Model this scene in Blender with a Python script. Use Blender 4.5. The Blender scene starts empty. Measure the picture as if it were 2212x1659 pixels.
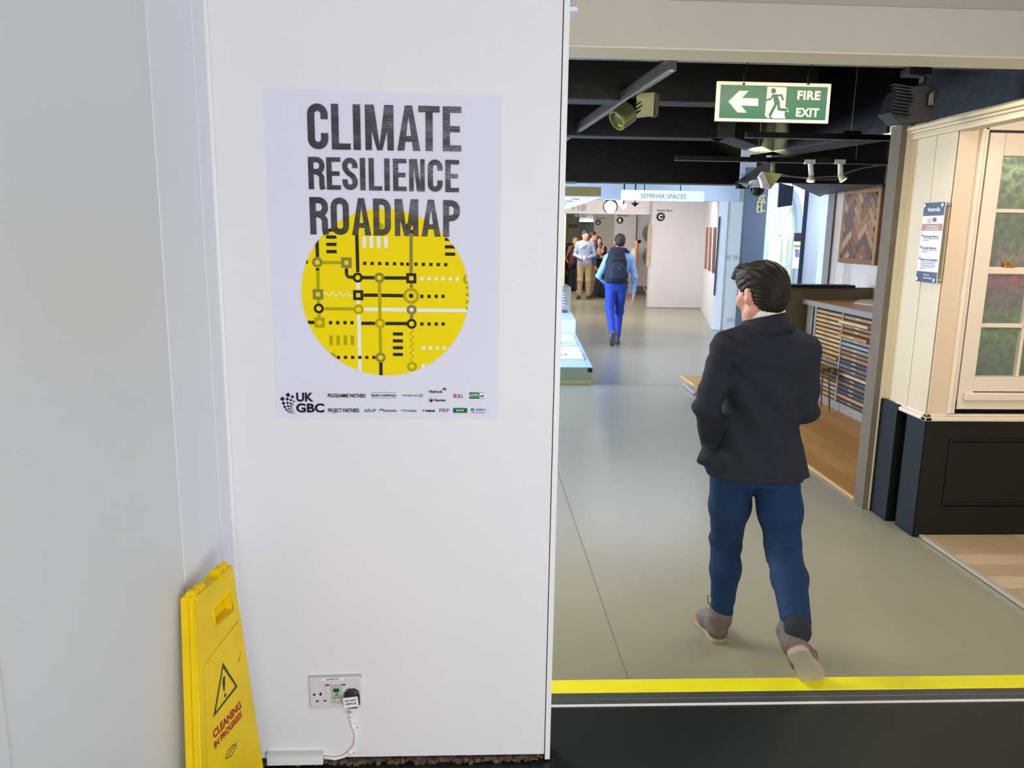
import bpy, math, random
import numpy as np
from mathutils import Vector, Matrix
random.seed(7)
SC = bpy.context.scene
COL = SC.collection

# ---------------------------------------------------------------- camera
F = 1700.0; CX, CY = 1106.0, 829.5
CAM = np.array([0.0, 0.0, 1.70])
def cam_axes(yaw=2.73, pitch=10.95, roll=.88):
    y, p, r = np.radians([yaw, pitch, roll])
    f = np.array([np.sin(y)*np.cos(p), np.cos(y)*np.cos(p), -np.sin(p)])
    rt = np.array([np.cos(y), -np.sin(y), 0]); up = np.cross(rt, f)
    return rt*np.cos(r)+up*np.sin(r), up*np.cos(r)-rt*np.sin(r), f
RT, UP, FW = cam_axes()
cd = bpy.data.cameras.new('camera'); cam = bpy.data.objects.new('camera', cd); COL.objects.link(cam)
cd.sensor_width = 36; cd.lens = F/2212*36; cd.clip_start = .05; cd.clip_end = 200
cam.matrix_world = Matrix(((RT[0], UP[0], -FW[0], CAM[0]), (RT[1], UP[1], -FW[1], CAM[1]), (RT[2], UP[2], -FW[2], CAM[2]), (0, 0, 0, 1)))
SC.camera = cam
# surveying helpers: where a sight line meets a plane of the place
def ray(x, y): return FW + RT*(x-CX)/F - UP*(y-CY)/F
def atY(x, y, Y): d = ray(x, y); return CAM + d*(Y-CAM[1])/d[1]
def atZ(x, y, Z): d = ray(x, y); return CAM + d*(Z-CAM[2])/d[2]
def atX(x, y, X): d = ray(x, y); return CAM + d*(X-CAM[0])/d[0]

# ---------------------------------------------------------------- world, exposure, large lights
SC.view_settings.view_transform = 'Standard'; SC.view_settings.look = 'None'
SC.view_settings.exposure = 0.35; SC.view_settings.gamma = 1.0; SC.view_settings.use_curve_mapping = False
w = bpy.data.worlds.new('world'); SC.world = w; w.use_nodes = True
w.node_tree.nodes['Background'].inputs[0].default_value = (.86, .90, 1.0, 1)
w.node_tree.nodes['Background'].inputs[1].default_value = .60
def area(name, loc, target, size, power, col, sy=None):
    l = bpy.data.lights.new(name, 'AREA'); l.energy = power; l.color = col; l.size = size
    if sy: l.shape = 'RECTANGLE'; l.size_y = sy
    o = bpy.data.objects.new(name, l); COL.objects.link(o); o.location = loc
    o.rotation_euler = (Vector(target)-Vector(loc)).to_track_quat('-Z', 'Y').to_euler(); return o
def spot(name, loc, target, power, col, ang=70, blend=.6, rad=.05):
    l = bpy.data.lights.new(name, 'SPOT'); l.energy = power; l.color = col; l.spot_size = math.radians(ang); l.spot_blend = blend; l.shadow_soft_size = rad
    o = bpy.data.objects.new(name, l); COL.objects.link(o); o.location = loc
    o.rotation_euler = (Vector(target)-Vector(loc)).to_track_quat('-Z', 'Y').to_euler(); return o
DAY = (.80, .88, 1.0); WARM = (1.0, .86, .66); NEUT = (1, .97, .93)
area('fill_light_behind', (1.6, -2.4, 1.25), (-.3, 2.0, .6), 2.8, 90, NEUT, 1.7)  # unseen light added behind the camera to brighten the near walls
area('passage_fill', (1.3, 3.46, 2.55), (1.35, 3.1, 0), 1.9, 20, (1, .95, .82), .14)  # added light, kept out of sight behind the header
area('passage_side_fill', (-1.3, 4.3, 2.2), (1.6, 3.6, .2), 1.3, 60, (1, .95, .84), 1.0)  # added side light for the passage floor, hidden behind the poster wall
area('left_daylight', (-2.6, 9.6, 1.9), (2.2, 10.4, .2), 2.6, 560, (.62, .76, 1.0), 2.2)
area('hall_ceiling_light', (2.2, 10.9, 2.75), (2.2, 10.9, 0), 2.6, 190, (.66, .79, 1), 2.0)
area('hall_rear_light', (3.2, 15.5, 2.7), (3.4, 17, .5), 3.0, 130, (1, .93, .84), 2.0)
area('seminar_light', (1.8, 20.6, 2.6), (3.0, 21.4, .6), 3.0, 150, (1, .92, .78), 1.5)
area('bright_bay_light', (6.2, 11.6, 2.6), (5.6, 13.2, 1.2), 1.6, 120, (.72, .84, 1), 1.6)

# ---------------------------------------------------------------- materials
def lin(c):
    if isinstance(c, str):
        c = c.lstrip('#'); c = [int(c[i:i+2], 16)/255 for i in (0, 2, 4)]
    return tuple(x/12.92 if x <= .04045 else ((x+.055)/1.055)**2.4 for x in c)
MATS = {}
def M(name, col, rough=.5, metal=0, spec=.5, noise=None, bump=None, emit=None, coat=0, trans=0, alpha=1):
    if name in MATS: return MATS[name]
    m = bpy.data.materials.new(name); m.use_nodes = True; nt = m.node_tree; b = nt.nodes['Principled BSDF']
    c = lin(col); b.inputs['Base Color'].default_value = (*c, 1)
    b.inputs['Roughness'].default_value = rough; b.inputs['Metallic'].default_value = metal
    b.inputs['Specular IOR Level'].default_value = spec
    if coat: b.inputs['Coat Weight'].default_value = coat; b.inputs['Coat Roughness'].default_value = .1
    if trans: b.inputs['Transmission Weight'].default_value = trans; b.inputs['IOR'].default_value = 1.3
    if alpha < 1: b.inputs['Alpha'].default_value = alpha
    if emit: b.inputs['Emission Color'].default_value = (*lin(emit[0]), 1); b.inputs['Emission Strength'].default_value = emit[1]
    tc = nt.nodes.new('ShaderNodeTexCoord')
    if noise:
        sc, amt = noise[:2]; mp = nt.nodes.new('ShaderNodeMapping'); nt.links.new(tc.outputs['Object'], mp.inputs[0])
        if len(noise) > 2: mp.inputs['Scale'].default_value = noise[2]
        n = nt.nodes.new('ShaderNodeTexNoise'); n.inputs['Scale'].default_value = sc; n.inputs['Detail'].default_value = 5
        nt.links.new(mp.outputs[0], n.inputs[0])
        r = nt.nodes.new('ShaderNodeValToRGB'); nt.links.new(n.outputs[0], r.inputs[0])
        r.color_ramp.elements[0].position = .3; r.color_ramp.elements[1].position = .7
        r.color_ramp.elements[0].color = (*[max(0, x*(1-amt)) for x in c], 1); r.color_ramp.elements[1].color = (*[min(1, x*(1+amt)) for x in c], 1)
        nt.links.new(r.outputs[0], b.inputs['Base Color'])
    if bump:
        n2 = nt.nodes.new('ShaderNodeTexNoise'); n2.inputs['Scale'].default_value = bump[0]; n2.inputs['Detail'].default_value = 3
        nt.links.new(tc.outputs['Object'], n2.inputs[0])
        bp = nt.nodes.new('ShaderNodeBump'); bp.inputs['Strength'].default_value = bump[1]; bp.inputs['Distance'].default_value = .01
        nt.links.new(n2.outputs[0], bp.inputs['Height']); nt.links.new(bp.outputs[0], b.inputs['Normal'])
    MATS[name] = m; return m
white = M('white_paint', '#E6E6EA', .5, bump=(60, .04), noise=(3, .015))
panelw = M('white_laminate', '#DADFE4', .38, bump=(80, .03), noise=(2, .02))
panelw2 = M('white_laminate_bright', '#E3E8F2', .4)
trimw = M('white_trim', '#EDEDF0', .4)
blackp = M('black_paint', '#070808', .42, spec=.3, noise=(2, .25), bump=(12, .25))
soffit_lit = M('lit_soffit_grey', '#34373A', .6)  # light on the black beam undersides put into a greyer colour
blackm = M('black_metal', '#050506', .4, spec=.3)
greym = M('grey_metal', '#8A8880', .35, metal=.6)
alum = M('aluminium', '#B8BAB8', .3, metal=.9)
yellow = M('yellow_vinyl', '#FFF000', .5, noise=(9, .05))
beige = M('beige_paint', '#CFC8BC', .6, noise=(2, .03))
cream = M('cream_paint', '#D3C4A4', .45, noise=(3, .02))
creamw = M('cream_woodwork', '#E6D8C6', .35)
bayblack = M('black_woodwork', '#090C0E', .4, spec=.4)
brownpost = M('brown_board', '#6B6150', .7, noise=(8, .08))
darkfl = M('dark_vinyl', '#1A211E', .40, noise=(2, .12), bump=(90, .05), spec=.35)
offw = M('off_white', '#EFEFEF', .5)
pinkw = M('seminar_paint', '#CDC6C6', .6, noise=(2, .02))
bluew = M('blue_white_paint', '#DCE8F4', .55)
skin = M('skin', '#D69B82', .5, noise=(30, .06)); skin.node_tree.nodes['Principled BSDF'].inputs['Subsurface Weight'].default_value = .08
black = M('flat_black', '#101012', .6)
ink = M('ink_dark', '#2E2A30', .6)

# ---------------------------------------------------------------- geometry helpers
def tag(o, label=None, cat=None, group=None, kind=None):
    if label: o['label'] = label
    if cat: o['category'] = cat
    if group: o['group'] = group
    if kind: o['kind'] = kind
    return o
def empty(name, loc, label, cat, group=None):
    o = bpy.data.objects.new(name, None); COL.objects.link(o); o.location = loc; o.empty_display_size = .05
    return tag(o, label, cat, group)
def root_loc(p):
    while p.parent: p = p.parent
    return np.array(p.location)
def link_mesh(name, V, Fs, m, parent=None, smooth=False, origin=None):
    me = bpy.data.meshes.new(name)
    V = np.asarray(V, float)
    org = root_loc(parent) if parent is not None else (np.array(origin, float) if origin is not None else np.zeros(3))
    me.from_pydata((V-org).tolist(), [], Fs if isinstance(Fs, list) else Fs.tolist())
    me.update()
    if smooth: me.polygons.foreach_set('use_smooth', [True]*len(me.polygons))
    if isinstance(m, (list, tuple)):
        for x in m: me.materials.append(x)
    else: me.materials.append(m)
    o = bpy.data.objects.new(name, me); COL.objects.link(o)
    if parent is not None:
        o.parent = parent
    elif origin is not None: o.location = origin
    return o
class MB:
    def __init__(s): s.v = []; s.f = []
    def add(s, V, Fs):
        n = len(s.v); s.v += [tuple(map(float, p)) for p in V]; s.f += [tuple(int(i)+n for i in f) for f in Fs]; return s
    def box(s, x0, x1, y0, y1, z0, z1):
        V = [(x, y, z) for z in (z0, z1) for y in (y0, y1) for x in (x0, x1)]
        return s.add(V, [(0, 2, 3, 1), (4, 5, 7, 6), (0, 1, 5, 4), (1, 3, 7, 5), (3, 2, 6, 7), (2, 0, 4, 6)])
    def obox(s, c, ax, ay, az, hx, hy, hz):
        c, ax, ay, az = [np.array(q, float) for q in (c, ax, ay, az)]
        V = [c+ax*hx*i+ay*hy*j+az*hz*k for k in (-1, 1) for j in (-1, 1) for i in (-1, 1)]
        return s.add(V, [(0, 2, 3, 1), (4, 5, 7, 6), (0, 1, 5, 4), (1, 3, 7, 5), (3, 2, 6, 7), (2, 0, 4, 6)])
    def prism(s, pts, fr, d):
        """pts 2D in frame fr=(origin, u, v, n); extruded d along n"""
        o, u, v, n = [np.array(q, float) for q in fr]; k = len(pts)
        A = [o+u*p[0]+v*p[1] for p in pts]; B = [a+n*d for a in A]
        return s.add(A+B, [tuple(range(k))[::-1], tuple(range(k, 2*k))]+[(i, (i+1) % k, k+(i+1) % k, k+i) for i in range(k)])
    def flat(s, pts, fr, off=0):
        o, u, v, n = [np.array(q, float) for q in fr]
        return s.add([o+u*p[0]+v*p[1]+n*off for p in pts], [tuple(range(len(pts)))])
    def zprism(s, pts, z0, z1): return s.prism(pts, ((0, 0, z0), (1, 0, 0), (0, 1, 0), (0, 0, 1)), z1-z0)
    def tube(s, pts, r, n=10, caps=True, closed=False):
        P = [np.array(p, float) for p in pts]; m = len(P); rr = r if hasattr(r, '__len__') else [r]*m
        T = [(P[(i+1) % m]-P[i-1]) if closed else (P[min(i+1, m-1)]-P[max(i-1, 0)]) for i in range(m)]
        T = [t/(np.linalg.norm(t)+1e-12) for t in T]
        a = np.array([0, 0, 1.]) if abs(T[0][2]) < .9 else np.array([1., 0, 0])
        V = []
        for p, t, q in zip(P, T, rr):
            a = a-t*(a@t); a /= np.linalg.norm(a); b = np.cross(t, a)
            V += [p+q*(a*math.cos(2*math.pi*j/n)+b*math.sin(2*math.pi*j/n)) for j in range(n)]
        Fs = [(i*n+j, i*n+(j+1) % n, ((i+1) % m)*n+(j+1) % n, ((i+1) % m)*n+j) for i in range(m if closed else m-1) for j in range(n)]
        if caps and not closed: Fs += [tuple(range(n))[::-1], tuple(range((m-1)*n, m*n))]
        return s.add(V, Fs)
    def lathe(s, prof, c, axis=(0, 0, 1), n=24):
        """prof list of (r, h) along axis"""
        t = np.array(axis, float); t /= np.linalg.norm(t); a = np.array([0, 0, 1.]) if abs(t[2]) < .9 else np.array([1., 0, 0])
        a = a-t*(a@t); a /= np.linalg.norm(a); b = np.cross(t, a); c = np.array(c, float); V = []
        for r, h in prof: V += [c+t*h+max(r, 1e-5)*(a*math.cos(2*math.pi*j/n)+b*math.sin(2*math.pi*j/n)) for j in range(n)]
        m = len(prof)
        Fs = [(i*n+j, i*n+(j+1) % n, (i+1)*n+(j+1) % n, (i+1)*n+j) for i in range(m-1) for j in range(n)]
        Fs += [tuple(range(n))[::-1], tuple(range((m-1)*n, m*n))]
        return s.add(V, Fs)
    def build(s, name, m, parent=None, bevel=0, smooth=False, origin=None):
        o = link_mesh(name, s.v, s.f, m, parent, smooth, origin)
        if bevel:
            b = o.modifiers.new('bevel', 'BEVEL'); b.width = bevel; b.segments = 2; b.limit_method = 'ANGLE'; b.angle_limit = .7
        return o
def struct(name, mb, m, parent=None, bevel=0):
    o = mb.build(name, m, parent, bevel)
    if parent is None: o['kind'] = 'structure'
    return o
def text_geo(body, fr, size, xs=1.0, bold=0.0, align='CENTER', depth=.0005, sp=1.0):
    """solid lettering in frame fr; size = cap height"""
    c = bpy.data.curves.new('t', 'FONT'); c.body = body; c.align_x = align; c.size = 1; c.offset = bold; c.extrude = .5; c.resolution_u = 3; c.space_character = sp
    o = bpy.data.objects.new('t', c); COL.objects.link(o)
    dg = bpy.context.evaluated_depsgraph_get(); me = bpy.data.meshes.new_from_object(o.evaluated_get(dg))
    n = len(me.vertices); co = np.empty(n*3); me.vertices.foreach_get('co', co); co = co.reshape(-1, 3)
    Fs = [tuple(p.vertices) for p in me.polygons]
    bpy.data.objects.remove(o); bpy.data.curves.remove(c); bpy.data.meshes.remove(me)
    o_, u, v, nn = [np.array(q, float) for q in fr]; k = size/.70
    return o_+np.outer(co[:, 0]*k*xs, u)+np.outer(co[:, 1]*k, v)+np.outer((co[:, 2]+.5)*depth, nn), Fs
def arc(cx, cy, r, a0, a1, n=12): return [(cx+r*math.cos(math.radians(a0+(a1-a0)*i/n)), cy+r*math.sin(math.radians(a0+(a1-a0)*i/n))) for i in range(n+1)]
# ================================================================ SETTING
WY = 2.02; UPZ = .20            # poster wall plane, level of the upper floor
XE = .205                       # right end of the poster wall
struct('floor', MB().box(-4, 2.49, 2.43, 30, -.1, 0).box(2.49, 9, 4.7, 30, -.1, -.004).box(2.49, 5, 2.43, 4.7, -.1, -.004), None)
# corridor vinyl: glossy grey, mottled wear, welded seam
fl = bpy.data.objects['floor']; m = M('corridor_vinyl', '#97937F', .26, noise=(.8, .05), bump=(160, .03), spec=.5); fl.data.materials.clear(); fl.data.materials.append(m)
seam = M('seam_line', '#6E6D64', .6)
struct('trim_1', MB().box(.598, .602, 2.44, 9, 0, .0008).box(-1, 2.4, 8.8, 8.805, 0, .0008), seam)
lf = MB().box(-3, 6, -4, 2.285, -.1, UPZ); struct('floor_upper', lf, darkfl)
# step nosing
nz = empty('step_nosing', (1.2, 2.35, UPZ), 'yellow and dark metal stair nosing along the edge of the dark floor', 'step edge')
MB().box(-.64, 5, 2.353, 2.43, .0, UPZ+.004).build('yellow_strip', yellow, nz, .003)
t = MB().box(-.64, 5, 2.287, 2.353, .0, UPZ+.002); t.build('dark_tread', M('nosing_grey', '#474B49', .45, noise=(30, .2, (1, 6, 1))), nz, .001)
MB().box(-.64, 5, 2.279, 2.287, UPZ, UPZ+.004).build('edge_bead', M('white_bead', '#E9E9E4', .4), nz)
MB().box(-.64, 5, 2.317, 2.3185, UPZ, UPZ+.0035).build('groove_line', alum, nz)
# poster wall
pw = MB().box(-.66, XE, WY, WY+.06, UPZ+.022, 3.0)
struct('wall_front', pw, white)
struct('trim_2', MB().box(XE+.0025, XE+.017, WY-.003, WY+.075, UPZ+.006, 3.0), trimw, bevel=.001)
struct('trim_3', MB().box(XE-.0005, XE+.003, WY+.006, WY+.05, UPZ+.006, 3.0), black)
# crumbling plaster and brick rubble under the wall
rb = MB()
for i in range(420):
    x = -.64+i*.002+random.uniform(-.004, .004); r = random.uniform(.003, .010); yy = WY+random.uniform(-.004, .03)
    a = random.uniform(0, 3); rb.obox((x, yy, UPZ+random.uniform(.004, .012)), (math.cos(a), math.sin(a), 0), (-math.sin(a), math.cos(a), 0), (0, .3, .95), r, r*.6, r*.6)
ro = rb.build('plaster_rubble', M('rubble', '#5E4A3C', .95, noise=(60, .6), bump=(80, .6))); tag(ro, 'rough strip of broken plaster and mortar under the white wall', 'rubble', kind='stuff')
struct('trim_4', MB().box(-.64, XE-.01, WY+.02, WY+.05, UPZ, UPZ+.022), M('dark_gap', '#3A2A22', .9, noise=(40, .4)))
# left wall: door panel, lining, groove, strip
LX = -.645
struct('wall_left', MB().box(LX-.15, LX-.02, -3, WY+.06, UPZ, 3.0), white)
struct('door_1', MB().box(LX-.019, LX-.001, 1.009, 1.6735, UPZ+.01, 3.0), panelw, bevel=.0012)
struct('trim_5', MB().box(LX-.019, LX, 1.6755, 1.9255, UPZ, 3.0), panelw2, bevel=.001)
struct('trim_6', MB().box(LX-.019, LX+.002, 1.929, 2.012, UPZ, 3.0), panelw2, bevel=.001)
struct('trim_7', MB().box(LX-.019, LX+.004, 0.2, 1.006, UPZ, 3.0), panelw, bevel=.003)
struct('trim_8', MB().box(LX-.006, LX+.010, 2.0125, WY, UPZ, 3.0), trimw, bevel=.002)
# header over the opening
HY = 3.2
struct('wall_header', MB().box(-1, 5, HY, HY+.18, 2.405, 2.577), beige)
struct('ceiling_near', MB().box(-3, 6, -4, HY+.18, 2.578, 2.70), M('ceiling_white', '#E6E6EA', .6))
struct('trim_9', MB().box(-.5, 5, HY-.012, HY+.18, 2.398, 2.405), M('header_edge', '#E4DEC8', .5))
# clear box fitting on the back of the wall end
g = empty('clear_box_holder', (.28, 2.3, 2.27), 'small clear plastic box high beside the end of the white wall', 'box')
gm = M('clear_plastic', '#F4F4FF', .08, trans=.85, spec=.6)
a_, b_ = atY(1217, 22, 2.4), atY(1243, 22, 2.4)
MB().box(a_[0], b_[0], 2.4, 2.43, a_[2], a_[2]+.12).build('case', gm, g, .002)
MB().box(a_[0]-.004, b_[0]+.002, 2.36, 2.44, a_[2]-.012, a_[2]).build('lip', M('box_lip', '#E8ECFF', .3), g, .002)
MB().box(a_[0]+.008, b_[0]-.008, 2.41, 2.42, a_[2]+.004, a_[2]+.11).build('insert', M('box_insert', '#CFC4D2', .5), g)
# black ceiling and beams
struct('ceiling_black', MB().box(-4, 6, HY+.18, 9.4, 3.0, 3.1), blackp)
struct('wall_above_bay', MB().box(2.60, 6, 4.66, 4.70, 2.36, 3.0).box(2.60, 2.64, 3.39, 4.66, 2.36, 3.0), blackp)
struct('wall_behind_header', MB().box(-4, 5, HY+.181, HY+.2, 2.577, 3.0), blackp)
def beam(n, Y0, Y1, z, x0=-4, x1=6):
    o = struct('ceiling_beam_%d' % n, MB().box(x0, x1, Y0, Y1, z+.001, 3.0), blackp)
    struct('trim_%d' % (20+n), MB().box(x0, x1, Y0+.001, Y1-.001, z-.006, z), soffit_lit)  # greyer strip painted as the lit underside of the beam
zA = atY(1400, 222, 5.0)[2]
beam(1, 4.9, 5.08, zA, x1=2.05)
beam(2, 6.37, 6.55, 2.45, x1=1.95)
zC = atY(1400, 394, 9.0)[2]
beam(3, 9.0, 9.25, zC, x1=2.95)
struct('ceiling_beam_6', MB().box(-4, 3.0, 9.26, 9.4, zC+.03, 3.0), blackp)
# V of two raking beams on the right
def vb(n, p, q, wd, z, zt=3.0):
    p, q = np.array(p[:2]), np.array(q[:2]); d = (q-p)/np.linalg.norm(q-p); nn = np.array([-d[1], d[0]])*wd/2
    pts = [p-nn, q-nn, q+nn, p+nn]
    struct('ceiling_beam_%d' % n, MB().zprism(pts, z+.001, zt), blackp); struct('trim_%d' % (20+n), MB().zprism([p-nn*.98, q-nn*.98, q+nn*.98, p+nn*.98], z-.006, z), soffit_lit)
A_, B_, C_ = atZ(1560, 297, 2.45), atZ(1668, 334, 2.45), atZ(1960, 287, 2.45)
vb(4, A_, B_, .2, 2.45); vb(5, B_, C_, .35, 2.45)
# low raking duct toward the window bay
dpts = [atZ(1662, 394, 2.2)[:2], atZ(1708, 395, 2.2)[:2], atZ(1770, 424, 2.2)[:2], atZ(1795, 417, 2.2)[:2], np.array([3.9, 7.6])]
struct('ceiling_beam_7', MB().zprism(dpts, 2.201, 3.0), blackp); struct('trim_27', MB().zprism(dpts, 2.194, 2.2), soffit_lit)
sp = [atZ(1588, 396, 2.24)[:2], atZ(1640, 396, 2.24)[:2], atZ(1700, 352, 2.24)[:2], atZ(1655, 352, 2.24)[:2]]
struct('trim_28', MB().add([atY(1586, 396, 8.98), atY(1640, 396, 8.98), atY(1690, 350, 8.2), atY(1650, 350, 8.2)], [(0, 1, 2, 3)]).add([atY(1586, 396, 9.02), atY(1640, 396, 9.02), atY(1690, 350, 8.24), atY(1650, 350, 8.24)], [(3, 2, 1, 0)]), soffit_lit)
# pale concrete ceiling blocks seen just under the header
for (x0, x1, y0, y1) in ((1205, 1300, 99, 108), (1357, 1517, 103, 115), (1573, 1860, 106, 124)):
    p, q = atY(x0, y0-6, 3.9), atY(x1, y1, 3.9)
    struct('trim_%d' % (x0 % 90+31), MB().box(p[0], q[0], 3.9, 4.05, q[2], 3.0), M('pale_block', '#8E8A80', .8))
# boundary walls of the showroom
struct('wall_left_hall', MB().box(-4.1, -4, 2.1, 30, 0, 3.0), pinkw)
struct('wall_right_room', MB().box(4.33, 4.45, 4.75, 9.45, 0, 3.0), M('plaster_grey', '#B9B0A8', .7))
# ---- rear hall
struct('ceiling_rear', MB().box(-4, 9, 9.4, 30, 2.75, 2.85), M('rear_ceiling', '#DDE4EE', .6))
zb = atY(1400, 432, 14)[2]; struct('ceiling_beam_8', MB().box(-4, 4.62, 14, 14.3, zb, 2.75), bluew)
zb2 = atY(1350, 463, 18.6)[2]; zb2m = atY(1350, 448, 18.6)[2]
struct('ceiling_beam_9', MB().box(-4, 4.2, 18.6, 18.9, zb2, 2.75).box(-4, 4.2, 18.57, 18.6, zb2m, 2.75), M('pink_beam', '#E2D6D2', .6))
pC0, pC1 = atY(1402, 600, 18.3), atY(1517, 600, 18.3)
struct('wall_seminar_c', MB().box(pC0[0], pC1[0]+.4, 18.3, 18.5, 0, 2.75), pinkw, bevel=.01)
zB = atY(1340, 464, 22.5)
xB0, xB1 = atY(1327, 540, 22.5)[0], atY(1372, 540, 22.5)[0]
struct('wall_seminar_b', MB().box(xB0, xB1, 22.5, 22.7, 0, 2.75).box(xB1+.04, 6.5, 22.56, 22.7, 0, 2.75), M('seminar_b', '#BBB2B2', .6))
struct('baseboard_rear', MB().box(xB1+.04, 6.5, 22.52, 22.56, 0, .22), M('dark_skirting', '#55504E', .6))
xA0, xA1 = atY(1282, 540, 24.5)[0], atY(1326, 540, 24.5)[0]
struct('wall_seminar_a', MB().box(xA0, xA1+.2, 24.5, 24.7, 0, 2.75), M('seminar_a', '#C6BCAE', .6))
xd0 = atY(1254, 540, 25.5)[0]
struct('door_2', MB().box(xd0, xA0+.3, 25.5, 25.6, 0, 2.4), M('grey_door', '#7E847C', .5))
struct('wall_far', MB().box(-4, 9, 25.8, 26, 0, 2.75), M('far_wall', '#B5B2A2', .6))
xs0, xs1 = atY(1206, 540, 23)[0], atY(1221, 540, 23)[0]
struct('wall_pier', MB().box(xs0-.6, xs1, 23, 25.7, 0, 2.75), M('pier_cream', '#EDE8D2', .6))
# right hand splayed white wall and column
W1, W2 = atZ(1513, 667, 0), atZ(1537, 713, 0)
d = (W2-W1)/np.linalg.norm(W2-W1); nr = np.array([-d[1], d[0], 0]); nr = nr if nr[0] > 0 else -nr
RWF = (W1, d, np.array([0, 0, 1.]), -nr)
struct('wall_right_splay', MB().zprism([W1[:2]-d[:2]*.3, W2[:2], (W2+nr*.15)[:2], (W1+nr*.15-d*.3)[:2]], 0, 2.75), M('splay_white', '#EEEAEA', .55))
cY = W2[1]; cx0 = W2[0]; cx1 = atY(1612, 600, cY)[0]
struct('wall_column', MB().zprism([(cx0, cY-.004), (cx1, cY-.004), (cx1, cY+.5), (W2+nr*.16-d*.5)[:2], (W2+nr*.152)[:2]], 0, 2.75), M('column_white', '#EEF1F0', .5))
p, q = atY(1555, 468, cY-.03), atY(1543, 638, cY-.03)
struct('trim_10', MB().add([p+[-.012, 0, 0], p+[.012, 0, 0], q+[.012, 0, 0], q+[-.012, 0, 0], p+[-.012, .02, 0], p+[.012, .02, 0], q+[.012, .02, 0], q+[-.012, .02, 0]], [(0, 1, 2, 3)[::-1], (4, 5, 6, 7), (0, 4, 7, 3), (1, 2, 6, 5)]), M('dark_trim', '#3B4650', .5))
# dark banner wall and pale bay with arched window
bY = 12.6
struct('wall_dark_blue', MB().box(atY(1612, 500, bY)[0]-.04, atY(1653, 500, bY)[0], bY, bY+.12, 0, 2.75), M('slate_blue', '#5B6778', .6))
aY = 13.2
wbx0, wbx1 = atY(1650, 500, aY)[0], atY(1830, 500, aY)[0]
# wall with arched opening (ring of quads round the arch)
ac0, ac1 = atY(1656, 600, aY)[0], atY(1727, 600, aY)[0]
acx = (ac0+ac1)/2; ahw = (ac1-ac0)/2; aspring = atY(1690, 520, aY)[2]; atop = atY(1690, 404, aY)[2]
prof = [(ac1, 0)]+[(acx+ahw*math.cos(a), aspring+(atop-aspring)*math.sin(a)) for a in np.linspace(0, math.pi, 25)]+[(ac0, 0)]
mb = MB()
for i in range(1, len(prof)-2):
    (xa, za), (xb, zbb) = prof[i], prof[i+1]
    mb.add([(xa, aY, za), (xb, aY, zbb), (xb, aY, 2.75), (xa, aY, 2.75)], [(0, 1, 2, 3)])
    mb.add([(xa, aY, za), (xb, aY, zbb), (xb, aY+.35, zbb), (xa, aY+.35, za)], [(3, 2, 1, 0)])
mb.box(wbx0, ac0, aY, aY+.35, 0, 2.75).box(ac1, wbx1+.3, aY, aY+.35, 0, 2.75)
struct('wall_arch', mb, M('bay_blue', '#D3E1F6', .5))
# arched window: frame, glazing bars, bright glass
wy = aY+.30
wo = MB(); pr2 = [(acx+(ahw-.01)*math.cos(a), aspring+(atop-aspring-.01)*math.sin(a)) for a in np.linspace(0, math.pi, 25)]
wo.tube([(ac1-.01, wy, 0)]+[(x, wy, z) for x, z in pr2]+[(ac0+.01, wy, 0)], .035, 8)
xm = atY(1693, 540, wy)[0]
wo.box(xm-.03, xm+.03, wy-.03, wy+.03, 0, aspring).box(acx+.16, acx+.2, wy-.02, wy+.02, 0, aspring+.05)
for z in (aspring-.95, aspring-.4, aspring+.05): wo.box(ac0, ac1, wy-.025, wy+.025, z-.022, z+.022)
for k in range(1, 4):
    a = math.pi*k/4; wo.tube([(acx, wy, aspring+.05), (acx+ahw*math.cos(a), wy, aspring+(atop-aspring)*math.sin(a))], .02, 6)
wi = struct('window_1', wo, M('window_white', '#F4F6EC', .5))
k = len(prof)
MB().prism([(x, z) for x, z in prof], ((0, wy+.03, 0), (1, 0, 0), (0, 0, 1), (0, 1, 0)), .01).build('pane', M('bright_glass', '#E9EDD6', .3, emit=('#E8EBD2', .35)), wi)
# pale glass screens on the right of the arch, with dark joint
x0, x1 = atY(1741, 500, 11.5)[0], atY(1800, 500, 11.5)[0]
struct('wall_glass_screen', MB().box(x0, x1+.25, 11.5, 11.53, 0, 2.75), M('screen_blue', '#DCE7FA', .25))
struct('trim_11', MB().box(x0-.045, x0-.018, 11.48, 11.55, 0, 2.6), M('dark_joint', '#1D2A3C', .5))
xg0, xg1 = atY(1792, 500, 9.5)[0], atY(1828, 500, 9.5)[0]
struct('wall_return', MB().box(xg0, xg1+.4, 9.46, 9.6, 0, 3.0), M('return_grey', '#9A8C76', .7, noise=(4, .06)))
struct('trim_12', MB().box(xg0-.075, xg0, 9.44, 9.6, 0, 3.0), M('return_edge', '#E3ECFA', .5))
# ================================================================ POSTER
py0, py1 = -.515, .061; pz0, pz1 = 1.214, 2.028
PF = (np.array([0, WY-.0012, 0]), np.array([1., 0, 0]), np.array([0, 0, 1.]), np.array([0, -1., 0]))
poster = empty('poster', (py0, WY, pz0), 'white printed poster with dark lettering over a yellow route map disc, on the white wall', 'poster')
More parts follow.
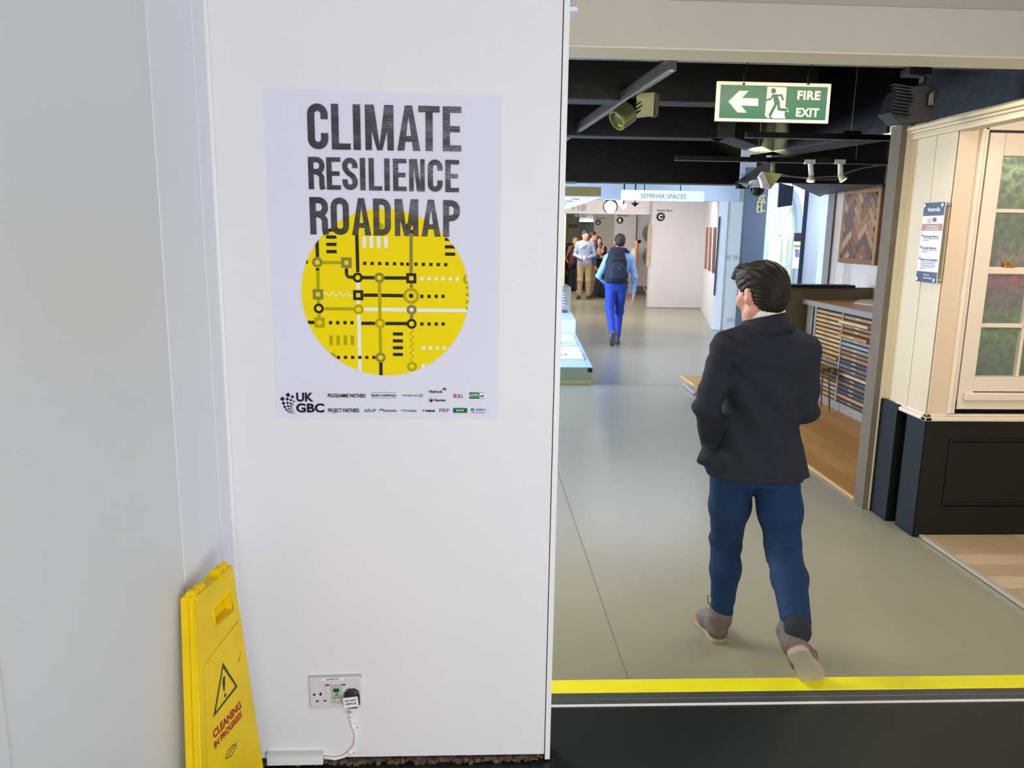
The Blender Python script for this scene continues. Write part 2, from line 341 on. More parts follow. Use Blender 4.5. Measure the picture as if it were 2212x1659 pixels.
# paper: slightly bowed sheet
nx, nz_ = 24, 30; V = []; Fs = []
def pbow(x, z):
    return .0010*math.sin((x-py0)*9+1)*math.exp(-(z-pz0)*9)+.0004
for j in range(nz_+1):
    for i in range(nx+1):
        x = py0+(py1-py0)*i/nx; z = pz0+(pz1-pz0)*j/nz_
        V.append((x, WY-.0003-max(0, pbow(x, z))*.3, z))
for j in range(nz_):
    for i in range(nx): k = j*(nx+1)+i; Fs.append((k, k+1, k+nx+2, k+nx+1))
link_mesh('paper', V, Fs, M('poster_paper', '#DEDFF0', .55, spec=.3, noise=(2.5, .02)), poster, True)
def pp(x, y):                      # survey of the print: point on the poster plane
    p = atY(x, y, WY); return (p[0], p[2])
def c1(x, y): return pp(560+x/4.096, 180+y/4.096)
def c2(x, y): return pp(600+x/4.608, 440+y/4.608)
def c3(x, y): return pp(580+x/4.424, 780+y/4.424)
pc = pp(833, 634.5); PR = (pp(1013.4, 635)[0]-pp(652.5, 633)[0])/2
circ = [(pc[0]+PR*math.cos(a), pc[1]+PR*math.sin(a)) for a in np.linspace(0, 2*math.pi, 97)[:-1]]
def clip_circ(poly):
    out = [tuple(p) for p in poly]
    for i in range(96):
        a = circ[i]; b = circ[(i+1) % 96]; inp = out; out = []
        if not inp: return []
        S = lambda p: (b[0]-a[0])*(p[1]-a[1])-(b[1]-a[1])*(p[0]-a[0])
        for k in range(len(inp)):
            p, q = inp[k-1], inp[k]; sp, sq = S(p), S(q)
            if sp*sq < 0: t_ = sp/(sp-sq); out.append((p[0]+(q[0]-p[0])*t_, p[1]+(q[1]-p[1])*t_))
            if sq >= 0: out.append(q)
    return out
class Print(MB):
    def __init__(s, off): super().__init__(); s.off = off
    def poly(s, pts, clip=True):
        area2 = sum(pts[k-1][0]*pts[k][1]-pts[k][0]*pts[k-1][1] for k in range(len(pts)))
        if area2 < 0: pts = pts[::-1]
        if clip: pts = clip_circ(pts)
        s.cnt = getattr(s, 'cnt', 0)+1
        if len(pts) > 2: s.flat(pts, PF, s.off+(s.cnt % 41)*7e-6)
    def line(s, pts, w_, clip=True):
        for (a, b) in zip(pts[:-1], pts[1:]):
            a, b = np.array(a), np.array(b); d = b-a; L = np.linalg.norm(d)
            if L < 1e-9: continue
            d /= L; n = np.array([-d[1], d[0]])*w_/2; s.poly([a-n, b-n, b+n, a+n], clip)
    def ring(s, c, ro_, ri, clip=True):
        n = 32
        for i in range(n):
            a, b = 2*math.pi*i/n, 2*math.pi*(i+1)/n
            P = [(c[0]+r*math.cos(t), c[1]+r*math.sin(t)) for r, t in ((ri, a), (ro_, a), (ro_, b), (ri, b))]
            s.poly(P if ri > 0 else P[1:3]+[tuple(c)], clip)
    def rect(s, c, hx, hy, clip=True): s.poly([(c[0]-hx, c[1]-hy), (c[0]+hx, c[1]-hy), (c[0]+hx, c[1]+hy), (c[0]-hx, c[1]+hy)], clip)
    def sq(s, c, o_, i_):
        for (dx, dy, hx, hy) in ((0, (o_+i_)/2, o_, (o_-i_)/2), (0, -(o_+i_)/2, o_, (o_-i_)/2), ((o_+i_)/2, 0, (o_-i_)/2, i_), (-(o_+i_)/2, 0, (o_-i_)/2, i_)):
            s.rect((c[0]+dx, c[1]+dy), hx, hy)
u = 1.117e-3/4.608           # metres per survey unit in the second crop
dk, ol, gr, wh = Print(.0006), Print(.0005), Print(.00065), Print(.0004)
dsk = Print(.0002); dsk.flat(circ, PF, .0002)
dsk.build('yellow_disc', M('print_yellow', '#F4DC00', .6, spec=.15), poster)
for P in (((390, 340), (397, 530)), ((397, 640), (398, 665)), ((783, 150), (798, 680)), ((845, 735), (962, 737)), ((1062, 738), (1280, 740)), ((855, 910), (997, 911)), ((1033, 912), (1250, 915)),
          ((1027, 1580), (1029, 1740)), ((280, 1180), (365, 1182)), ((833, 1190), (970, 1190)), ((1073, 1192), (1285, 1193))):
    dk.line([c2(*p) for p in P], 36*u)
bend = [c2(685, 642), c2(685, 690)]+[c2(720-35*math.cos(t), 697+35*math.sin(t)) for t in np.linspace(0, math.pi/2, 8)]+[c2(750, 732)]
dk.line(bend, 34*u)
for c, o_, i_ in (((797, 735), 53, 25), ((1328, 238), 60, 26), ((410, 1042), 53, 26), ((1333, 1195), 53, 27)): dk.ring(c2(*c), o_*u, i_*u)
dk.ring(c2(1328, 917), 25*u, 0)
for c in ((1330, 742), (802, 910)): dk.sq(c2(*c), 53*u, 22*u)
for k in range(12):
    if k != 6: dk.rect(c2(867+k*74-(6 if k > 6 else 0)*1.5, 593+k*1.3), 17*u, 17*u)
dk.rect(c2(1294, 602), 15*u, 17*u)
for x in (1435, 1507, 1578, 1646): dk.rect(c2(x, 922), 17*u, 18*u); dk.rect(c2(x, 1197), 17*u, 18*u)
for x in (527, 598, 671, 740): dk.rect(c2(x, 1184), 17*u, 18*u)
for x in (606, 676, 747, 818, 888, 958): dk.rect(c2(x, 1529), 17*u, 17*u)
for c in ((533, 332), (535, 405), (537, 477), (1197, 1296), (1197, 1365), (1197, 1433), (1197, 1500), (1715, 355), (1715, 430), (1716, 502), (500, 262)): dk.rect(c2(*c), 53*u, 17*u)
dk.rect(c2(270, 580), 32*u, 17*u)
def wave(pr, p0, p1, amp, n, w_):
    p0, p1 = np.array(c2(*p0)), np.array(c2(*p1)); d = p1-p0; nn = np.array([-d[1], d[0]])/np.linalg.norm(d)
    pr.line([p0+d*t+nn*amp*u*math.sin(2*math.pi*n*t) for t in np.linspace(0, 1, n*14)], w_*u)
wave(gr, (1333, 1248), (1333, 1566), 19, 5, 6)
OLV = (((400, 665), (404, 850)), ((405, 955), (410, 990)), ((410, 1095), (415, 1130)), ((448, 585), (632, 586)), ((1013, 790), (1018, 1140)), ((1020, 1240), (1025, 1480)), ((465, 1045), (755, 1047)))
for P in OLV: ol.line([c2(*p) for p in P], 34*u)
for c, o_, i_ in (((1328, 917), 84, 53), ((806, 1052), 53, 27), ((1020, 1190), 53, 27), ((1337, 1620), 53, 27), ((1895, 752), 53, 27), ((535, 1530), 53, 0), ((1020, 225), 36, 0)): ol.ring(c2(*c), o_*u, i_*u)
ol.sq(c2(417, 1182), 54*u, 22*u)
for x in (532, 603, 675, 744): ol.rect(c2(x, 1358), 18*u, 52*u)
for y in (835, 905, 975, 1042, 1112): ol.rect(c2(1887, y), 15*u, 16*u)
for P in (((1328, 290), (1328, 690)), ((1330, 795), (1332, 835)), ((1333, 1105), (1333, 1145))): gr.line([c2(*p) for p in P], 34*u)
for c, o_, i_ in (((395, 583), 54, 26), ((1012, 737), 53, 26), ((1333, 1055), 53, 22), ((1025, 1530), 53, 27)): gr.ring(c2(*c), o_*u, i_*u)
for c in ((685, 587), (402, 902)): gr.sq(c2(*c), 54*u, 22*u)
for P in (((858, 1050), (1285, 1055)), ((1380, 1058), (1930, 1063)), ((799, 785), (802, 860)), ((803, 960), (805, 1000)), ((808, 1100), (822, 1800))): wh.line([c2(*p) for p in P], 36*u)
for k in range(6): wh.rect(c2(1435+k*70.5, 745+k*.8), 17*u, 17*u)
for x in (1451, 1520, 1590, 1657): wh.rect(c2(x, 1434), 17*u, 17*u)
for x in (862, 933, 1005, 1077): wh.rect(c2(x, 380+(x-862)*.02), 19*u, 57*u)
for c in ((1448, 1640), (1520, 1640)): wh.rect(c2(*c), 19*u, 52*u)
wh.rect(c2(1333, 1055), 20*u, 20*u); wave(wh, (460, 898), (745, 905), 20, 4, 8)
wh.build('white_route_lines', M('print_white', '#EEEFF6', .6, spec=.15), poster)
ol.build('olive_route_lines', M('print_olive', '#B5A800', .6, spec=.15), poster)
gr.build('khaki_route_lines', M('print_khaki', '#8C8545', .6, spec=.15), poster)
dk.build('dark_route_lines', M('print_ink', '#2F2A2C', .6, spec=.15), poster)
# --- condensed title lettering drawn stroke by stroke, filled with a printed facade picture
tm = bpy.data.materials.new('print_title'); tm.use_nodes = True; nt = tm.node_tree; b = nt.nodes['Principled BSDF']; b.inputs['Roughness'].default_value = .45
tc = nt.nodes.new('ShaderNodeTexCoord'); mp = nt.nodes.new('ShaderNodeMapping'); nt.links.new(tc.outputs['Object'], mp.inputs[0])
mp.inputs['Rotation'].default_value = (math.radians(90), math.radians(28), 0); mp.inputs['Scale'].default_value = (42, 30, 42)
br = nt.nodes.new('ShaderNodeTexBrick'); nt.links.new(mp.outputs[0], br.inputs[0]); br.inputs['Scale'].default_value = 1.0
br.inputs['Color1'].default_value = (.012, .011, .016, 1); br.inputs['Color2'].default_value = (.05, .046, .06, 1); br.inputs['Mortar'].default_value = (.085, .08, .10, 1); br.inputs['Mortar Size'].default_value = .035
ns = nt.nodes.new('ShaderNodeTexNoise'); ns.inputs['Scale'].default_value = 26; ns.inputs['Detail'].default_value = 6; nt.links.new(tc.outputs['Object'], ns.inputs[0])
sx = nt.nodes.new('ShaderNodeSeparateXYZ'); nt.links.new(tc.outputs['Object'], sx.inputs[0])
mr = nt.nodes.new('ShaderNodeMapRange'); nt.links.new(sx.outputs[0], mr.inputs[0]); mr.inputs[1].default_value = .1; mr.inputs[2].default_value = .48; mr.inputs[3].default_value = .25; mr.inputs[4].default_value = 1.5
nr_ = nt.nodes.new('ShaderNodeValToRGB'); nr_.color_ramp.elements[0].position = .40; nr_.color_ramp.elements[1].position = .60; nr_.color_ramp.elements[0].color = (.15, .15, .16, 1); nr_.color_ramp.elements[1].color = (1.9, 1.9, 2.0, 1); nt.links.new(ns.outputs[0], nr_.inputs[0])
mp2 = nt.nodes.new('ShaderNodeMapping'); mp2.inputs['Rotation'].default_value = (0, math.radians(-30), 0); mp2.inputs['Scale'].default_value = (3, 3, 16); nt.links.new(tc.outputs['Object'], mp2.inputs[0]); nt.links.new(mp2.outputs[0], ns.inputs[0]); ns.inputs['Scale'].default_value = 2.2
mx = nt.nodes.new('ShaderNodeMixRGB'); mx.blend_type = 'MULTIPLY'; mx.inputs[0].default_value = .9; nt.links.new(br.outputs[0], mx.inputs[1]); nt.links.new(nr_.outputs[0], mx.inputs[2])
ml = nt.nodes.new('ShaderNodeMixRGB'); ml.blend_type = 'MULTIPLY'; ml.inputs[0].default_value = 1; nt.links.new(mx.outputs[0], ml.inputs[1]); nt.links.new(mr.outputs[0], ml.inputs[2])
ad = nt.nodes.new('ShaderNodeMixRGB'); ad.blend_type = 'ADD'; ad.inputs[0].default_value = 1; ad.inputs[2].default_value = (.012, .011, .015, 1); nt.links.new(ml.outputs[0], ad.inputs[1])
# overprint: ink over the yellow disc takes its colour
vd = nt.nodes.new('ShaderNodeVectorMath'); vd.operation = 'DISTANCE'; nt.links.new(tc.outputs['Object'], vd.inputs[0]); vd.inputs[1].default_value = (pc[0]-py0, -.002, pc[1]-pz0)
lt = nt.nodes.new('ShaderNodeMath'); lt.operation = 'LESS_THAN'; lt.inputs[1].default_value = PR; nt.links.new(vd.outputs['Value'], lt.inputs[0])
ov = nt.nodes.new('ShaderNodeMixRGB'); ov.blend_type = 'MULTIPLY'; ov.inputs[2].default_value = (1.1, .8, .25, 1); nt.links.new(lt.outputs[0], ov.inputs[0]); nt.links.new(ad.outputs[0], ov.inputs[1]); nt.links.new(ov.outputs[0], b.inputs['Base Color'])
def letter(pr, ch, x0, x1, z0, z1, s):
    """condensed grotesque capital in the box x0..x1, z0..z1 with stroke s"""
    W, H = x1-x0, z1-z0
    P = lambda *pts: pr.poly([(x0+a, z0+b) for a, b in pts], False)
    R = lambda a, b, c, d: P((a, b), (c, b), (c, d), (a, d))
    def path(pts):
        o_, i_ = [], []
        pts = [np.array(p, float) for p in pts]
        for k in range(len(pts)):
            t = pts[min(k+1, len(pts)-1)]-pts[max(k-1, 0)]; t = t/np.linalg.norm(t); n = np.array([-t[1], t[0]])*s/2; o_.append(pts[k]+n); i_.append(pts[k]-n)
        for k in range(len(pts)-1): P(tuple(i_[k]), tuple(i_[k+1]), tuple(o_[k+1]), tuple(o_[k]))
    r = (W-s)/2; h = s/2
    if ch in 'ILE T'.replace(' ', '') and ch != 'T': R(0, 0, s if ch != 'I' else W, H)
    if ch == 'L': R(s, 0, W, s*.85)
    if ch == 'E': R(s, 0, W, s*.85); R(s, H-s*.85, W, H); R(s, H/2-s*.42, W*.92, H/2+s*.42)
    if ch == 'T': R(0, H-s*.85, W, H); R(W/2-h, 0, W/2+h, H-s*.85)
    if ch == 'N': R(0, 0, s*.85, H); R(W-s*.85, 0, W, H); P((s*.7, H), (W-s*1.5, 0), (W-s*.7, 0), (s*1.5, H))
    if ch == 'M': R(0, 0, s*.9, H); R(W-s*.9, 0, W, H); P((0, H), (W/2-h*.75, 0), (W/2+h*.2, 0), (s*1.25, H)); P((W, H), (W/2+h*.75, 0), (W/2-h*.2, 0), (W-s*1.25, H))
    if ch == 'A': P((0, 0), (s, 0), (W/2+h*.35, H), (W/2-h, H)); P((W, 0), (W-s, 0), (W/2-h*.35, H), (W/2+h, H)); R(W*.2, H*.2, W*.8, H*.2+s*.8)
    if ch == 'C': path([(W-h, H*.66), (W-h, H-h-r)]+arc(W/2, H-h-r, r, 0, 180)+arc(W/2, h+r, r, 180, 360)+[(W-h, h+r), (W-h, H*.36)])
    if ch == 'O': path(arc(W/2, H-h-r, r, 0, 180)+arc(W/2, h+r, r, 180, 360)+[(W-h, H-h-r), (W-h, H-h-r+.0005)])
    if ch == 'D': R(0, 0, s, H); q = min(r*1.1, W-s); path([(s*.5, H-h), (W-h-q, H-h)]+arc(W-h-q, H-h-q, q, 90, 0)[1:]+arc(W-h-q, h+q, q, 0, -90)+[(s*.5, h)])
    if ch in 'PR':
        R(0, 0, s, H); zb_ = H*.46 if ch == 'P' else H*.5; q = min((H-h-zb_-h)/2, W-s-h*.2)
        q = min(q, r*1.15); path([(s*.5, H-h), (W-h-q, H-h)]+arc(W-h-q, H-h-q, q, 90, 0)[1:]+arc(W-h-q, zb_+h*.6+q, q, 0, -90)+[(s*.5, zb_+h*.6)])
        if ch == 'R': path([(W*.45, zb_+h*.4), (W-h-q*.55, zb_+h*.1), (W-h*1.15, zb_-h*1.3), (W-h*1.15, H*.14), (W-h*.8, 0)])
    if ch == 'S': path([(W-h, H*.68), (W-h, H-h-r)]+arc(W/2, H-h-r, r, 0, 180)[1:]+[(h, H*.68), (W*.36, H*.54), (W*.66, H*.44), (W-h, H*.3)]+arc(W/2, h+r, r, 0, -180)+[(h, h+r), (h, H*.33)])
ti = Print(.0009)
for word, spans, ya, yb, s in (('CLIMATE', ((428, 610), (640, 807), (832, 897), (938, 1190), (1220, 1425), (1410, 1597), (1625, 1788)), (177, 208), (583, 606), 64),
                    ('RESILIENCE', ((436, 580), (597, 722), (737, 872), (893, 940), (970, 1088), (1108, 1155), (1185, 1305), (1328, 1465), (1492, 1622), (1647, 1768)), (650, 680), (937, 966), 47),
                    ('ROADMAP', ((450, 612), (635, 795), (820, 990), (1010, 1165), (1200, 1408), (1435, 1605), (1628, 1775)), (1005, 1036), (1336, 1361), 55)):
    for ch, (xa, xb) in zip(word, spans):
        t_ = ((xa+xb)/2-430)/1360; y0_, y1_ = ya[0]+(ya[1]-ya[0])*t_, yb[0]+(yb[1]-yb[0])*t_
        ym = (y0_+y1_)/2; a, c = c1(xa, ym)[0], c1(xb, ym)[0]; z1_, z0_ = c1((xa+xb)/2, y0_)[1], c1((xa+xb)/2, y1_)[1]
        letter(ti, ch, a, c, z0_, z1_, s*1.117e-3/4.096)
ti.build('title_lettering', tm, poster)
# --- sponsors
def pfr(p, off=.0006): return (np.array([p[0], WY-.0012-off, p[1]]), np.array([1., 0, 0]), np.array([0, 0, 1.]), np.array([0, -1., 0]))
def ptext(items, name, mat_, parent=poster, conv=c3):
    mb = MB()
    for body, x0, x1, yb, cap, bold in items:
        V, Fs = text_geo(body, ((0, 0, 0), (1, 0, 0), (0, 1, 0), (0, 0, 1)), 1, 1, bold, 'LEFT', .0002)
        wd = V[:, 0].max()-V[:, 0].min(); p = conv(x0, yb); q = conv(x1, yb); k = (q[0]-p[0])/wd; hz = conv(x0, yb-cap)[1]-p[1]
        W3 = np.column_stack([p[0]+(V[:, 0]-V[:, 0].min())*k, np.full(len(V), WY-.0018)-V[:, 2]*1, p[1]+V[:, 1]*hz]); mb.add(W3, Fs)
    return mb.build(name, mat_, parent)
pk = M('print_black', '#1D1B22', .6, spec=.15)
ptext([('UK', 268, 432, 382, 80, .035), ('GBC', 266, 536, 485, 80, .035), ('PROGRAMME PARTNERS', 568, 930, 346, 36, .02), ('PROJECT PARTNERS', 572, 868, 487, 36, .02),
       ('BURO HAPPOLD', 987, 1222, 336, 18, .03), ('HOARE LEA', 1280, 1426, 336, 18, 0), ('H', 1446, 1462, 336, 18, .01), ('Hydrock', 1535, 1666, 303, 28, .02), ('Stantec', 1584, 1694, 382, 22, .03),
       ('JLL', 1808, 1860, 346, 32, .01), ('ARUP', 917, 1028, 486, 30, 0), ('EQUANS', 1096, 1222, 482, 18, .02), ('Greengage', 1292, 1414, 480, 22, 0), ('mace', 1500, 1590, 482, 24, .04)], 'partner_lettering', pk)
ptext([('PRP', 1634, 1726, 488, 36, 0)], 'partner_lettering', M('print_red', '#8E3348', .6, spec=.15))
lg = Print(.0006)
lg.line([c3(985, 302), c3(1222, 302)], .0006, False); lg.line([c3(985, 351), c3(1222, 351)], .0006, False); lg.line([c3(1597, 331), c3(1625, 331)], .0006, False)
lg.ring(c3(1455, 328), 21*2.525e-4, 18*2.525e-4, False); lg.ring(c3(1551, 371), 23*2.525e-4, 20*2.525e-4, False); lg.ring(c3(1556, 375), 14*2.525e-4, 0, False)
for c in ((1676, 266, 8, 12), (1693, 258, 6, 5), (1693, 273, 6, 5)): lg.rect(c3(c[0], c[1]), c[2]*2.525e-4, c[3]*2.525e-4, False)
# dotted crescent emblem: squares shrinking down and round
fan = [(188, 322, 18, -55), (135, 360, 18, -78), (182, 362, 13, -60), (230, 340, 13, -42), (145, 402, 14, -80), (184, 398, 11, -70), (215, 372, 11, -50), (244, 384, 8, -40), (157, 436, 12, -65), (188, 428, 10, -65), (213, 404, 9, -60), (232, 408, 7, -45),
       (172, 462, 10, -55), (196, 452, 8, -60), (210, 430, 7, -60), (226, 428, 6, -55), (189, 480, 8, -45), (206, 470, 6, -50), (213, 450, 5.5, -60), (226, 444, 4.5, -50), (207, 491, 6, -30), (219, 482, 5, -40), (222, 466, 4.5, -50), (232, 458, 3.5, -50), (222, 496, 4.5, -20), (232, 488, 4, -35), (232, 475, 3, -40), (240, 468, 2.5, -40), (236, 499, 3.4, -10), (243, 492, 2.6, -20), (240, 482, 2.4, -30), (247, 498, 2.4, 0), (256, 496, 1.8, 0)]
for x, y, h, an in fan:
    c = np.array(c3(x, y)); a = math.radians(-an-20); h *= 2.525e-4; e1 = np.array([math.cos(a), math.sin(a)])*h; e2 = np.array([-math.sin(a), math.cos(a)])*h
    lg.poly([c-e1-e2, c+e1-e2, c+e1+e2, c-e1+e2], False)
lg.build('partner_emblems', pk, poster)
cg = Print(.0006); cg.rect(c3(1993, 329), 80*2.525e-4, 33*2.525e-4, False); cg.rect(c3(1832, 470), 73*2.525e-4, 26*2.525e-4, False)
cg.build('green_logo_blocks', M('print_green', '#0F7040', .6, spec=.15), poster)
cw = Print(.0008); cw.rect(c3(2041, 329), 28*2.525e-4, 29*2.525e-4, False); cw.build('white_logo_block', M('print_white', '#EEEFF6', .6, spec=.15), poster)
ptext([('LLOYDS', 1920, 2006, 330, 18, .03), ('BANKING GROUP', 1920, 2006, 343, 7, 0), ('RIDGE', 1796, 1868, 477, 17, .01)], 'white_partner_lettering', M('print_white', '#EEEFF6', .6, spec=.15))
hs = Print(.001)
for a, b_, w_ in (((2024, 334), (2052, 330), 11), ((2050, 330), (2058, 318), 7), ((2028, 336), (2020, 344), 4), ((2034, 336), (2030, 348), 4), ((2048, 333), (2056, 342), 4), ((2044, 333), (2046, 346), 4), ((2024, 331), (2016, 326), 3)): hs.line([c3(*a), c3(*b_)], w_*2.525e-4, False)
hs.build('horse_emblem', pk, poster)
cr = Print(.0006); cr.ring(c3(1776, 331), 13*2.525e-4, 0, False); cr.rect(c3(1792, 331), 7*2.525e-4, 22*2.525e-4, False); cr.rect(c3(1776, 331), 7*2.525e-4, 23*2.525e-4, False); cr.rect(c3(1482, 471), 9*2.525e-4, 11*2.525e-4, False)
cr.build('red_emblems', M('print_rose', '#C9707A', .6, spec=.15), poster)
cbm = M('print_blue', '#1E3F93', .6, spec=.15); cb = Print(.0006); cb.ring(c3(1951, 464), 17*2.525e-4, 0, False); cb.build('blue_emblem', cbm, poster)
ptext([('ZURICH', 1981, 2072, 474, 20, .01), ('Resilience Solutions', 1938, 2072, 495, 10, 0)], 'blue_partner_lettering', cbm)
ptext([('Z', 1944, 1958, 471, 14, .03)], 'emblem_letter', M('print_white', '#EEEFF6', .6, spec=.15))
ce = Print(.0006)
for k in range(3): ce.line([c3(1064, 478-k*9), c3(1070, 464-k*4), c3(1098-k*3, 456+k*6)], 7*2.525e-4, False)
ce.ring(c3(1277, 469), 9*2.525e-4, 4*2.525e-4, False); ce.build('green_emblems', M('print_teal', '#3C7F6D', .6, spec=.15), poster)

# ================================================================ SOCKET
def wp(x, y, Y=WY): p = atY(x, y, Y); return p[0], p[2]
sk = empty('wall_socket', (-.456, WY, .381), 'white double plug socket with green and grey breaker panel low on the white wall', 'socket')
sfr = (np.array([-.4545, WY, .381]), np.array([.9996, 0, .022]), np.array([-.022, 0, .9996]), np.array([0, -1., 0]))
def sbox(mb, x0, x1, z0, z1, d0, d1):
    o_, uu, vv, nn = sfr; mb.obox(o_+uu*(x0+x1)/2+vv*(z0+z1)/2+nn*(d0+d1)/2, uu, vv, nn, (x1-x0)/2, (z1-z0)/2, (d1-d0)/2); return mb
plate = M('socket_white', '#DAD6DC', .3)
sbox(MB(), 0, .142, 0, .094, 0, .010).build('faceplate', plate, sk, .003)
sbox(MB(), .0, .145, .090, .098, 0, .006).build('back_box', M('socket_grey', '#B9B6BA', .4), sk, .001)
sbox(MB(), .038, .096, .086, .0945, .010, .0105).build('label_strip', offw, sk)
V, Fs = text_geo('EQUIPMENT ONLY', (sfr[0]+sfr[1]*.067+sfr[2]*.0885+sfr[3]*.0106, sfr[1], sfr[2], sfr[3]), .003, 1, .02); MB().add(V, Fs).build('label_lettering', ink, sk)
for x in (.046, .091):
    r_ = sbox(MB(), x-.0005, x+.0115, .050, .0745, .010, .0135).build('rocker_switch', plate, sk, .001)
    sbox(MB(), x, x+.011, .072, .0755, .0128, .0142).build('red_mark', M('red_mark', '#B5143C', .4), r_)
bk = sbox(MB(), .060, .0885, .016, .074, .010, .0125).build('breaker_panel', M('breaker_grey', '#B9C0A8', .4), sk, .001)
sbox(MB(), .067, .083, .052, .063, .0125, .0145).build('green_window', M('breaker_green', '#0F5A3C', .25), bk, .001)
mb = sbox(MB(), .072, .079, .0445, .047, .0125, .0128); sbox(mb, .063, .0865, .034, .0355, .0125, .0128)
for k in range(3): sbox(mb, .070, .082, .0395+k*.0016, .0402+k*.0016, .0125, .0128)
mb.build('printed_lines', ink, bk)
o_, uu, vv, nn = sfr; MB().lathe([(.004, 0), (.004, .002), (.003, .003)], o_+uu*.0755+vv*.0265+nn*.0125, nn, 14).build('test_button', plate, bk)
mb = MB(); mb.lathe([(.0036, 0), (.0036, .0006)], o_+uu*.013+vv*.0445+nn*.010, nn, 10); sbox(mb, .028, .0335, .041, .050, .010, .0106); sbox(mb, .017, .0245, .022, .026, .010, .0106); sbox(mb, .038, .0455, .0225, .0265, .010, .0106)
mb.build('pin_holes', black, sk)
# plug
pg = empty('plug', (-.35, WY, .40), 'black plug with a handwritten white sticker, pushed into the wall socket', 'plug')
pcx = .118; out = [(-.021, -.022), (-.021, .008), (-.019, .020), (-.008, .027), (.008, .027), (.019, .021), (.022, .006), (.022, -.018), (.014, -.029), (-.012, -.029)]
q0 = o_+uu*pcx+vv*.034
MB().prism(out, (q0+nn*.0105, uu, vv, nn), .014).build('plug_body', M('plug_black', '#14151C', .35), pg, .004)
MB().prism([(x*.8, z*.82) for x, z in out], (q0+nn*.0245, uu, vv, nn), .005).build('plug_face', M('plug_face', '#22242E', .4), pg, .002)
su = (uu*.995+vv*.09); sv = (vv*.995-uu*.09)
st = MB().obox(q0+nn*.0302+vv*-.004-uu*.001, su, sv, nn, .0205, .0155, .0006).build('sticker', offw, pg)
mb = MB()
for tx, dz, cp in (('DO NOT', .0035, .0052), ('UNPLUG', -.0065, .0052)):
    V, Fs = text_geo(tx, (q0+nn*.0309+vv*(-.004+dz)-uu*.001, su, sv, nn), cp, 1.05, .03); mb.add(V, Fs)
mb.build('sticker_lettering', black, st)
# cable and clips
cb_ = [wp(759, 1531), wp(758, 1548), wp(762, 1562), wp(768, 1578), wp(770, 1592), wp(767, 1606), wp(758, 1620), wp(744, 1631), wp(725, 1636), wp(701, 1633)]
cab = MB().tube([(cb_[0][0], WY-.03, cb_[0][1]), (cb_[0][0], WY-.012, cb_[0][1]-.008)]+[(x, WY-.006, z) for x, z in cb_[1:]], .0044, 10).build('cable', M('cable_white', '#F1F1F1', .35), None, smooth=True, origin=(cb_[4][0], WY-.006, cb_[4][1]))
tag(cab, 'white power cable curving down the wall from the black plug to the trunking', 'cable')
for (x, y, lab) in ((765, 1567, 'upper'), (758, 1622, 'lower')):
    c = np.array([wp(x, y)[0], WY, wp(x, y)[1]]); k = empty('cable_clip', c, 'small white cable clip with dark nail, the %s of the two' % lab, 'clip', 'clips on the white cable')
    MB().lathe([(.0085, 0), (.0085, .007), (.006, .0115), (.001, .012)], c, (0, -1, 0), 16).build('clip_body', M('cable_white', '#F1F1F1', .35), k, smooth=True)
    MB().box(c[0], c[0]+.009, WY-.006, WY, c[2]-.004, c[2]+.004).build('nail_lug', M('cable_white', '#F1F1F1', .35), k, .001)
    MB().lathe([(.0021, 0), (.0021, .002)], c+np.array([.0075, -.006, -.001]), (0, -1, 0), 8).build('nail', black, k)
p, q = wp(563, 1622), wp(700, 1645)
tr = empty('cable_trunking', (p[0], WY, q[1]), 'white plastic cable trunking along the foot of the white wall', 'trunking')
MB().box(-.58, q[0], WY-.016, WY, q[1]+.001, p[1]-.003).build('channel', trimw, tr, .001)
MB().box(-.58, q[0]+.001, WY-.018, WY, p[1]-.007, p[1]).build('lid_lip', M('trunk_lid', '#DCDDD6', .4), tr, .001)

# ================================================================ CLEANING SIGN (folded A-frame leaning in the corner)
Z_T, Z_B = .81, UPZ
At = np.array([-.677, 1.817, 0]); Bt = np.array([-.648, 2.012, 0])
# front board plane: top edge A-B, leaning so that the foot stands out from the wall
Atop = np.array([-.618+.0, 1.76, Z_T]); 
Atop = atX(423, 1293, -.600); Btop = atX(502, 1221, -.570)
Abot = atX(435, 1659, -.582); Bbot = atX(561, 1659, -.530)
def ext(p, q, z): return p+(q-p)*((z-p[2])/(q[2]-p[2]))
Af, Bf = ext(Atop, Abot, UPZ), ext(Btop, Bbot, UPZ)
cs = empty('cleaning_sign', (float(Af[0]), float((Af[1]+Bf[1])/2), UPZ), 'yellow folding plastic cleaning warning sign leaning in the corner by the white wall', 'sign')
um = (Btop-Atop)/np.linalg.norm(Btop-Atop); dm = (Af-Atop); dm = dm-um*(dm@um); hgt = np.linalg.norm(dm); dm /= hgt; nm = np.cross(um, -dm); nm /= np.linalg.norm(nm)
if nm[0] < 0: nm = -nm
FR = (Atop, um, -dm, nm)              # u along top edge, v up
wt = np.linalg.norm(Btop-Atop)
ub0 = (Af-Atop)@um; ub1 = (Bf-Atop)@um; vb0 = -((Af-Atop)@dm); vb1 = -((Bf-Atop)@dm)
ysign = M('sign_yellow', '#F0CC00', .42, spec=.3, noise=(7, .09), bump=(70, .05))
def lr(v): # left and right edge of the board at height v
    t_ = v/vb0; t2 = v/vb1; return ub0*t_, wt+(ub1-wt)*t2
hw = [(0.30*wt, 0)]
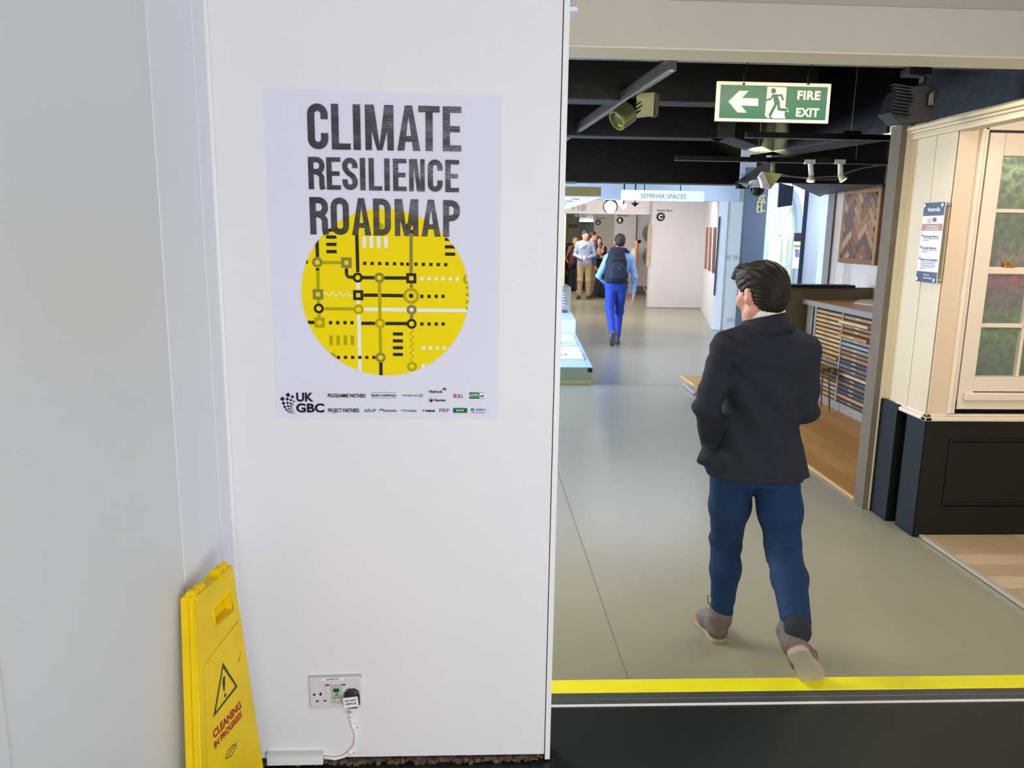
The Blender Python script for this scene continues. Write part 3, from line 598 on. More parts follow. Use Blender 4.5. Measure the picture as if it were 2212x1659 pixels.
def brd(name, d0, d1, hole=True):
    o2 = FR[0]+FR[3]*d0; fr = (o2, FR[1], FR[2], FR[3]); mb = MB()
    h0, h1 = -.055, -.095; L = lambda v: lr(v)
    def seg(v0, v1, a0, a1, b0, b1): mb.prism([(a1, v1), (b1, v1), (b0, v0), (a0, v0)], fr, d1-d0)
    v0 = 0
    if not hole: seg(0, vb0, L(0)[0], L(vb0)[0], L(0)[1], L(vb0)[1])
    else:
        ha, hb = wt*.36, wt*.80
        seg(0, h0, L(0)[0], L(h0)[0], L(0)[1], L(h0)[1]); seg(h0, h1, L(h0)[0], L(h1)[0], ha, ha); seg(h0, h1, hb, hb, L(h0)[1], L(h1)[1]); seg(h1, vb0, L(h1)[0], L(vb0)[0], L(h1)[1], L(vb0)[1])
    return mb.build(name, ysign, cs, .0)
ha, hb = wt*.36, wt*.80; h0, h1 = -.055, -.095
fb = brd('front_board', -.017, 0); bb = brd('back_board', -.036, -.0185, False)
# raised side rims, recessed field line, handle-slot rim, hinges
def rib(pts, r, name, m_=ysign, off=.0): 
    o2 = FR[0]+FR[3]*off; return MB().tube([o2+FR[1]*a+FR[2]*b_ for a, b_ in pts], r, 6).build(name, m_, cs, smooth=True)
rib([(lr(0)[0]+.002, -.002), (lr(vb0)[0]+.002, vb0)], .0035, 'side_rim', off=-.003); rib([(lr(0)[1]-.002, -.002), (lr(vb0)[1]-.002, vb0)], .0035, 'side_rim', off=-.003)
rib([(ha-.004, h0+.003), (hb+.004, h0+.003), (hb+.004, h1-.003), (ha-.004, h1-.003), (ha-.004, h0+.003)], .003, 'handle_rim', off=-.0005)
gl = [(lr(vb0)[0]+.026, vb0+.02), (lr(-.15)[0]+.018, -.165), (lr(-.15)[0]+.03, -.150), (lr(-.13)[1]-.012, -.135)]
rib(gl, .0012, 'field_groove', M('sign_groove', '#C7A400', .6), off=0)
for f_ in (.16, .80):
    c = FR[0]+FR[1]*wt*f_+FR[3]*-.014+FR[2]*.004; hg = MB()
    for k in range(4): a_ = c+FR[1]*(k-1.5)*.013; hg.tube([a_-FR[1]*.005, a_+FR[1]*.005], .0125 if k % 2 == 0 else .0105, 12)
    hg.obox(c-FR[2]*.006, FR[1], FR[3], FR[2], .027, .018, .006)
    hg.build('hinge', ysign, cs, .001)
# printed warning triangle, wording and arrow emblem on the front board
def sp_(x, y):    # point on the front face seen at a pixel
    d_ = ray(380+x/3.614, 1200+y/3.614); t_ = ((FR[0]-CAM)@FR[3])/(d_@FR[3]); P_ = CAM+d_*t_-FR[0]; return np.array([P_@FR[1], P_@FR[2]])
sgk = M('sign_ink', '#3A3A30', .5); sgr = M('sign_red', '#A3211D', .5)
mb = MB()
tri = [sp_(365, 835), sp_(480, 1022), sp_(290, 1265)]; tri2 = [sp_(367, 878), sp_(463, 1020), sp_(310, 1222)]
for k in range(3): a, b_, c, d_ = tri[k], tri[(k+1) % 3], tri2[(k+1) % 3], tri2[k]; mb.flat([a, b_, c, d_], FR, .0006)
mb.flat([sp_(367, 948), sp_(384, 942), sp_(383, 1000), sp_(379, 1062), sp_(372, 1062), sp_(362, 1000)], FR, .0006)
cc = sp_(384, 1090); rr_ = .0045; mb.flat([(cc[0]+rr_*math.cos(t), cc[1]+rr_*1.1*math.sin(t)) for t in np.linspace(0, 2*math.pi, 13)[:-1]], FR, .0006)
for a, b_ in (((385, 1588), (402, 1530)), ((402, 1530), (440, 1482)), ((440, 1482), (466, 1478)), ((385, 1588), (430, 1565)), ((430, 1565), (468, 1498)), ((466, 1455), (472, 1500)), ((405, 1560), (455, 1490)), ((505, 752), (497, 770)), ((500, 790), (490, 828))):
    a, b_ = sp_(*a), sp_(*b_); d_ = (b_-a)/np.linalg.norm(b_-a); n_ = np.array([-d_[1], d_[0]])*.0011; mb.flat([a-n_, b_-n_, b_+n_, a+n_], FR, .0006)
mb.build('warning_triangle', sgk, cs)
def sgtext(body, p0, p1, cap, name):
    a, b_ = sp_(*p0), sp_(*p1); V, Fs = text_geo(body, ((0, 0, 0), (1, 0, 0), (0, 1, 0), (0, 0, 1)), 1, 1, .035, 'LEFT', .0004); V[:, 0] -= V[:, 0].min()
    k = np.linalg.norm(b_-a)/V[:, 0].max(); e = (b_-a)/np.linalg.norm(b_-a); up_ = np.array([-e[1], e[0]]); sh = np.array([0, 1.])
    up_ = up_*.0+sh
    Q = a+np.outer(V[:, 0]*k, e)+np.outer(V[:, 1]*cap, up_); W3 = FR[0]+np.outer(Q[:, 0], FR[1])+np.outer(Q[:, 1], FR[2])+np.outer(V[:, 2]+.0004, FR[3]); MB().add(W3, Fs).build(name, sgr, cs)
sgtext('CLEANING', (295, 1432), (510, 1185), .018, 'red_lettering'); sgtext('IN PROGRESS', (303, 1510), (515, 1255), .0145, 'red_lettering')
# ================================================================ FIRE EXIT SIGN
FY = 4.0
a, b_, c, d_ = atY(1551, 177, FY), atY(1797, 182, FY), atY(1547, 262, FY), atY(1789, 267, FY)
fx0, fx1 = 1.172, 1.739; fz0, fz1 = 2.250, 2.437
fe = empty('fire_exit_sign', ((fx0+fx1)/2, FY, fz0), 'green and white FIRE EXIT sign with running figure, hanging from the black rail', 'sign')
MB().box(fx0, fx1, FY, FY+.018, fz0, fz1).build('sign_board', M('sign_cream', '#DCD6C2', .4), fe, .002)
fgreen = M('exit_green', '#0B5A3A', .35)
MB().box(fx0+.017, fx1-.017, FY-.0015, FY, fz0+.015, fz1-.017).build('green_panel', fgreen, fe)
fgl = M('exit_white', '#DCD4C8', .4)
def e7(x, y): p = atY(1540+x/8.193, 160+y/8.193, FY); return (p[0], p[2])
EF = (np.array([0, FY-.002, 0]), np.array([1., 0, 0]), np.array([0, 0, 1.]), np.array([0, -1., 0]))
mb = MB(); mb.flat([e7(270, 488), e7(465, 296), e7(630, 300), e7(512, 425), e7(803, 434), e7(796, 567), e7(497, 556), e7(597, 684), e7(432, 680)], EF); mb.build('arrow', fgl, fe)
mb = MB(); mb.flat([e7(962, 222), e7(1306, 236), e7(1276, 592), e7(1312, 600), e7(1338, 670), e7(1268, 668), e7(1262, 745), e7(1286, 788), e7(1065, 786), e7(1010, 745), e7(975, 745), e7(1005, 782), e7(960, 780), e7(918, 732), e7(942, 470)], EF); mb.build('door_symbol', fgl, fe)
mb = MB()
def estroke(pts, wd, off=.0006):
    for p, q in zip(pts[:-1], pts[1:]):
        p, q = np.array(e7(*p)), np.array(e7(*q)); t = (q-p)/np.linalg.norm(q-p); n = np.array([-t[1], t[0]])*wd/2*2.87e-4; p = p-t*wd*.2*2.87e-4; q = q+t*wd*.2*2.87e-4; mb.flat([p-n, q-n, q+n, p+n], EF, off+.00012*len(mb.f))
hc = e7(1070, 300); mb.flat([(hc[0]+.0122*math.cos(t), hc[1]+.0128*math.sin(t)) for t in np.linspace(0, 2*math.pi, 25)[:-1]], EF, .0006)
mb.flat([e7(1055, 358), e7(1215, 360), e7(1222, 395), e7(1148, 396), e7(1182, 500), e7(1175, 545), e7(1085, 545), e7(1060, 420)], EF, .0006)
estroke([(1210, 378), (1240, 460)], 36); estroke([(1065, 370), (1012, 450), (945, 458)], 32); estroke([(1110, 530), (1005, 730)], 50); estroke([(1160, 530), (1160, 622), (1305, 638)], 46)
mb.build('running_figure', fgreen, fe)
mb = MB()
for tx, x0, x1, yb, cap in (('FIRE', 1487, 1895, 445, 148), ('EXIT', 1462, 1868, 748, 146)):
    V, Fs = text_geo(tx, ((0, 0, 0), (1, 0, 0), (0, 1, 0), (0, 0, 1)), 1, 1, .04, 'LEFT', .0005, 1.08); V[:, 0] -= V[:, 0].min(); k = (e7(x1, yb)[0]-e7(x0, yb)[0])/V[:, 0].max(); kz = e7(x0, yb-cap)[1]-e7(x0, yb)[1]; p = e7(x0, yb)
    mb.add(np.column_stack([p[0]+V[:, 0]*k, FY-.002-V[:, 2], p[1]+V[:, 1]*kz]), Fs)
mb.build('sign_lettering', fgl, fe)
for x, xt in ((1605, 1603), (1744, 1742)):
    p = atY(x+2, 178, FY); q = atY(xt, 125, FY); hk = [(p[0], FY+.008, p[2]-.004), (p[0], FY+.005, p[2]+.05)]+[(q[0]+.012+.02*math.sin(t), FY+.01, q[2]-.01+.035*math.cos(t)-.02) for t in np.linspace(2.8, -1.2, 10)]
    MB().tube(hk, .0028, 7).build('hanging_hook', blackm, fe, smooth=True)
    MB().lathe([(.006, 0), (.006, .004)], (p[0], FY-.001, p[2]-.007), (0, -1, 0), 10).build('eyelet', blackm, fe)
# ================================================================ RAILS AND SPOTLIGHTS
RZ = atY(1400, 128, FY+.05)[2]
rl = empty('lighting_rail', (1.5, FY+.05, RZ), 'long black lighting rail running across the ceiling behind the header', 'rail')
MB().box(-.5, 4, FY+.03, FY+.075, RZ-.002, RZ+.05).build('rail_bar', blackm, rl)
MB().box(-.5, 4, FY+.032, FY+.073, RZ-.006, RZ-.002).build('lower_lip', greym, rl)
p, q = atY(1947, 122, FY), atY(2007, 122, FY); MB().box(p[0], q[0], FY+.01, FY+.09, RZ+.045, RZ+.075).build('clamp_plate', blackm, rl, .002)
# raking rail
Ra, Rb = atZ(1452, 138, 2.50), atZ(1214, 300, 2.50); Ra = np.array([.93, 4.06, 2.50]) if abs(Ra[1]-4) > .6 else Ra
Rb = Ra+(Rb-Ra)*1.3
dr = (Rb-Ra)/np.linalg.norm(Rb-Ra); sd = np.array([-dr[1], dr[0], 0])
r2 = empty('lighting_rail', tuple((Ra+Rb)/2), 'grey lighting rail raking away to the left from the black rail', 'rail')
MB().obox((Ra+Rb)/2, dr, sd, (0, 0, 1), np.linalg.norm(Rb-Ra)/2, .022, .026).build('rail_bar', M('rail_grey', '#2E2B25', .4, metal=.4, noise=(9, .2)), r2)
MB().obox((Ra+Rb)/2+[0, 0, -.03], dr, sd, (0, 0, 1), np.linalg.norm(Rb-Ra)/2, .008, .005).obox((Ra+Rb)/2-sd*.018+[0, 0, -.028], dr, sd, (0, 0, 1), np.linalg.norm(Rb-Ra)/2, .003, .003).build('conductor_slot', greym, r2)
for px_ in (1312, 1240):
    f_ = .34 if px_ == 1312 else .68; c = Ra+(Rb-Ra)*f_; MB().tube([c+[0, 0, .02], (c[0], c[1], 3.0)], .004, 6).build('drop_rod', greym, r2)
# spotlight on the raking rail
SL = atZ(1368, 235, 2.36); SLy = Ra+(Rb-Ra)*.30
s0 = atY(1358, 242, 4.75)
sl = empty('spotlight', tuple(s0), 'black and olive finned spotlight hanging on the raking grey rail', 'spotlight')
ax = np.array([-.72, -.35, -.55]); ax /= np.linalg.norm(ax)
olm = M('olive_metal', '#83875A', .28, metal=.75)
MB().lathe([(.02, -.005), (.058, -.005), (.062, 0), (.062, .085), (.060, .10), (.052, .10), (.050, .08), (.01, .075)], s0+ax*.0, ax, 28).build('lamp_housing', olm, sl, smooth=False)
mb = MB(); mb.lathe([(.034, -.095), (.036, -.005)], s0, ax, 16)
e1 = np.cross(ax, (0, 0, 1)); e1 /= np.linalg.norm(e1); e2 = np.cross(ax, e1)
for k in range(18): t = 2*math.pi*k/18; rd = e1*math.cos(t)+e2*math.sin(t); mb.obox(s0+ax*-.05+rd*.047, ax, rd, np.cross(ax, rd), .044, .012, .0028)
mb.build('cooling_fins', blackm, sl)
p = [atY(1376, 202, 4.72), atY(1414, 199, 4.72), atY(1414, 250, 4.72), atY(1372, 255, 4.72)]
pn = np.array([0, .012, 0]); MB().add(p+[x+pn for x in p], [(0, 1, 2, 3), (4, 7, 6, 5), (0, 4, 5, 1), (1, 5, 6, 2), (2, 6, 7, 3), (3, 7, 4, 0)]).build('gear_box_face', M('olive_plate', '#A2A878', .4), sl)
MB().box(p[1][0], p[1][0]+.028, 4.72, 4.80, p[2][2], p[1][2]-.005).build('gear_box_side', M('gear_side', '#4A443C', .6), sl)
p = atY(1376, 190, 4.74); MB().tube([p, s0+ax*-.04+[0, 0, .03]], .012, 10).box(p[0]-.03, p[0]+.03, 4.71, 4.77, p[2]-.005, p[2]+.03).build('bracket', blackm, sl)
# flood projector on the black rail
jp = atY(1975, 225, FY+.1); pj = empty('projector_light', tuple(jp), 'large black finned floodlight hanging from the black rail above the cream panelling', 'spotlight')
q = lambda x, y, Y=FY+.06: atY(x, y, Y)
F0 = [q(1925, 196), q(1980, 188), q(2008, 203), q(1988, 268), q(1930, 275), q(1903, 250)]
ctr = sum(F0)/6
A_ = [x+np.array([0, -.09, 0]) for x in F0]; Bk = [ctr+(x-ctr)*.92+np.array([.03, .12, .01]) for x in F0]
MB().add(A_+Bk, [tuple(range(6))[::-1], tuple(range(6, 12))]+[(i, (i+1) % 6, 6+(i+1) % 6, 6+i) for i in range(6)]).build('lamp_housing', M('projector_black', '#0A0A0B', .45), pj, .006)
mb = MB()
for k in range(9):
    zz = .10*(k/8-.5)*1.25; c = ctr+np.array([-.075-.01*math.sin(k), -.10, zz+.015]); mb.obox(c, (1, 0, -.12), (0, 1, 0), (.12, 0, 1), .048, .016, .0035)
mb.build('cooling_fins', blackm, pj)
p, r_ = q(1993, 155), q(1985, 235); MB().tube([p, (p[0]+.004, p[1], p[2]-.06), (r_[0], r_[1]-.11, r_[2]+.05), (r_[0], r_[1]-.11, r_[2])], .017, 4).build('yoke_arm', M('yoke_dark', '#24201E', .5), pj)
p, r_ = q(1957, 148), q(2003, 165); MB().box(p[0], r_[0], FY+.02, FY+.11, r_[2], p[2]).build('mounting_block', blackm, pj, .002)
# further black tracks
def track(lab, x0, y0, x1, y1, Y, th=.035):
    p, r_ = atY(x0, y0, Y), atY(x1, y1, Y); g_ = empty('track', tuple((p+r_)/2), lab, 'rail')
    z = (p[2]+r_[2])/2; MB().box(p[0], r_[0]+.3, Y-.02, Y+.02, z-th/2, z+th/2).build('track_bar', blackm, g_); MB().box(p[0]-.004, r_[0]+.3, Y-.018, Y+.018, z-th/2-.004, z-th/2).build('lower_lip', M('lip_dark', '#55565A', .4), g_); return g_, z
t1, z1_ = track('black ceiling track nearer the header, ending below the fire exit sign', 1611, 291, 1950, 298, 5.6)
t2, z2_ = track('black ceiling track farther back carrying white spotlights and a cable', 1459, 340, 1948, 352, 6.6)
for g_, z_, x_, Y_ in ((t1, z1_, 1838, 5.6), (t2, z2_, 1641, 6.6)):
    p = atY(x_, 290, Y_); MB().box(p[0]-.06, p[0]+.06, Y_-.025, Y_+.025, z_+.017, z_+.038).build('clamp', blackm, g_); MB().tube([(p[0], Y_, z_+.03), (p[0]+.005, Y_, 3.0)], .0025, 5).build('suspension_wire', greym, g_)
for x_, Y_, z_, g_ in ((1642, 5.6, z1_, t1), (1854, 6.6, z2_, t2)):
    p = atY(x_, 290, Y_); MB().tube([(p[0], Y_, z_), (p[0], Y_, 3.0)], .002, 5).build('suspension_wire', greym, g_)
# olive gear plate fixture
g_ = empty('square_floodlight', tuple(atY(1668, 375, 6.55)), 'pale floodlight with a diamond shaped plate hanging from the farther track', 'spotlight')
def slab(pts, dep): n = len(pts); B2 = [p_+np.array(dep) for p_ in pts]; return MB().add(list(pts)+B2, [tuple(range(n)), tuple(range(n, 2*n))[::-1]]+[(i, (i+1) % n, n+(i+1) % n, n+i) for i in range(n)])
def z8(x, y, Y): return atY(1540+x/6.9125, 260+y/6.9125, Y)
slab([z8(750, 765, 6.55), z8(1040, 800, 6.55), z8(862, 1022, 6.55), z8(793, 870, 6.55)], (0, .012, 0)).build('reflector_plate', M('plate_olive', '#C8C88A', .4), g_)
slab([z8(690, 845, 6.5), z8(750, 765, 6.52), z8(800, 870, 6.5), z8(862, 1025, 6.5), z8(745, 1005, 6.48), z8(715, 880, 6.5)], (0, .05, 0)).build('lamp_housing', offw, g_)
MB().tube([z8(900, 620, 6.57), z8(890, 780, 6.57)], .018, 10).build('stem', M('stem_olive', '#8E8A66', .4), g_, smooth=True)
MB().tube([z8(820, 600, 6.57), z8(925, 605, 6.57)], .015, 8).build('track_adaptor', blackm, g_)
spot('track_glow', (2.42, 6.85, 2.34), (2.7, 7.45, 2.72), 420, (1, .97, .5), 56, .7, .04)
spot('track_glow', (3.05, 5.75, 2.42), (3.05, 6.35, 2.8), 420, (1, .97, .5), 56, .7, .04)
for i, (x, lab) in enumerate(((1455, 'left'), (1905, 'right'))):
    t0 = z8(x, 615, 6.58); g_ = empty('track_spotlight', tuple(t0), 'small white track spotlight, the %s one of the pair on the farther track' % lab, 'spotlight', 'white track spotlights')
    MB().box(t0[0]-.05, t0[0]+.035, 6.56, 6.60, t0[2]-.02, t0[2]+.015).build('track_adaptor', offw, g_, .003)
    bt = z8(x+15 if i == 0 else x, 830, 6.58); MB().tube([t0, bt], .021, 14).build('lamp_body', offw, g_, smooth=True)
    dn = np.array([-.15, -.2, -1]) if i == 0 else np.array([.55, -.3, -.8]); MB().lathe([(.018, -.01), (.03, .03), (.036, .045)], bt, dn, 16).build('lamp_cone', M('lamp_cream', '#F2E2B0', .4), g_, smooth=True)
    dnn = dn/np.linalg.norm(dn); MB().lathe([(.026, .0), (.026, .002)], bt+dnn*.046, dn, 14).build('glowing_lens', M('lens_glow', '#FFE9B0', .3, emit=('#FFE7B0', 6 if i == 0 else 1.5)), g_)
cbp = [z8(1040, 810, 6.6), z8(1150, 835, 6.6), z8(1300, 852, 6.6), z8(1480, 860, 6.6), z8(1640, 845, 6.6), z8(1850, 838, 6.6), z8(1960, 790, 6.6), z8(2050, 765, 6.6), z8(2212, 720, 6.6), z8(2500, 660, 6.6), z8(2780, 630, 6.6)]
cb2 = MB().tube(cbp, .006, 7).tube([p_+np.array([0, .01, -.012+.012*math.sin(i)]) for i, p_ in enumerate(cbp)], .005, 7).build('lighting_cable', M('cable_grey', '#6F7074', .5), None, smooth=True, origin=tuple(cbp[4])); tag(cb2, 'grey and black cables slung below the farther track past the white spotlights', 'cable')
# dome camera
dc = z8(672, 960, 8.9); g_ = empty('dome_camera', tuple(dc), 'white dome security camera under the black beam', 'camera')
MB().lathe([(.05, .07), (.09, .065), (.10, .03), (.10, -.02), (.09, -.035)][::-1], dc, (0, 0, 1), 24).build('camera_housing', offw, g_, smooth=True)
MB().lathe([(.002, -.13), (.04, -.12), (.07, -.09), (.082, -.05), (.085, -.03)], dc, (0, 0, 1), 24).build('dome', M('dome_dark', '#15181C', .08), g_, smooth=True)
MB().tube([dc+[0, 0, .06], dc+[0, 0, .30]], .03, 10).build('stem', blackm, g_)
g_ = empty('small_black_speaker', tuple(z8(460, 980, 8.8)), 'small black and white box fixed under the black beam beside the dome camera', 'speaker')
slab([z8(382, 950, 8.8), z8(545, 950, 8.8), z8(545, 1018, 8.8), z8(395, 1015, 8.8), z8(380, 1000, 8.8)], (0, .1, 0)).build('box_body', blackm, g_); slab([z8(440, 938, 8.79), z8(545, 945, 8.79), z8(520, 1012, 8.79), z8(435, 970, 8.79)], (0, .01, 0)).build('white_face', offw, g_)
# dark hanging panel
hp4 = [z8(1000, 935, 10.6), z8(1205, 990, 10.6), z8(1180, 1270, 10.6), z8(975, 1300, 10.6)]; g_ = slab(hp4, (0, .04, 0))
for q5 in hp4[:2]: g_.tube([q5+[0, .02, -.02], (q5[0], q5[1]+.02, 2.75)], .006, 5)
g_ = g_.build('hanging_panel', M('slate_panel', '#3F4A5E', .6), None, origin=tuple(z8(1090, 1100, 10.6))); tag(g_, 'dark slate blue panel hanging in front of the arched window', 'panel')
# ================================================================ WINDOW BAY (right)
BY = 4.2; bx = 2.535
bz_s = .705                       # sill height
bay = empty('display_bay', (2.9, BY, 0), 'cream panelled display bay with black panelled base and sash window', 'bay')
def bz(x, y): p = atY(x, y, BY); return p[0], p[2]
# upper side and front cladding
ub = MB(); ub.box(bx, bx+.06, BY+.0, 4.70, bz_s+.02, 2.33); ub.build('side_panel', cream, bay)
for Y0, Y1 in ((4.20, 4.205), (4.37, 4.39), (4.52, 4.53)): pass
mb = MB()
mb.box(bx-.012, bx+.01, 4.655, 4.70, bz_s+.02, 2.33).build('edge_batten', cream, bay, .003)
MB().box(bx-.010, bx+.01, 4.395, 4.425, bz_s+.02, 2.33).build('batten', cream, bay, .002)
MB().box(bx-.006, bx+.01, 4.205, 4.395, bz_s+.02, 2.33).build('panel_board', cream, bay, .002)
fr0 = bz(2071, 286)[0]
MB().box(bx, bx+.125, BY-.006, BY+.03, bz_s+.02, 2.33).build('front_board', M('cream_front', '#DDC6AC', .45), bay, .001)
MB().box(bx+.108, bx+.128, BY-.026, BY+.0, bz_s+.03, 2.33).build('architrave', creamw, bay, .005)
MB().box(bx+.130, bx+.150, BY-.016, BY+.0, bz_s+.03, 2.30).build('architrave', creamw, bay, .003)
MB().box(bx+.150, bx+.158, BY+.0, BY+.03, bz_s+.03, 2.27).build('shadow_gap', black, bay)
MB().box(bx+.128, 3.9, BY-.016, BY+.03, 2.262, 2.33).build('head_board', creamw, bay, .003)
MB().box(bx+.152, 3.9, BY+.01, BY+.03, 2.250, 2.262).build('shadow_gap', black, bay)
# sash window
wn = empty('sash_window', (2.95, BY, .76), 'pale cream sliding sash window with glazing bars and brass catch in the display bay', 'window')
x0 = bz(2135, 285)[0]+.008; xg = bz(2165, 337)[0]+.006; zt = 2.250; zb0 = bz(2068, 883)[1]
zU0, zU1 = bz(2137, 577)[1], bz(2165, 337)[1]; zL0, zL1 = bz(2103, 814)[1], bz(2137, 592)[1]
MB().box(x0, xg-.004, BY-.01, BY+.06, zb0, zt).build('stile', creamw, wn, .004)
MB().box(xg-.004, 3.9, BY-.01, BY+.06, zU1+.0, zt).build('top_rail', creamw, wn, .004)
MB().box(xg-.018, 3.9, BY+.0, BY+.05, zL1, zU0).build('meeting_rail', creamw, wn, .005)
MB().box(xg-.004, 3.9, BY-.01, BY+.05, bz(2070, 847)[1]+.006, zL0).build('bottom_rail', creamw, wn, .004)
MB().box(x0+.03, 3.9, BY-.03, BY+.05, bz(2070, 847)[1]-.045, bz(2070, 847)[1]).build('window_sill', creamw, wn, .008)
MB().box(x0, 3.9, BY-.012, BY+.05, zb0, bz(2070, 847)[1]-.045).build('lower_apron', creamw, wn, .003)
m1 = bz(2165, 455)[1]; MB().box(xg-.01, 3.9, BY+.01, BY+.04, m1-.010, m1+.009).build('glazing_bar', creamw, wn, .003)
m2 = (bz(2110, 699)[1]+bz(2110, 708)[1])/2; MB().box(xg-.01, 3.9, BY+.01, BY+.04, m2-.011, m2+.011).build('glazing_bar', creamw, wn, .003)
vx = bz(2203, 760)[0]+.012; MB().box(vx-.009, vx+.009, BY+.01, BY+.04, zL0, m2).build('glazing_bar', creamw, wn, .003)
MB().box(vx-.009, vx+.009, BY+.01, BY+.04, m2, zU1).build('glazing_bar', creamw, wn, .003)
p = bz(2180, 575); bc = empty
br_ = MB().box(p[0]-.028, p[0]+.032, BY-.005, BY+.03, zU0, zU0+.012).lathe([(.006, 0), (.009, .012), (.005, .02)], (p[0]-.018, BY+.01, zU0+.01), (0, 0, 1), 12).lathe([(.006, 0), (.009, .012), (.005, .02)], (p[0]+.018, BY+.01, zU0+.01), (0, 0, 1), 12).build('brass_catch', M('brass', '#C8962E', .25, metal=.9), wn, .002)
br_['label'] = 'brass catch on the meeting rail'
MB().box(xg-.01, 3.9, BY+.022, BY+.027, zL0-.01, zU1+.01).build('glass', M('window_glass', '#DDE6E4', .03, alpha=.10, spec=.6), wn)
# printed garden scene standing behind the glass
gmx = bpy.data.materials.new('garden_print'); gmx.use_nodes = True; nt = gmx.node_tree; b = nt.nodes['Principled BSDF']; b.inputs['Roughness'].default_value = .5
tc = nt.nodes.new('ShaderNodeTexCoord'); sx = nt.nodes.new('ShaderNodeSeparateXYZ'); nt.links.new(tc.outputs['Object'], sx.inputs[0])
n1 = nt.nodes.new('ShaderNodeTexNoise'); n1.inputs['Scale'].default_value = 22; n1.inputs['Detail'].default_value = 8; n1.inputs['Roughness'].default_value = .7; nt.links.new(tc.outputs['Object'], n1.inputs[0])
n2 = nt.nodes.new('ShaderNodeTexNoise'); n2.inputs['Scale'].default_value = 3.2; n2.inputs['Detail'].default_value = 3; nt.links.new(tc.outputs['Object'], n2.inputs[0])
wob = nt.nodes.new('ShaderNodeMath'); wob.operation = 'MULTIPLY_ADD'; wob.inputs[1].default_value = .22; nt.links.new(n2.outputs[0], wob.inputs[0]); nt.links.new(sx.outputs[2], wob.inputs[2])
mr = nt.nodes.new('ShaderNodeMapRange'); mr.inputs[1].default_value = .1; mr.inputs[2].default_value = 1.55; nt.links.new(wob.outputs[0], mr.inputs[0])
rp = nt.nodes.new('ShaderNodeValToRGB'); e = rp.color_ramp.elements; e[0].position = 0; e[0].color = (*lin('#123A12'), 1); e[1].position = 1; e[1].color = (*lin('#5E6E50'), 1)
for ps, cl in ((.10, '#2E6A22'), (.24, '#5E8A42'), (.34, '#586B48'), (.41, '#6B5F52'), (.47, '#A5607A'), (.53, '#8C7470'), (.60, '#44583A'), (.75, '#56663E'), (.88, '#7A8870')):
    k = e.new(ps); k.color = (*lin(cl), 1)
nt.links.new(mr.outputs[0], rp.inputs[0])
r2_ = nt.nodes.new('ShaderNodeValToRGB'); r2_.color_ramp.elements[0].position = .42; r2_.color_ramp.elements[0].color = (.03, .04, .03, 1); r2_.color_ramp.elements[1].position = .60; r2_.color_ramp.elements[1].color = (1.5, 1.5, 1.35, 1); nt.links.new(n1.outputs[0], r2_.inputs[0])
mm = nt.nodes.new('ShaderNodeMixRGB'); mm.blend_type = 'MULTIPLY'; mm.inputs[0].default_value = .9; nt.links.new(rp.outputs[0], mm.inputs[1]); nt.links.new(r2_.outputs[0], mm.inputs[2])
hs_ = nt.nodes.new('ShaderNodeHueSaturation'); hs_.inputs['Saturation'].default_value = 1.5; hs_.inputs['Value'].default_value = .8; nt.links.new(mm.outputs[0], hs_.inputs['Color']); nt.links.new(hs_.outputs[0], b.inputs['Base Color'])
gp = link_mesh('garden_picture', [(2.60, BY+.30, .80), (4.2, BY+.30, .80), (4.2, BY+.30, 2.3), (2.60, BY+.30, 2.3), (2.60, BY+.32, .80), (4.2, BY+.32, .80), (4.2, BY+.32, 2.3), (2.60, BY+.32, 2.3)], [(0, 1, 2, 3), (4, 7, 6, 5), (0, 4, 5, 1), (1, 5, 6, 2), (2, 6, 7, 3), (3, 7, 4, 0)], gmx, None, origin=(3.3, BY+.3, .8)); tag(gp, 'garden picture of trees, pink flowers and lawn seen through the sash window', 'picture')
area('bay_picture_fill', (3.2, BY+.16, 2.24), (3.2, BY+.28, 1.2), 1.0, 3.4, (1, .97, .9), .08)  # added light to brighten the picture, no fitting behind it
# soft folds of net curtain between glass and picture
V = []; Fs = []; nn_ = 90
for i in range(nn_+1):
    x = 2.62+1.3*i/nn_; y = BY+.16+.016*math.sin(i*1.3)+.01*math.sin(i*.37)
    V += [(x, y, .80), (x, y, 2.27)]
    if i: Fs.append((2*i-2, 2*i, 2*i+1, 2*i-1))
cu = link_mesh('net_curtain', V, Fs, M('net_curtain', '#E8ECE8', .6, alpha=.045), None, True, origin=(3.2, BY+.16, .8)); tag(cu, 'thin net curtain hanging in folds behind the sash window glass', 'curtain')
# dado sill moulding and black base
MB().box(bx-.022, 4.0, BY-.03, BY+.02, bz_s-.012, bz_s+.012).box(bx-.022, bx+.02, BY-.03, 4.53, bz_s-.012, bz_s+.012).build('dado_moulding', creamw, bay, .006)
MB().box(bx-.008, 4.0, BY-.012, BY+.02, bz_s+.012, bz_s+.026).box(bx-.008, bx+.02, BY-.012, 4.53, bz_s+.012, bz_s+.026).build('dado_moulding', creamw, bay, .004)
MB().box(bx+.012, 4.0, BY, BY+.1, .0, bz_s-.012).build('base_front', bayblack, bay, .002)
MB().box(bx+.0, bx+.1, BY+.002, 4.395, .0, bz_s-.012).build('base_side_panel', M('bay_dark_green', '#0A0F11', .5, spec=.2), bay, .002)
MB().box(bx+.03, bx+.1, 4.395, 4.455, .0, bz_s-.012).build('base_recess', bayblack, bay)
MB().box(bx-.028, bx+.1, 4.455, 4.66, .0, bz_s+.02).build('base_pilaster', M('bay_dark_green', '#0A0F11', .5, spec=.2), bay, .002)
zt1, zb1 = bz(2080, 950)[1], bz(2080, 1088)[1]; xl = bz(2048, 950)[0]+.01
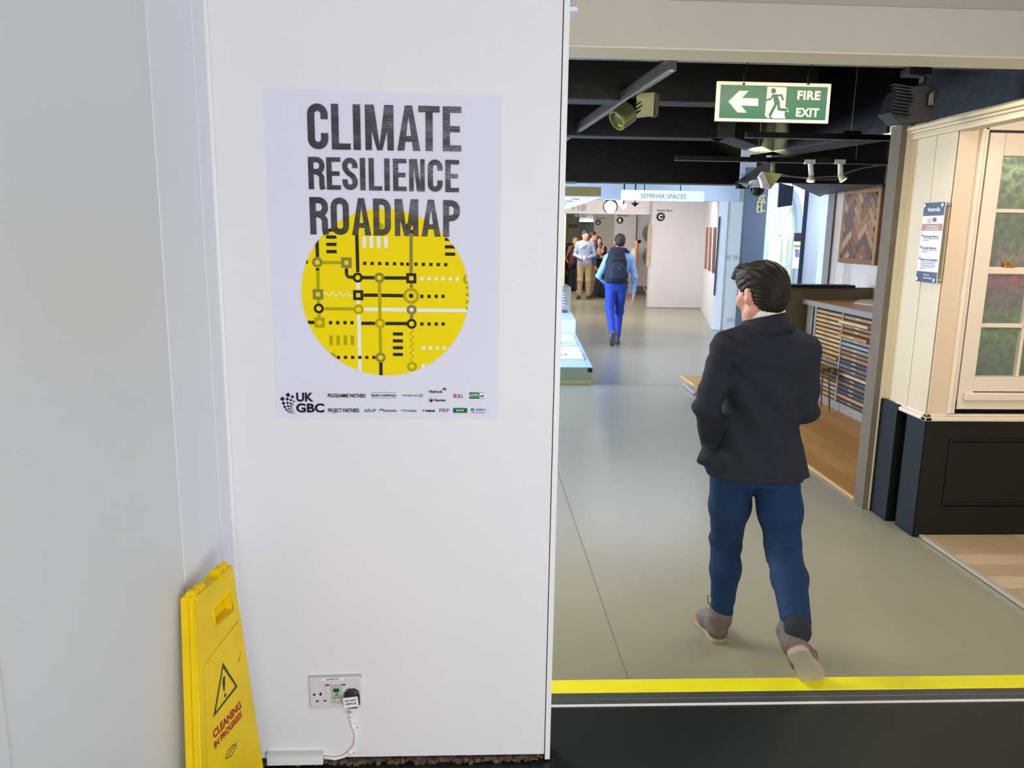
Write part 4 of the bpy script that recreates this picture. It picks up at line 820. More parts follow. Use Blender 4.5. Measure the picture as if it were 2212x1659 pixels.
for z0 in (zt1, zb1): MB().box(xl, 3.9, BY-.010, BY+.001, z0-.008, z0+.008).box(xl+.012, 3.9, BY-.016, BY+.001, z0-.018, z0-.012).build('panel_moulding', bayblack, bay, .003)
MB().box(xl, xl+.016, BY-.008, BY+.001, zb1, zt1).build('panel_moulding', bayblack, bay, .003)
# cornice over the open front of the bay
cm = empty('cornice', (2.5, 3.8, 2.25), 'stepped cream cornice running over the display bay', 'cornice')
for (dx, z0, z1) in ((0, 2.255, 2.275), (.006, 2.275, 2.288), (-.006, 2.288, 2.305), (-.020, 2.305, 2.325)): MB().box(2.512+dx, 2.60, 2.4, 4.66, z0, z1).build('cornice_step', cream, cm, .003)
struct('ceiling_bay', MB().box(2.60, 5, 2.4, 4.8, 2.332, 2.36), M('bronze_soffit', '#B89F7C', .5))
struct('trim_13', MB().box(2.464, 2.535, 4.66, 4.78, 0, 2.345), brownpost, bevel=.001)
struct('trim_14', MB().box(2.50, 2.535, 4.652, 4.6599, 0, 2.34), M('post_edge', '#CFC6AC', .5))
struct('wall_bay_back', MB().box(2.536, 4.4, 4.705, 4.78, 0, 2.33), brownpost)
struct('wall_bay_inside', MB().box(4.06, 4.15, 2.4, 4.7, 0, 2.33), cream)
# wooden floor of the bay: oak boards
ob = [M('oak_pale_%d' % i, c, .5, noise=(14, .12, (1, 9, 9))) for i, c in enumerate(('#B7A083', '#A8947A', '#C0AA8C', '#AD9678'))]
bf = empty('oak_floor', (2.9, 3.4, 0), 'pale oak boarded floor in front of the display bay', 'floor')
MB().box(2.572, 2.60, 1.2, BY-.002, 0, .016).build('edge_strip', M('edge_grey', '#A9A294', .5), bf, .003)
for r in range(20):
    y1 = BY-.003-r*.14; x = 2.601; k = 0; off = random.uniform(.3, .9)
    while x < 3.93:
        x2 = min(3.94, x+(off if k == 0 else 1.0)); MB().box(x+.0008, x2-.0008, y1-.139, y1, .002, .013).build('plank', ob[random.randrange(4)], bf); x = x2; k += 1
area('bay_ceiling_lamp', (3.1, 3.2, 2.31), (2.75, 4.3, .9), .5, 13, (1, .86, .68), .5)
# information panel on stand-offs
ip = empty('information_panel', (2.50, 4.42, 1.5), 'tall white and navy information panel on metal stand-offs on the cream panelling', 'sign')
TLp, TRp, BLp, BRp = [atX(x, y, 2.495) for x, y in ((1998, 437), (2041.6, 436), (1979, 608), (2024, 612))]
Yl, Yr = (TLp[1]+BLp[1])/2, (TRp[1]+BRp[1])/2; zT, zB2 = TLp[2]-.004, BLp[2]+.002; iw = Yl-Yr; ih = zT-zB2
IF = (np.array([2.497, Yl, zB2]), np.array([0, -1., 0]), np.array([0, 0, 1.]), np.array([-1., 0, 0]))
def ib(x0, x1, z0, z1, d0, d1, m_, nm_): return MB().prism([(x0*iw, z0*ih), (x1*iw, z0*ih), (x1*iw, z1*ih), (x0*iw, z1*ih)], (IF[0]+IF[3]*d0, IF[1], IF[2], IF[3]), d1-d0).build(nm_, m_, ip)
navy = M('panel_navy', '#1E2F52', .3)
ib(0, 1, 0, 1, 0, .004, M('panel_white', '#E6E6EC', .25), 'panel_sheet'); ib(0, 1, .835, 1, .004, .0046, navy, 'navy_band'); ib(0, 1, 0, .135, .004, .0046, navy, 'navy_band'); ib(0, 1, .65, .735, .004, .0046, M('panel_brown', '#9A7355', .4), 'brown_band'); ib(.5, .68, .76, .81, .004, .0046, M('panel_plum', '#5B2A66', .4), 'flag_mark')
def it(items, m_, nm_):
    mb = MB()
    for body, x0, x1, zb_, cap in items:
        V, Fs = text_geo(body, ((0, 0, 0), (1, 0, 0), (0, 1, 0), (0, 0, 1)), 1, 1, .012, 'LEFT', .0004); V[:, 0] -= V[:, 0].min(); k = (x1-x0)*iw/V[:, 0].max(); kz = cap*ih
        mb.add(IF[0]+np.outer(x0*iw+V[:, 0]*k, IF[1])+np.outer(zb_*ih+V[:, 1]*kz, IF[2])+np.outer(.0048+V[:, 2], IF[3]), Fs)
    mb.build(nm_, m_, ip)
it([('Ventrolla', .2, .8, .89, .05), ('Your Experts in', .22, .8, .697, .02), ('Heritage Windows', .2, .84, .664, .02), ('SCAN TO', .36, .62, .085, .018), ('SAVE MORE', .36, .78, .045, .018)], offw, 'pale_lettering')
it([('Preserving History', .14, .86, .565, .028), ('Durable Material', .13, .82, .42, .028), ('Hassle-Free Installation', .12, .96, .275, .026)], navy, 'navy_lettering')
mb = MB()
for z_, n_ in ((.545, 2), (.40, 2), (.255, 5), (.79, 3)):
    for k in range(n_): x0_, x1_ = (.14, .9-(.5 if k == n_-1 else .05*(k % 2))) if z_ < .7 else (.24, .44); mb.prism([(x0_*iw, (z_-k*.022)*ih), (x1_*iw, (z_-k*.022)*ih), (x1_*iw, (z_-k*.022+.008)*ih), (x0_*iw, (z_-k*.022+.008)*ih)], (IF[0]+IF[3]*.0044, IF[1], IF[2], IF[3]), .0004)
for z_ in (.575, .43, .285): mb.prism([(.04*iw, z_*ih), (.10*iw, z_*ih), (.10*iw, (z_+.03)*ih), (.04*iw, (z_+.03)*ih)], (IF[0]+IF[3]*.0044, IF[1], IF[2], IF[3]), .0004)
mb.build('text_lines', M('text_grey', '#5A6070', .5), ip)
for x_, z_ in ((.08, .965), (.92, .965), (.08, .035), (.92, .035)): MB().lathe([(.006, -.034), (.006, .004), (.010, .0045), (.010, .009)], IF[0]+IF[1]*x_*iw+IF[2]*z_*ih, IF[3], 14).build('stand_off', alum, ip)
# ================================================================ TIMBER SHOWROOM behind the post
tf = empty('timber_floor', (3.0, 6.5, 0), 'warm orange timber floor beside the drawer cabinet', 'floor')
tw = [M('oak_warm_%d' % i, c, .38, noise=(6, .12, (9, 1, 9))) for i, c in enumerate(('#C2883A', '#B97E33', '#C9914A', '#B5782F'))]
MB().box(2.49, 2.515, 4.785, 9.3, 0, .018).build('edge_strip', M('edge_oak', '#C9A468', .5), tf, .003)
x = 2.516
r = 0
while x < 4.3:
    y = 4.79-random.uniform(0, .8)
    while y < 9.3:
        y2 = y+1.1; a_, c_ = max(4.79, y), min(9.3, y2)
        if c_-a_ > .02: MB().box(x+.0007, x+.149, a_+.0007, c_-.0007, 0, .014).build('plank', tw[random.randrange(4)], tf)
        y = y2
    x += .15; r += 1
# drawer cabinet
kx = 3.56; ky0, ky1 = 5.55, 8.05; kz1 = 1.0
cabn = empty('drawer_cabinet', (kx+.35, 7, 0), 'grey framed cabinet with columns of thin wood sample drawers under a timber worktop', 'cabinet')
kgrey = M('cabinet_grey', '#8A8174', .55, noise=(7, .12))
MB().box(kx+.02, 4.285, ky0, ky1, .10, .985).build('carcass', M('cabinet_dark', '#2A221C', .8), cabn)
MB().box(kx+.012, 4.285, ky0, ky1, .014, .10).build('plinth', kgrey, cabn, .002)
ya = [atX(x_, y_, kx)[1] for x_, y_ in ((1761, 660), (1820, 690), (1888, 700))]
cols = [(ya[0], ya[1]+.0), (ya[1], ya[2]), (ya[2], ya[2]-.62), ]
divs = [ya[0]+.02, ya[1], ya[2], ya[2]-.64]
for yd in divs: MB().box(kx, kx+.05, yd-.018, yd+.014, .10, .985).build('upright', kgrey, cabn, .001)
dm1 = ['#B98F5C', '#C2965F', '#C8A06A', '#BA8A4C', '#BD9560', '#C79F66', '#C6A468', '#C49A5C', '#BE8F50', '#BD9258', '#A87C48', '#7E7466', '#8C6440', '#94724C', '#7C5A3E', '#6C4930', '#A88560', '#9C968C', '#94795A', '#A5845E']
dm2 = ['#A87E54', '#D2AC78', '#8C6C48', '#9A6A32', '#B87838', '#7C8280', '#87928F', '#8D7D6E', '#8A5C40', '#A0713F', '#46424C', '#66625C', '#5B4C50', '#C09C7C', '#3F4450', '#80603F', '#4C484C', '#46444C', '#B0845C', '#5C4A48']
dmm = {}
def dmat(c):
    if c not in dmm: dmm[c] = M('drawer_'+c[1:], c, .45, noise=(10, .14, (9, 1, 9)))
    return dmm[c]
bras = M('label_brass', '#D8C890', .3, metal=.6)
for ci, cl in enumerate((dm1, dm2, dm1[::-1])):
    yA, yB = divs[ci]-.02, divs[ci+1]+.016; nd = len(cl); top, bot = .965, .115
    for k, c in enumerate(cl):
        h = (top-bot)/nd; z = top-h*(k+1)+(0 if ci != 1 or k < 2 else 0); pop = random.uniform(0, .006)+(.05 if ci == 1 and k in (1, 4) else 0)+(.02 if ci == 2 and random.random() < .3 else 0)+(.02 if ci == 0 and k == 10 else 0)
        dr_ = MB().box(kx+.006-pop, kx+.04, yB+.004, yA-.004, z+.006, z+h*.74).build('drawer', dmat(c), cabn)
        ym = (yA+yB)/2; MB().box(kx+.002-pop, kx+.006-pop, ym-.045, ym+.045, z+.016, z+.028).build('label_holder', bras, dr_)
# worktop with return
MB().box(kx-.04, 4.285, ky0, 8.35, .985, 1.035).build('worktop_edge', M('worktop_grey', '#8E8880', .5), cabn, .003)
MB().box(kx-.038, 4.283, ky0, 8.348, 1.036, 1.040).build('worktop_surface', M('worktop_oak', '#B9813F', .35, noise=(4, .15, (9, 1, 9))), cabn)
sh = MB(); pq = [atZ(1858, 646, 1.041)[:2], atZ(1905, 642, 1.041)[:2], atZ(1925, 655, 1.041)[:2], atZ(1900, 662, 1.041)[:2], atZ(1845, 655, 1.041)[:2]]
sh.zprism([np.array(p_) for p_ in pq], 1.0405, 1.046); o = sh.build('sample_sheets', M('sheet_pink', '#D8BFA6', .5, noise=(12, .25)), None, origin=(float(pq[0][0]), float(pq[0][1]), 1.0405)); tag(o, 'pale printed sheets lying on the timber worktop', 'papers')
MB().box(kx+.0, 4.285, 8.06, 8.30, .014, .985).build('end_panel', kgrey, cabn)
# timber boarded wall with parquet picture
bw_ = empty('boarded_wall', (4.3, 8, 0), 'pale vertical timber boarding on the wall above the cabinet', 'wall')
pb = [M('lime_board_%d' % i, c, .6, noise=(5, .10, (9, 9, 1))) for i, c in enumerate(('#CFC2B2', '#C5B6A6', '#D5CABC', '#BFB0A2'))]
y = 4.9
while y < 9.4: MB().box(4.29, 4.33, y+.001, y+.199, .02, 2.98).build('board', pb[random.randrange(4)], bw_, .001); y += .2
PX = 4.25; pyA, pyB = 9.16, 8.30; pz0_, pz1_ = 1.405, 2.235
pa = empty('parquet_picture', (PX, 8.73, pz0_), 'framed woven parquet timber panel hanging on the pale boarded wall', 'picture')
MB().box(PX, PX+.038, pyB, pyA, pz0_, pz1_).build('backing', M('parquet_edge', '#7A4A1E', .5), pa)
wds = [M('parquet_%d' % i, c, .35, noise=(20, .15)) for i, c in enumerate(('#9A7050', '#8A6448', '#A67E5A', '#7C5A46', '#B08A66', '#6B5348'))]
MB().box(PX-.012, PX, pyB, pyB+.055, pz0_, pz1_).build('frame_board', wds[2], pa); MB().box(PX-.012, PX, pyA-.055, pyA, pz0_, pz1_).build('frame_board', wds[0], pa)
MB().box(PX-.012, PX, pyB+.056, pyA-.056, pz1_-.06, pz1_).build('frame_board', wds[2], pa); MB().box(PX-.012, PX, pyB+.056, pyA-.056, pz0_, pz0_+.06).build('frame_board', wds[1], pa)
def clip_rect(poly, r_):
    for ax_, lim, sg in ((0, r_[0], 1), (0, r_[1], -1), (1, r_[2], 1), (1, r_[3], -1)):
        out = []
        for k in range(len(poly)):
            p, q = poly[k-1], poly[k]; sp1, sq1 = (p[ax_]-lim)*sg, (q[ax_]-lim)*sg
            if sp1*sq1 < 0: t = sp1/(sp1-sq1); out.append((p[0]+(q[0]-p[0])*t, p[1]+(q[1]-p[1])*t))
            if sq1 >= 0: out.append(q)
        poly = out
        if not poly: return []
    return poly
RC = (pyB+.057, pyA-.057, pz0_+.061, pz1_-.061); L_, W_ = .24, .08; ca = math.cos(math.radians(50)); sa = math.sin(math.radians(50))
for i in range(-7, 8):
    for j in range(-7, 8):
        for s_ in (0, 1):
            x0_, y0_ = i*W_+j*L_, i*W_-j*L_
            rect_ = [(x0_, y0_), (x0_+L_, y0_), (x0_+L_, y0_+W_), (x0_, y0_+W_)] if s_ == 0 else [(x0_-W_, y0_), (x0_, y0_), (x0_, y0_+L_), (x0_-W_, y0_+L_)]
            g2 = .0015; cxm = sum(p_[0] for p_ in rect_)/4; cym = sum(p_[1] for p_ in rect_)/4; rect_ = [(cxm+(a-cxm)*.985, cym+(b2-cym)*.97) for a, b2 in rect_]
            rt_ = [((pyA+pyB)/2+a*ca-b2*sa, (pz0_+pz1_)/2+a*sa+b2*ca) for a, b2 in rect_]
            pl_ = clip_rect(rt_, RC)
            if len(pl_) > 2:
                ar = abs(sum(pl_[k-1][0]*pl_[k][1]-pl_[k][0]*pl_[k-1][1] for k in range(len(pl_))))/2
                if ar > .0012: MB().prism(pl_, ((PX-.002, 0, 0), (0, 1, 0), (0, 0, 1), (-1, 0, 0)), .008+random.uniform(0, .003)).build('parquet_block', wds[random.randrange(6)], pa)
# low partition with black top, olive face
p0, p1 = atY(1690, 614, 8.35), atY(1757, 614, 8.35); lwz = p0[2]
struct('wall_low', MB().box(p0[0]-.3, 4.3, 8.36, 8.44, 0, lwz-.03), M('olive_grey', '#6E664E', .6))
struct('trim_15', MB().box(p0[0]-.33, atY(1858, 618, 8.3)[0]-.05, 8.30, 8.50, lwz-.03, lwz), blackm)
# leaning display board at floor behind the man
q_ = [atZ(1474, 831, .10), atZ(1512, 832, .10), atZ(1530, 856, .06), atZ(1500, 854, .04)]
ds = empty('low_display_lectern', tuple(q_[0]*np.array([1, 1, 0])), 'low tilted display board with aluminium edge behind the man in the dark jacket', 'display')
q_ = [np.array([2.16, 9.0, .16]), np.array([3.0, 9.0, .16]), np.array([3.0, 7.9, .10]), np.array([2.32, 7.9, .10])]
q_[0] = atZ(1476, 832, .12); q_[3] = atZ(1501, 852, .09); q_[1] = q_[0]+np.array([.9, 0, 0]); q_[2] = q_[3]+np.array([.8, 0, 0])
slab([x_+np.array([.03, 0, .002]) for x_ in q_], (0, 0, -.02)).build('tilted_board', M('board_oak', '#C9A468', .4), ds)
MB().tube([q_[0], q_[3]], .022, 6).build('metal_edge', alum, ds); MB().box(q_[3][0]+.1, q_[1][0], q_[3][1]+.05, q_[0][1]-.05, 0, .09).build('base', blackm, ds)
# chair leg tips seen under the cabinet: small bronze stool
p = atZ(1742, 888, .014); so = empty('stool', (p[0]+.12, p[1]+.1, .014), 'small stool with thin bronze legs behind the man by the cabinet', 'stool')
for dx, dy in ((0, 0), (.24, .02), (.02, .24), (.26, .26)): MB().tube([(p[0]+dx, p[1]+dy, .014), (p[0]+.04+dx*.7, p[1]+.03+dy*.7, .40)], .008, 7).build('leg', M('bronze', '#8A5A28', .4, metal=.5), so)
MB().lathe([(.12, 0), (.13, .01), (.13, .03), (.12, .04)], (p[0]+.13, p[1]+.13, .40), (0, 0, 1), 20).build('seat', M('stool_olive', '#7A7040', .6), so)
# ================================================================ REAR HALL OBJECTS
# hanging SEMINAR SPACES sign
SYY = 12.0
a, b_ = atY(1343, 410, SYY), atY(1521, 436, SYY)
sg = empty('seminar_sign', ((a[0]+b_[0])/2, SYY, b_[2]), 'white hanging box sign lettered SEMINAR SPACES', 'sign')
MB().box(a[0], b_[0], SYY, SYY+.06, b_[2], a[2]).build('sign_box', M('lit_sign', '#F2FAF8', .4, emit=('#EAF6F4', .05)), sg, .006)
V, Fs = text_geo('SEMINAR SPACES', ((0, 0, 0), (1, 0, 0), (0, 1, 0), (0, 0, 1)), 1, 1, .0, 'LEFT', .002); V[:, 0] -= V[:, 0].min(); p, q = atY(1384, 428, SYY), atY(1482, 428, SYY); kz = atY(1384, 418, SYY)[2]-p[2]
MB().add(np.column_stack([p[0]+V[:, 0]*(q[0]-p[0])/V[:, 0].max(), SYY-.001-V[:, 2], p[2]+V[:, 1]*kz]), Fs).build('sign_lettering', M('sign_grey_green', '#5E8380', .5), sg)
for x in (1393, 1471): p = atY(x, 409, SYY); MB().tube([(p[0], SYY+.03, a[2]), (p[0], SYY+.03, a[2]+.09), (p[0]-.08, SYY+.03, a[2]+.11)], .008, 6).tube([(p[0], SYY+.03, a[2]+.05), (p[0], SYY+.03, 2.75)], .005, 6).build('hanging_hook', blackm, sg)
# spotlight with bright lamp in front of the pink beam
def lamp(x, y, Y, lab, dirv, r=.13, em=14):
    c = atY(x, y, Y); g_ = empty('ceiling_spotlight', tuple(c), lab, 'spotlight'); dv = np.array(dirv, float); dv /= np.linalg.norm(dv)
    MB().lathe([(r*.5, -r*1.3), (r*.7, -r), (r, 0), (r*1.05, r*.5), (r*.9, r*.5), (r*.85, 0)], c, dv, 20).build('lamp_housing', M('lamp_bronze', '#5A4A3E', .4, metal=.5), g_, smooth=True)
    MB().lathe([(r*.84, 0), (r*.84, .01)], c+dv*r*.42, dv, 20).build('glowing_lens', M('lens_hot', '#FFF6E0', .3, emit=('#FFF3D8', em)), g_)
    MB().tube([c-dv*r, c+[0, 0, .22], (c[0], c[1], 2.75)], .015, 8).build('stem', blackm, g_); return c
c = lamp(1319, 444, 14.8, 'bright round spotlight shining left of the SEMINAR SPACES sign', (-.25, -1, -.45)); spot('lamp_beam', tuple(c+np.array([0, -.2, -.15])), (3.0, 18, .4), 90, (1, .9, .74), 80)
g_ = empty('ceiling_spotlight', tuple(atY(1341, 437, 14.8)), 'white cylinder spotlight beside the bright round one', 'spotlight'); p = atY(1341, 437, 14.8); MB().lathe([(.05, -.12), (.06, -.1), (.06, .12), (.05, .13)], p, (.5, -.3, -.7), 14).build('lamp_body', M('lamp_white', '#FFFFFF', .4, emit=('#FFFFFF', 1.0)), g_, smooth=True)
for xs, lab in (((1365, 1381, 1373, 1365, 446), 'black pointed fixture under the SEMINAR SPACES sign'), ((1346, 1351, 1347, 1346, 441), 'small black fixture at the left end of the SEMINAR SPACES sign')):
    p, q, r_ = atY(xs[0], 438, 13.5), atY(xs[1], 438, 13.5), atY(xs[2], xs[4], 13.5); g_ = slab([p, q, r_], (0, .1, 0)).tube([(p+q)/2+[0, .05, -.02], ((p[0]+q[0])/2, p[1]+.05, 2.75)], .012, 6).build('black_fixture', blackm, None, origin=tuple(p)); tag(g_, lab, 'fixture')
# display plinth, model case, light canopy
pp0 = atZ(1278, 830, 0); prx = pp0[0]; pY = pp0[1]
pl = empty('display_plinth', (prx-.9, pY+1.2, 0), 'low pale green and white lightbox plinth beside the end of the white wall', 'plinth')
ang = math.radians(-4); 
p2 = atZ(1243, 721, .19); p3 = atZ(1233, 680, .39)
dx = (p2[0]-prx)/(p2[1]-pY)
sagem = M('sage_green', '#9DB79E', .5)
MB().zprism([(prx-2.2, pY), (prx, pY), (prx+dx*5, pY+5), (prx-2.2, pY+5)], .045, .186).build('plinth_body', sagem, pl, .002)
MB().zprism([(prx-2.2, pY), (prx, pY), (prx+dx*5, pY+5), (prx-2.2, pY+5)], 0, .045).build('plinth_foot', M('foot_cream', '#C9C9A4', .5), pl, .002)
MB().zprism([(prx-2.2, pY-.004), (prx+.004, pY-.004), (prx+dx*5, pY+5), (prx-2.2, pY+5)], .186, .197).build('plinth_top', M('light_top', '#A9C4EE', .4), pl, .002)
MB().box(prx-.05, prx+.001, pY-.008, pY, .14, .186).build('corner_tab', blackm, pl)
y2 = p2[1]; x2 = p2[0]
MB().zprism([(x2-2, y2), (x2, y2), (x2+dx*2.4, y2+2.4), (x2-2, y2+2.4)], .197, .40).build('upper_step', M('step_white', '#CFE0F8', .4), pl, .002)
# picture sheets lying on the plinth top
for i, (ya_, yb_, xr_a, xr_b) in enumerate(((762, 778, 1255, 1261), (750, 762, 1251, 1255), (738, 748, 1245, 1249), (730, 736.5, 1240, 1244), (723.5, 728.5, 1238, 1240))):
    A1, B1 = atZ(xr_a, ya_+0, .199), atZ(xr_b, yb_, .199); L1, L2 = prx-1.6, prx-1.6
    o = MB().zprism([(L1, B1[1]), (B1[0], B1[1]), (A1[0], A1[1]), (L1, A1[1])], .1975, .203+(.012 if i == 0 else 0)).build('picture_sheet', M('sheet_white' if i != 2 else 'sheet_pale_blue', '#F6F8FF' if i != 2 else '#BFD4F2', .3), None, origin=((L1+B1[0])/2, (A1[1]+B1[1])/2, .1975))
    tag(o, ['white picture sheet nearest the front of the plinth, slightly thicker', 'second white picture sheet from the front of the plinth', 'pale blue picture sheet, third from the front of the plinth', 'fourth picture sheet from the front, just before the last', 'picture sheet lying against the raised step of the plinth'][i], 'picture', 'picture sheets on the plinth')
    cx_ = (L1+B1[0])/2+.5; cy_ = (A1[1]+B1[1])/2; mb = MB()
    for k in range(14): aa = random.uniform(0, 6.3); rr = random.uniform(0, .16); mb.obox((cx_+rr*1.4*math.cos(aa), cy_+rr*.5*math.sin(aa), .204+(.012 if i == 0 else 0)), (math.cos(aa*2), math.sin(aa*2), 0), (-math.sin(aa*2), math.cos(aa*2), 0), (0, 0, 1), .05, .012, .0008)
    mb.build('printed_sketch', M('sketch_tan', '#D9CDB8' if i != 2 else '#8FA6CC', .5), o)
# acrylic case with small slab model
cs0 = atZ(1232, 676, .40); cX = cs0[0]; cYv = cs0[1]; czt = atY(1232, 621, cYv)[2]
mc = empty('model_case', (cX-.5, cYv+.5, .40), 'clear acrylic case with a grey slab block model on the plinth', 'display case')
acr = M('acrylic', '#E8F0F8', .05, trans=.9, alpha=.45, spec=.7)
w4 = 1.5; d4 = 1.0; 
for nm_, bb in (('front_pane', (cX-w4, cX, cYv, cYv+.012, .401, czt)), ('back_pane', (cX-w4, cX, cYv+d4, cYv+d4+.012, .401, czt)), ('side_pane', (cX-.012, cX, cYv+.012, cYv+d4, .401, czt)), ('top_pane', (cX-w4, cX, cYv, cYv+d4, czt, czt+.012))): MB().box(*bb).build(nm_, acr, mc)
mdl = empty('slab_model', (cX-.9, cYv+.4, .40), 'grey block model with stacked white floor slabs inside the clear case', 'model')
xm1 = atY(1217, 650, cYv+.15)[0]
MB().box(xm1-1.2, xm1, cYv+.1, cYv+.5, .41, .41+(czt-.41)*.85).build('block', M('model_grey', '#6E7C90', .5), mdl)
for k in range(6): zz = .46+k*(czt-.5)/6.5; MB().box(xm1-1.22, xm1+.01, cYv+.085, cYv+.51, zz, zz+.02).build('floor_slab', offw, mdl)
MB().box(xm1-1.2, xm1+.06, cYv+.02, cYv+.08, .402, .44).build('navy_base', M('navy_base', '#1C2350', .4), mdl)
# overhead light canopy
cn0 = atY(1298, 427, 8.6); cnt = atY(1300, 404, 8.6)[2]
cn = empty('light_canopy', (cn0[0]-1, 10, cn0[2]), 'beige edged overhead light canopy above the display plinth', 'canopy')
cdx = .14
MB().zprism([(cn0[0]-2.4, 8.6), (cn0[0], 8.6), (cn0[0]+cdx*4.5*.2, 13.1), (cn0[0]-2.4, 13.1)], cn0[2]+.012, cnt).build('fascia_box', M('canopy_beige', '#C9C69A', .5), cn, .002)
MB().zprism([(cn0[0]-2.4, 8.602), (cn0[0]-.002, 8.602), (cn0[0]+cdx*4.5*.2, 13.1), (cn0[0]-2.4, 13.1)], cn0[2], cn0[2]+.012).build('glowing_soffit', M('soffit_glow', '#DCE8FF', .5, emit=('#D6E4FF', .45)), cn)
for x_ in (.3, 2.0):
    for y_ in (9.5, 12.5): MB().tube([(cn0[0]-x_, y_, cnt-.01), (cn0[0]-x_, y_, 2.75)], .008, 6).build('hanging_rod', blackm, cn)
for r in range(7):
    for cc_ in (.35, 1.0):
        y = 8.95+r*.6; x = cn0[0]-cc_
        MB().lathe([(.05, -.006), (.05, 0)], (x, y, cn0[2]), (0, 0, 1), 14).build('downlight', M('downlight_hot', '#FFFFFF', .4, emit=('#F4FAFF', 5)), cn); MB().box(x+.08, x+.16, y-.02, y+.02, cn0[2]-.012, cn0[2]).build('vent', M('vent_blue', '#9AA6D6', .5), cn)
g_ = empty('small_notice', tuple(atY(1235, 394, 8.98)), 'small pale notice fixed at the bottom of the black beam', 'notice'); p, q = atY(1222, 392, 8.97), atY(1245, 397, 8.97); MB().box(p[0], q[0], 8.96, 8.98, q[2], p[2]).build('card', M('notice_grey', '#C8C8CC', .5), g_)
# lettered seminar space roundels
def roundel(ch, x, y, r_, Y, lab, cap, captxt=None):
    c = atY(x, y, Y); R_ = r_*Y/1700*1.0; g_ = empty('space_roundel', tuple(c), lab, 'sign', 'lettered seminar space roundels')
    MB().lathe([(R_, 0), (R_, .01)], c+np.array([0, 0, 0]), (0, -1, 0), 32).build('black_disc', M('disc_black', '#17171B', .5), g_)
    V, Fs = text_geo(ch, ((0, 0, 0), (1, 0, 0), (0, 1, 0), (0, 0, 1)), 1, 1, .03, 'CENTER', .004); cx_ = (V[:, 0].max()+V[:, 0].min())/2; k = cap*Y/1700/.7*.7
    MB().add(np.column_stack([c[0]+(V[:, 0]-cx_)*k, Y-.011-V[:, 2], c[2]+(V[:, 1]-.5)*k]), Fs).build('letter', offw, g_)
    if captxt:
        V, Fs = text_geo(captxt[0], ((0, 0, 0), (1, 0, 0), (0, 1, 0), (0, 0, 1)), 1, 1, .01, 'LEFT', .004); V[:, 0] -= V[:, 0].min(); p, q = atY(captxt[1], captxt[3], Y), atY(captxt[2], captxt[3], Y)
        MB().add(np.column_stack([p[0]+V[:, 0]*(q[0]-p[0])/V[:, 0].max(), Y-.002-V[:, 2], p[2]+V[:, 1]*captxt[4]*Y/1700]), Fs).build('caption_lettering', M('disc_black', '#17171B', .5), g_)
roundel('C', 1427, 468.5, 9.3, 18.3, 'black round sign with white letter C on the pale partition', 9, ('Seminar Space', 1419, 1452, 456, 4.2))
roundel('B', 1339, 476, 7, 22.5, 'black round sign with white letter B', 7, ('Seminar Space', 1333, 1357, 467, 3.2))
roundel('A', 1292, 480.5, 5.6, 24.5, 'black round sign with white letter A', 5.6, ('Seminar Space', 1288, 1307, 472.5, 2.6))
# outlined digits on the pink beam
V, Fs = text_geo('118', ((0, 0, 0), (1, 0, 0), (0, 1, 0), (0, 0, 1)), 1, 1, .0, 'LEFT', .004); V[:, 0] -= V[:, 0].min(); p, q = atY(1238, 454, 18.55), atY(1265, 454, 18.55); h_ = 12.5*18.55/1700
n_ = empty('wall_numerals', tuple(p), 'outlined figures on the pinkish beam above the far passage', 'lettering')
MB().add(np.column_stack([p[0]+V[:, 0]*(q[0]-p[0])/V[:, 0].max(), 18.555-V[:, 2], p[2]+V[:, 1]*h_]), Fs).build('figure_outline', M('numeral_brown', '#6A5550', .6), n_)
V2 = V.copy(); V, Fs = text_geo('118', ((0, 0, 0), (1, 0, 0), (0, 1, 0), (0, 0, 1)), 1, 1, -.022, 'LEFT', .004); V[:, 0] -= V[:, 0].min(); MB().add(np.column_stack([p[0]+.012+V[:, 0]*(q[0]-p[0]-.024)/V[:, 0].max(), 18.55-V[:, 2], p[2]+.006+V[:, 1]*h_*.97]), Fs).build('figure_fill', M('pink_beam', '#E2D6D2', .6), n_)
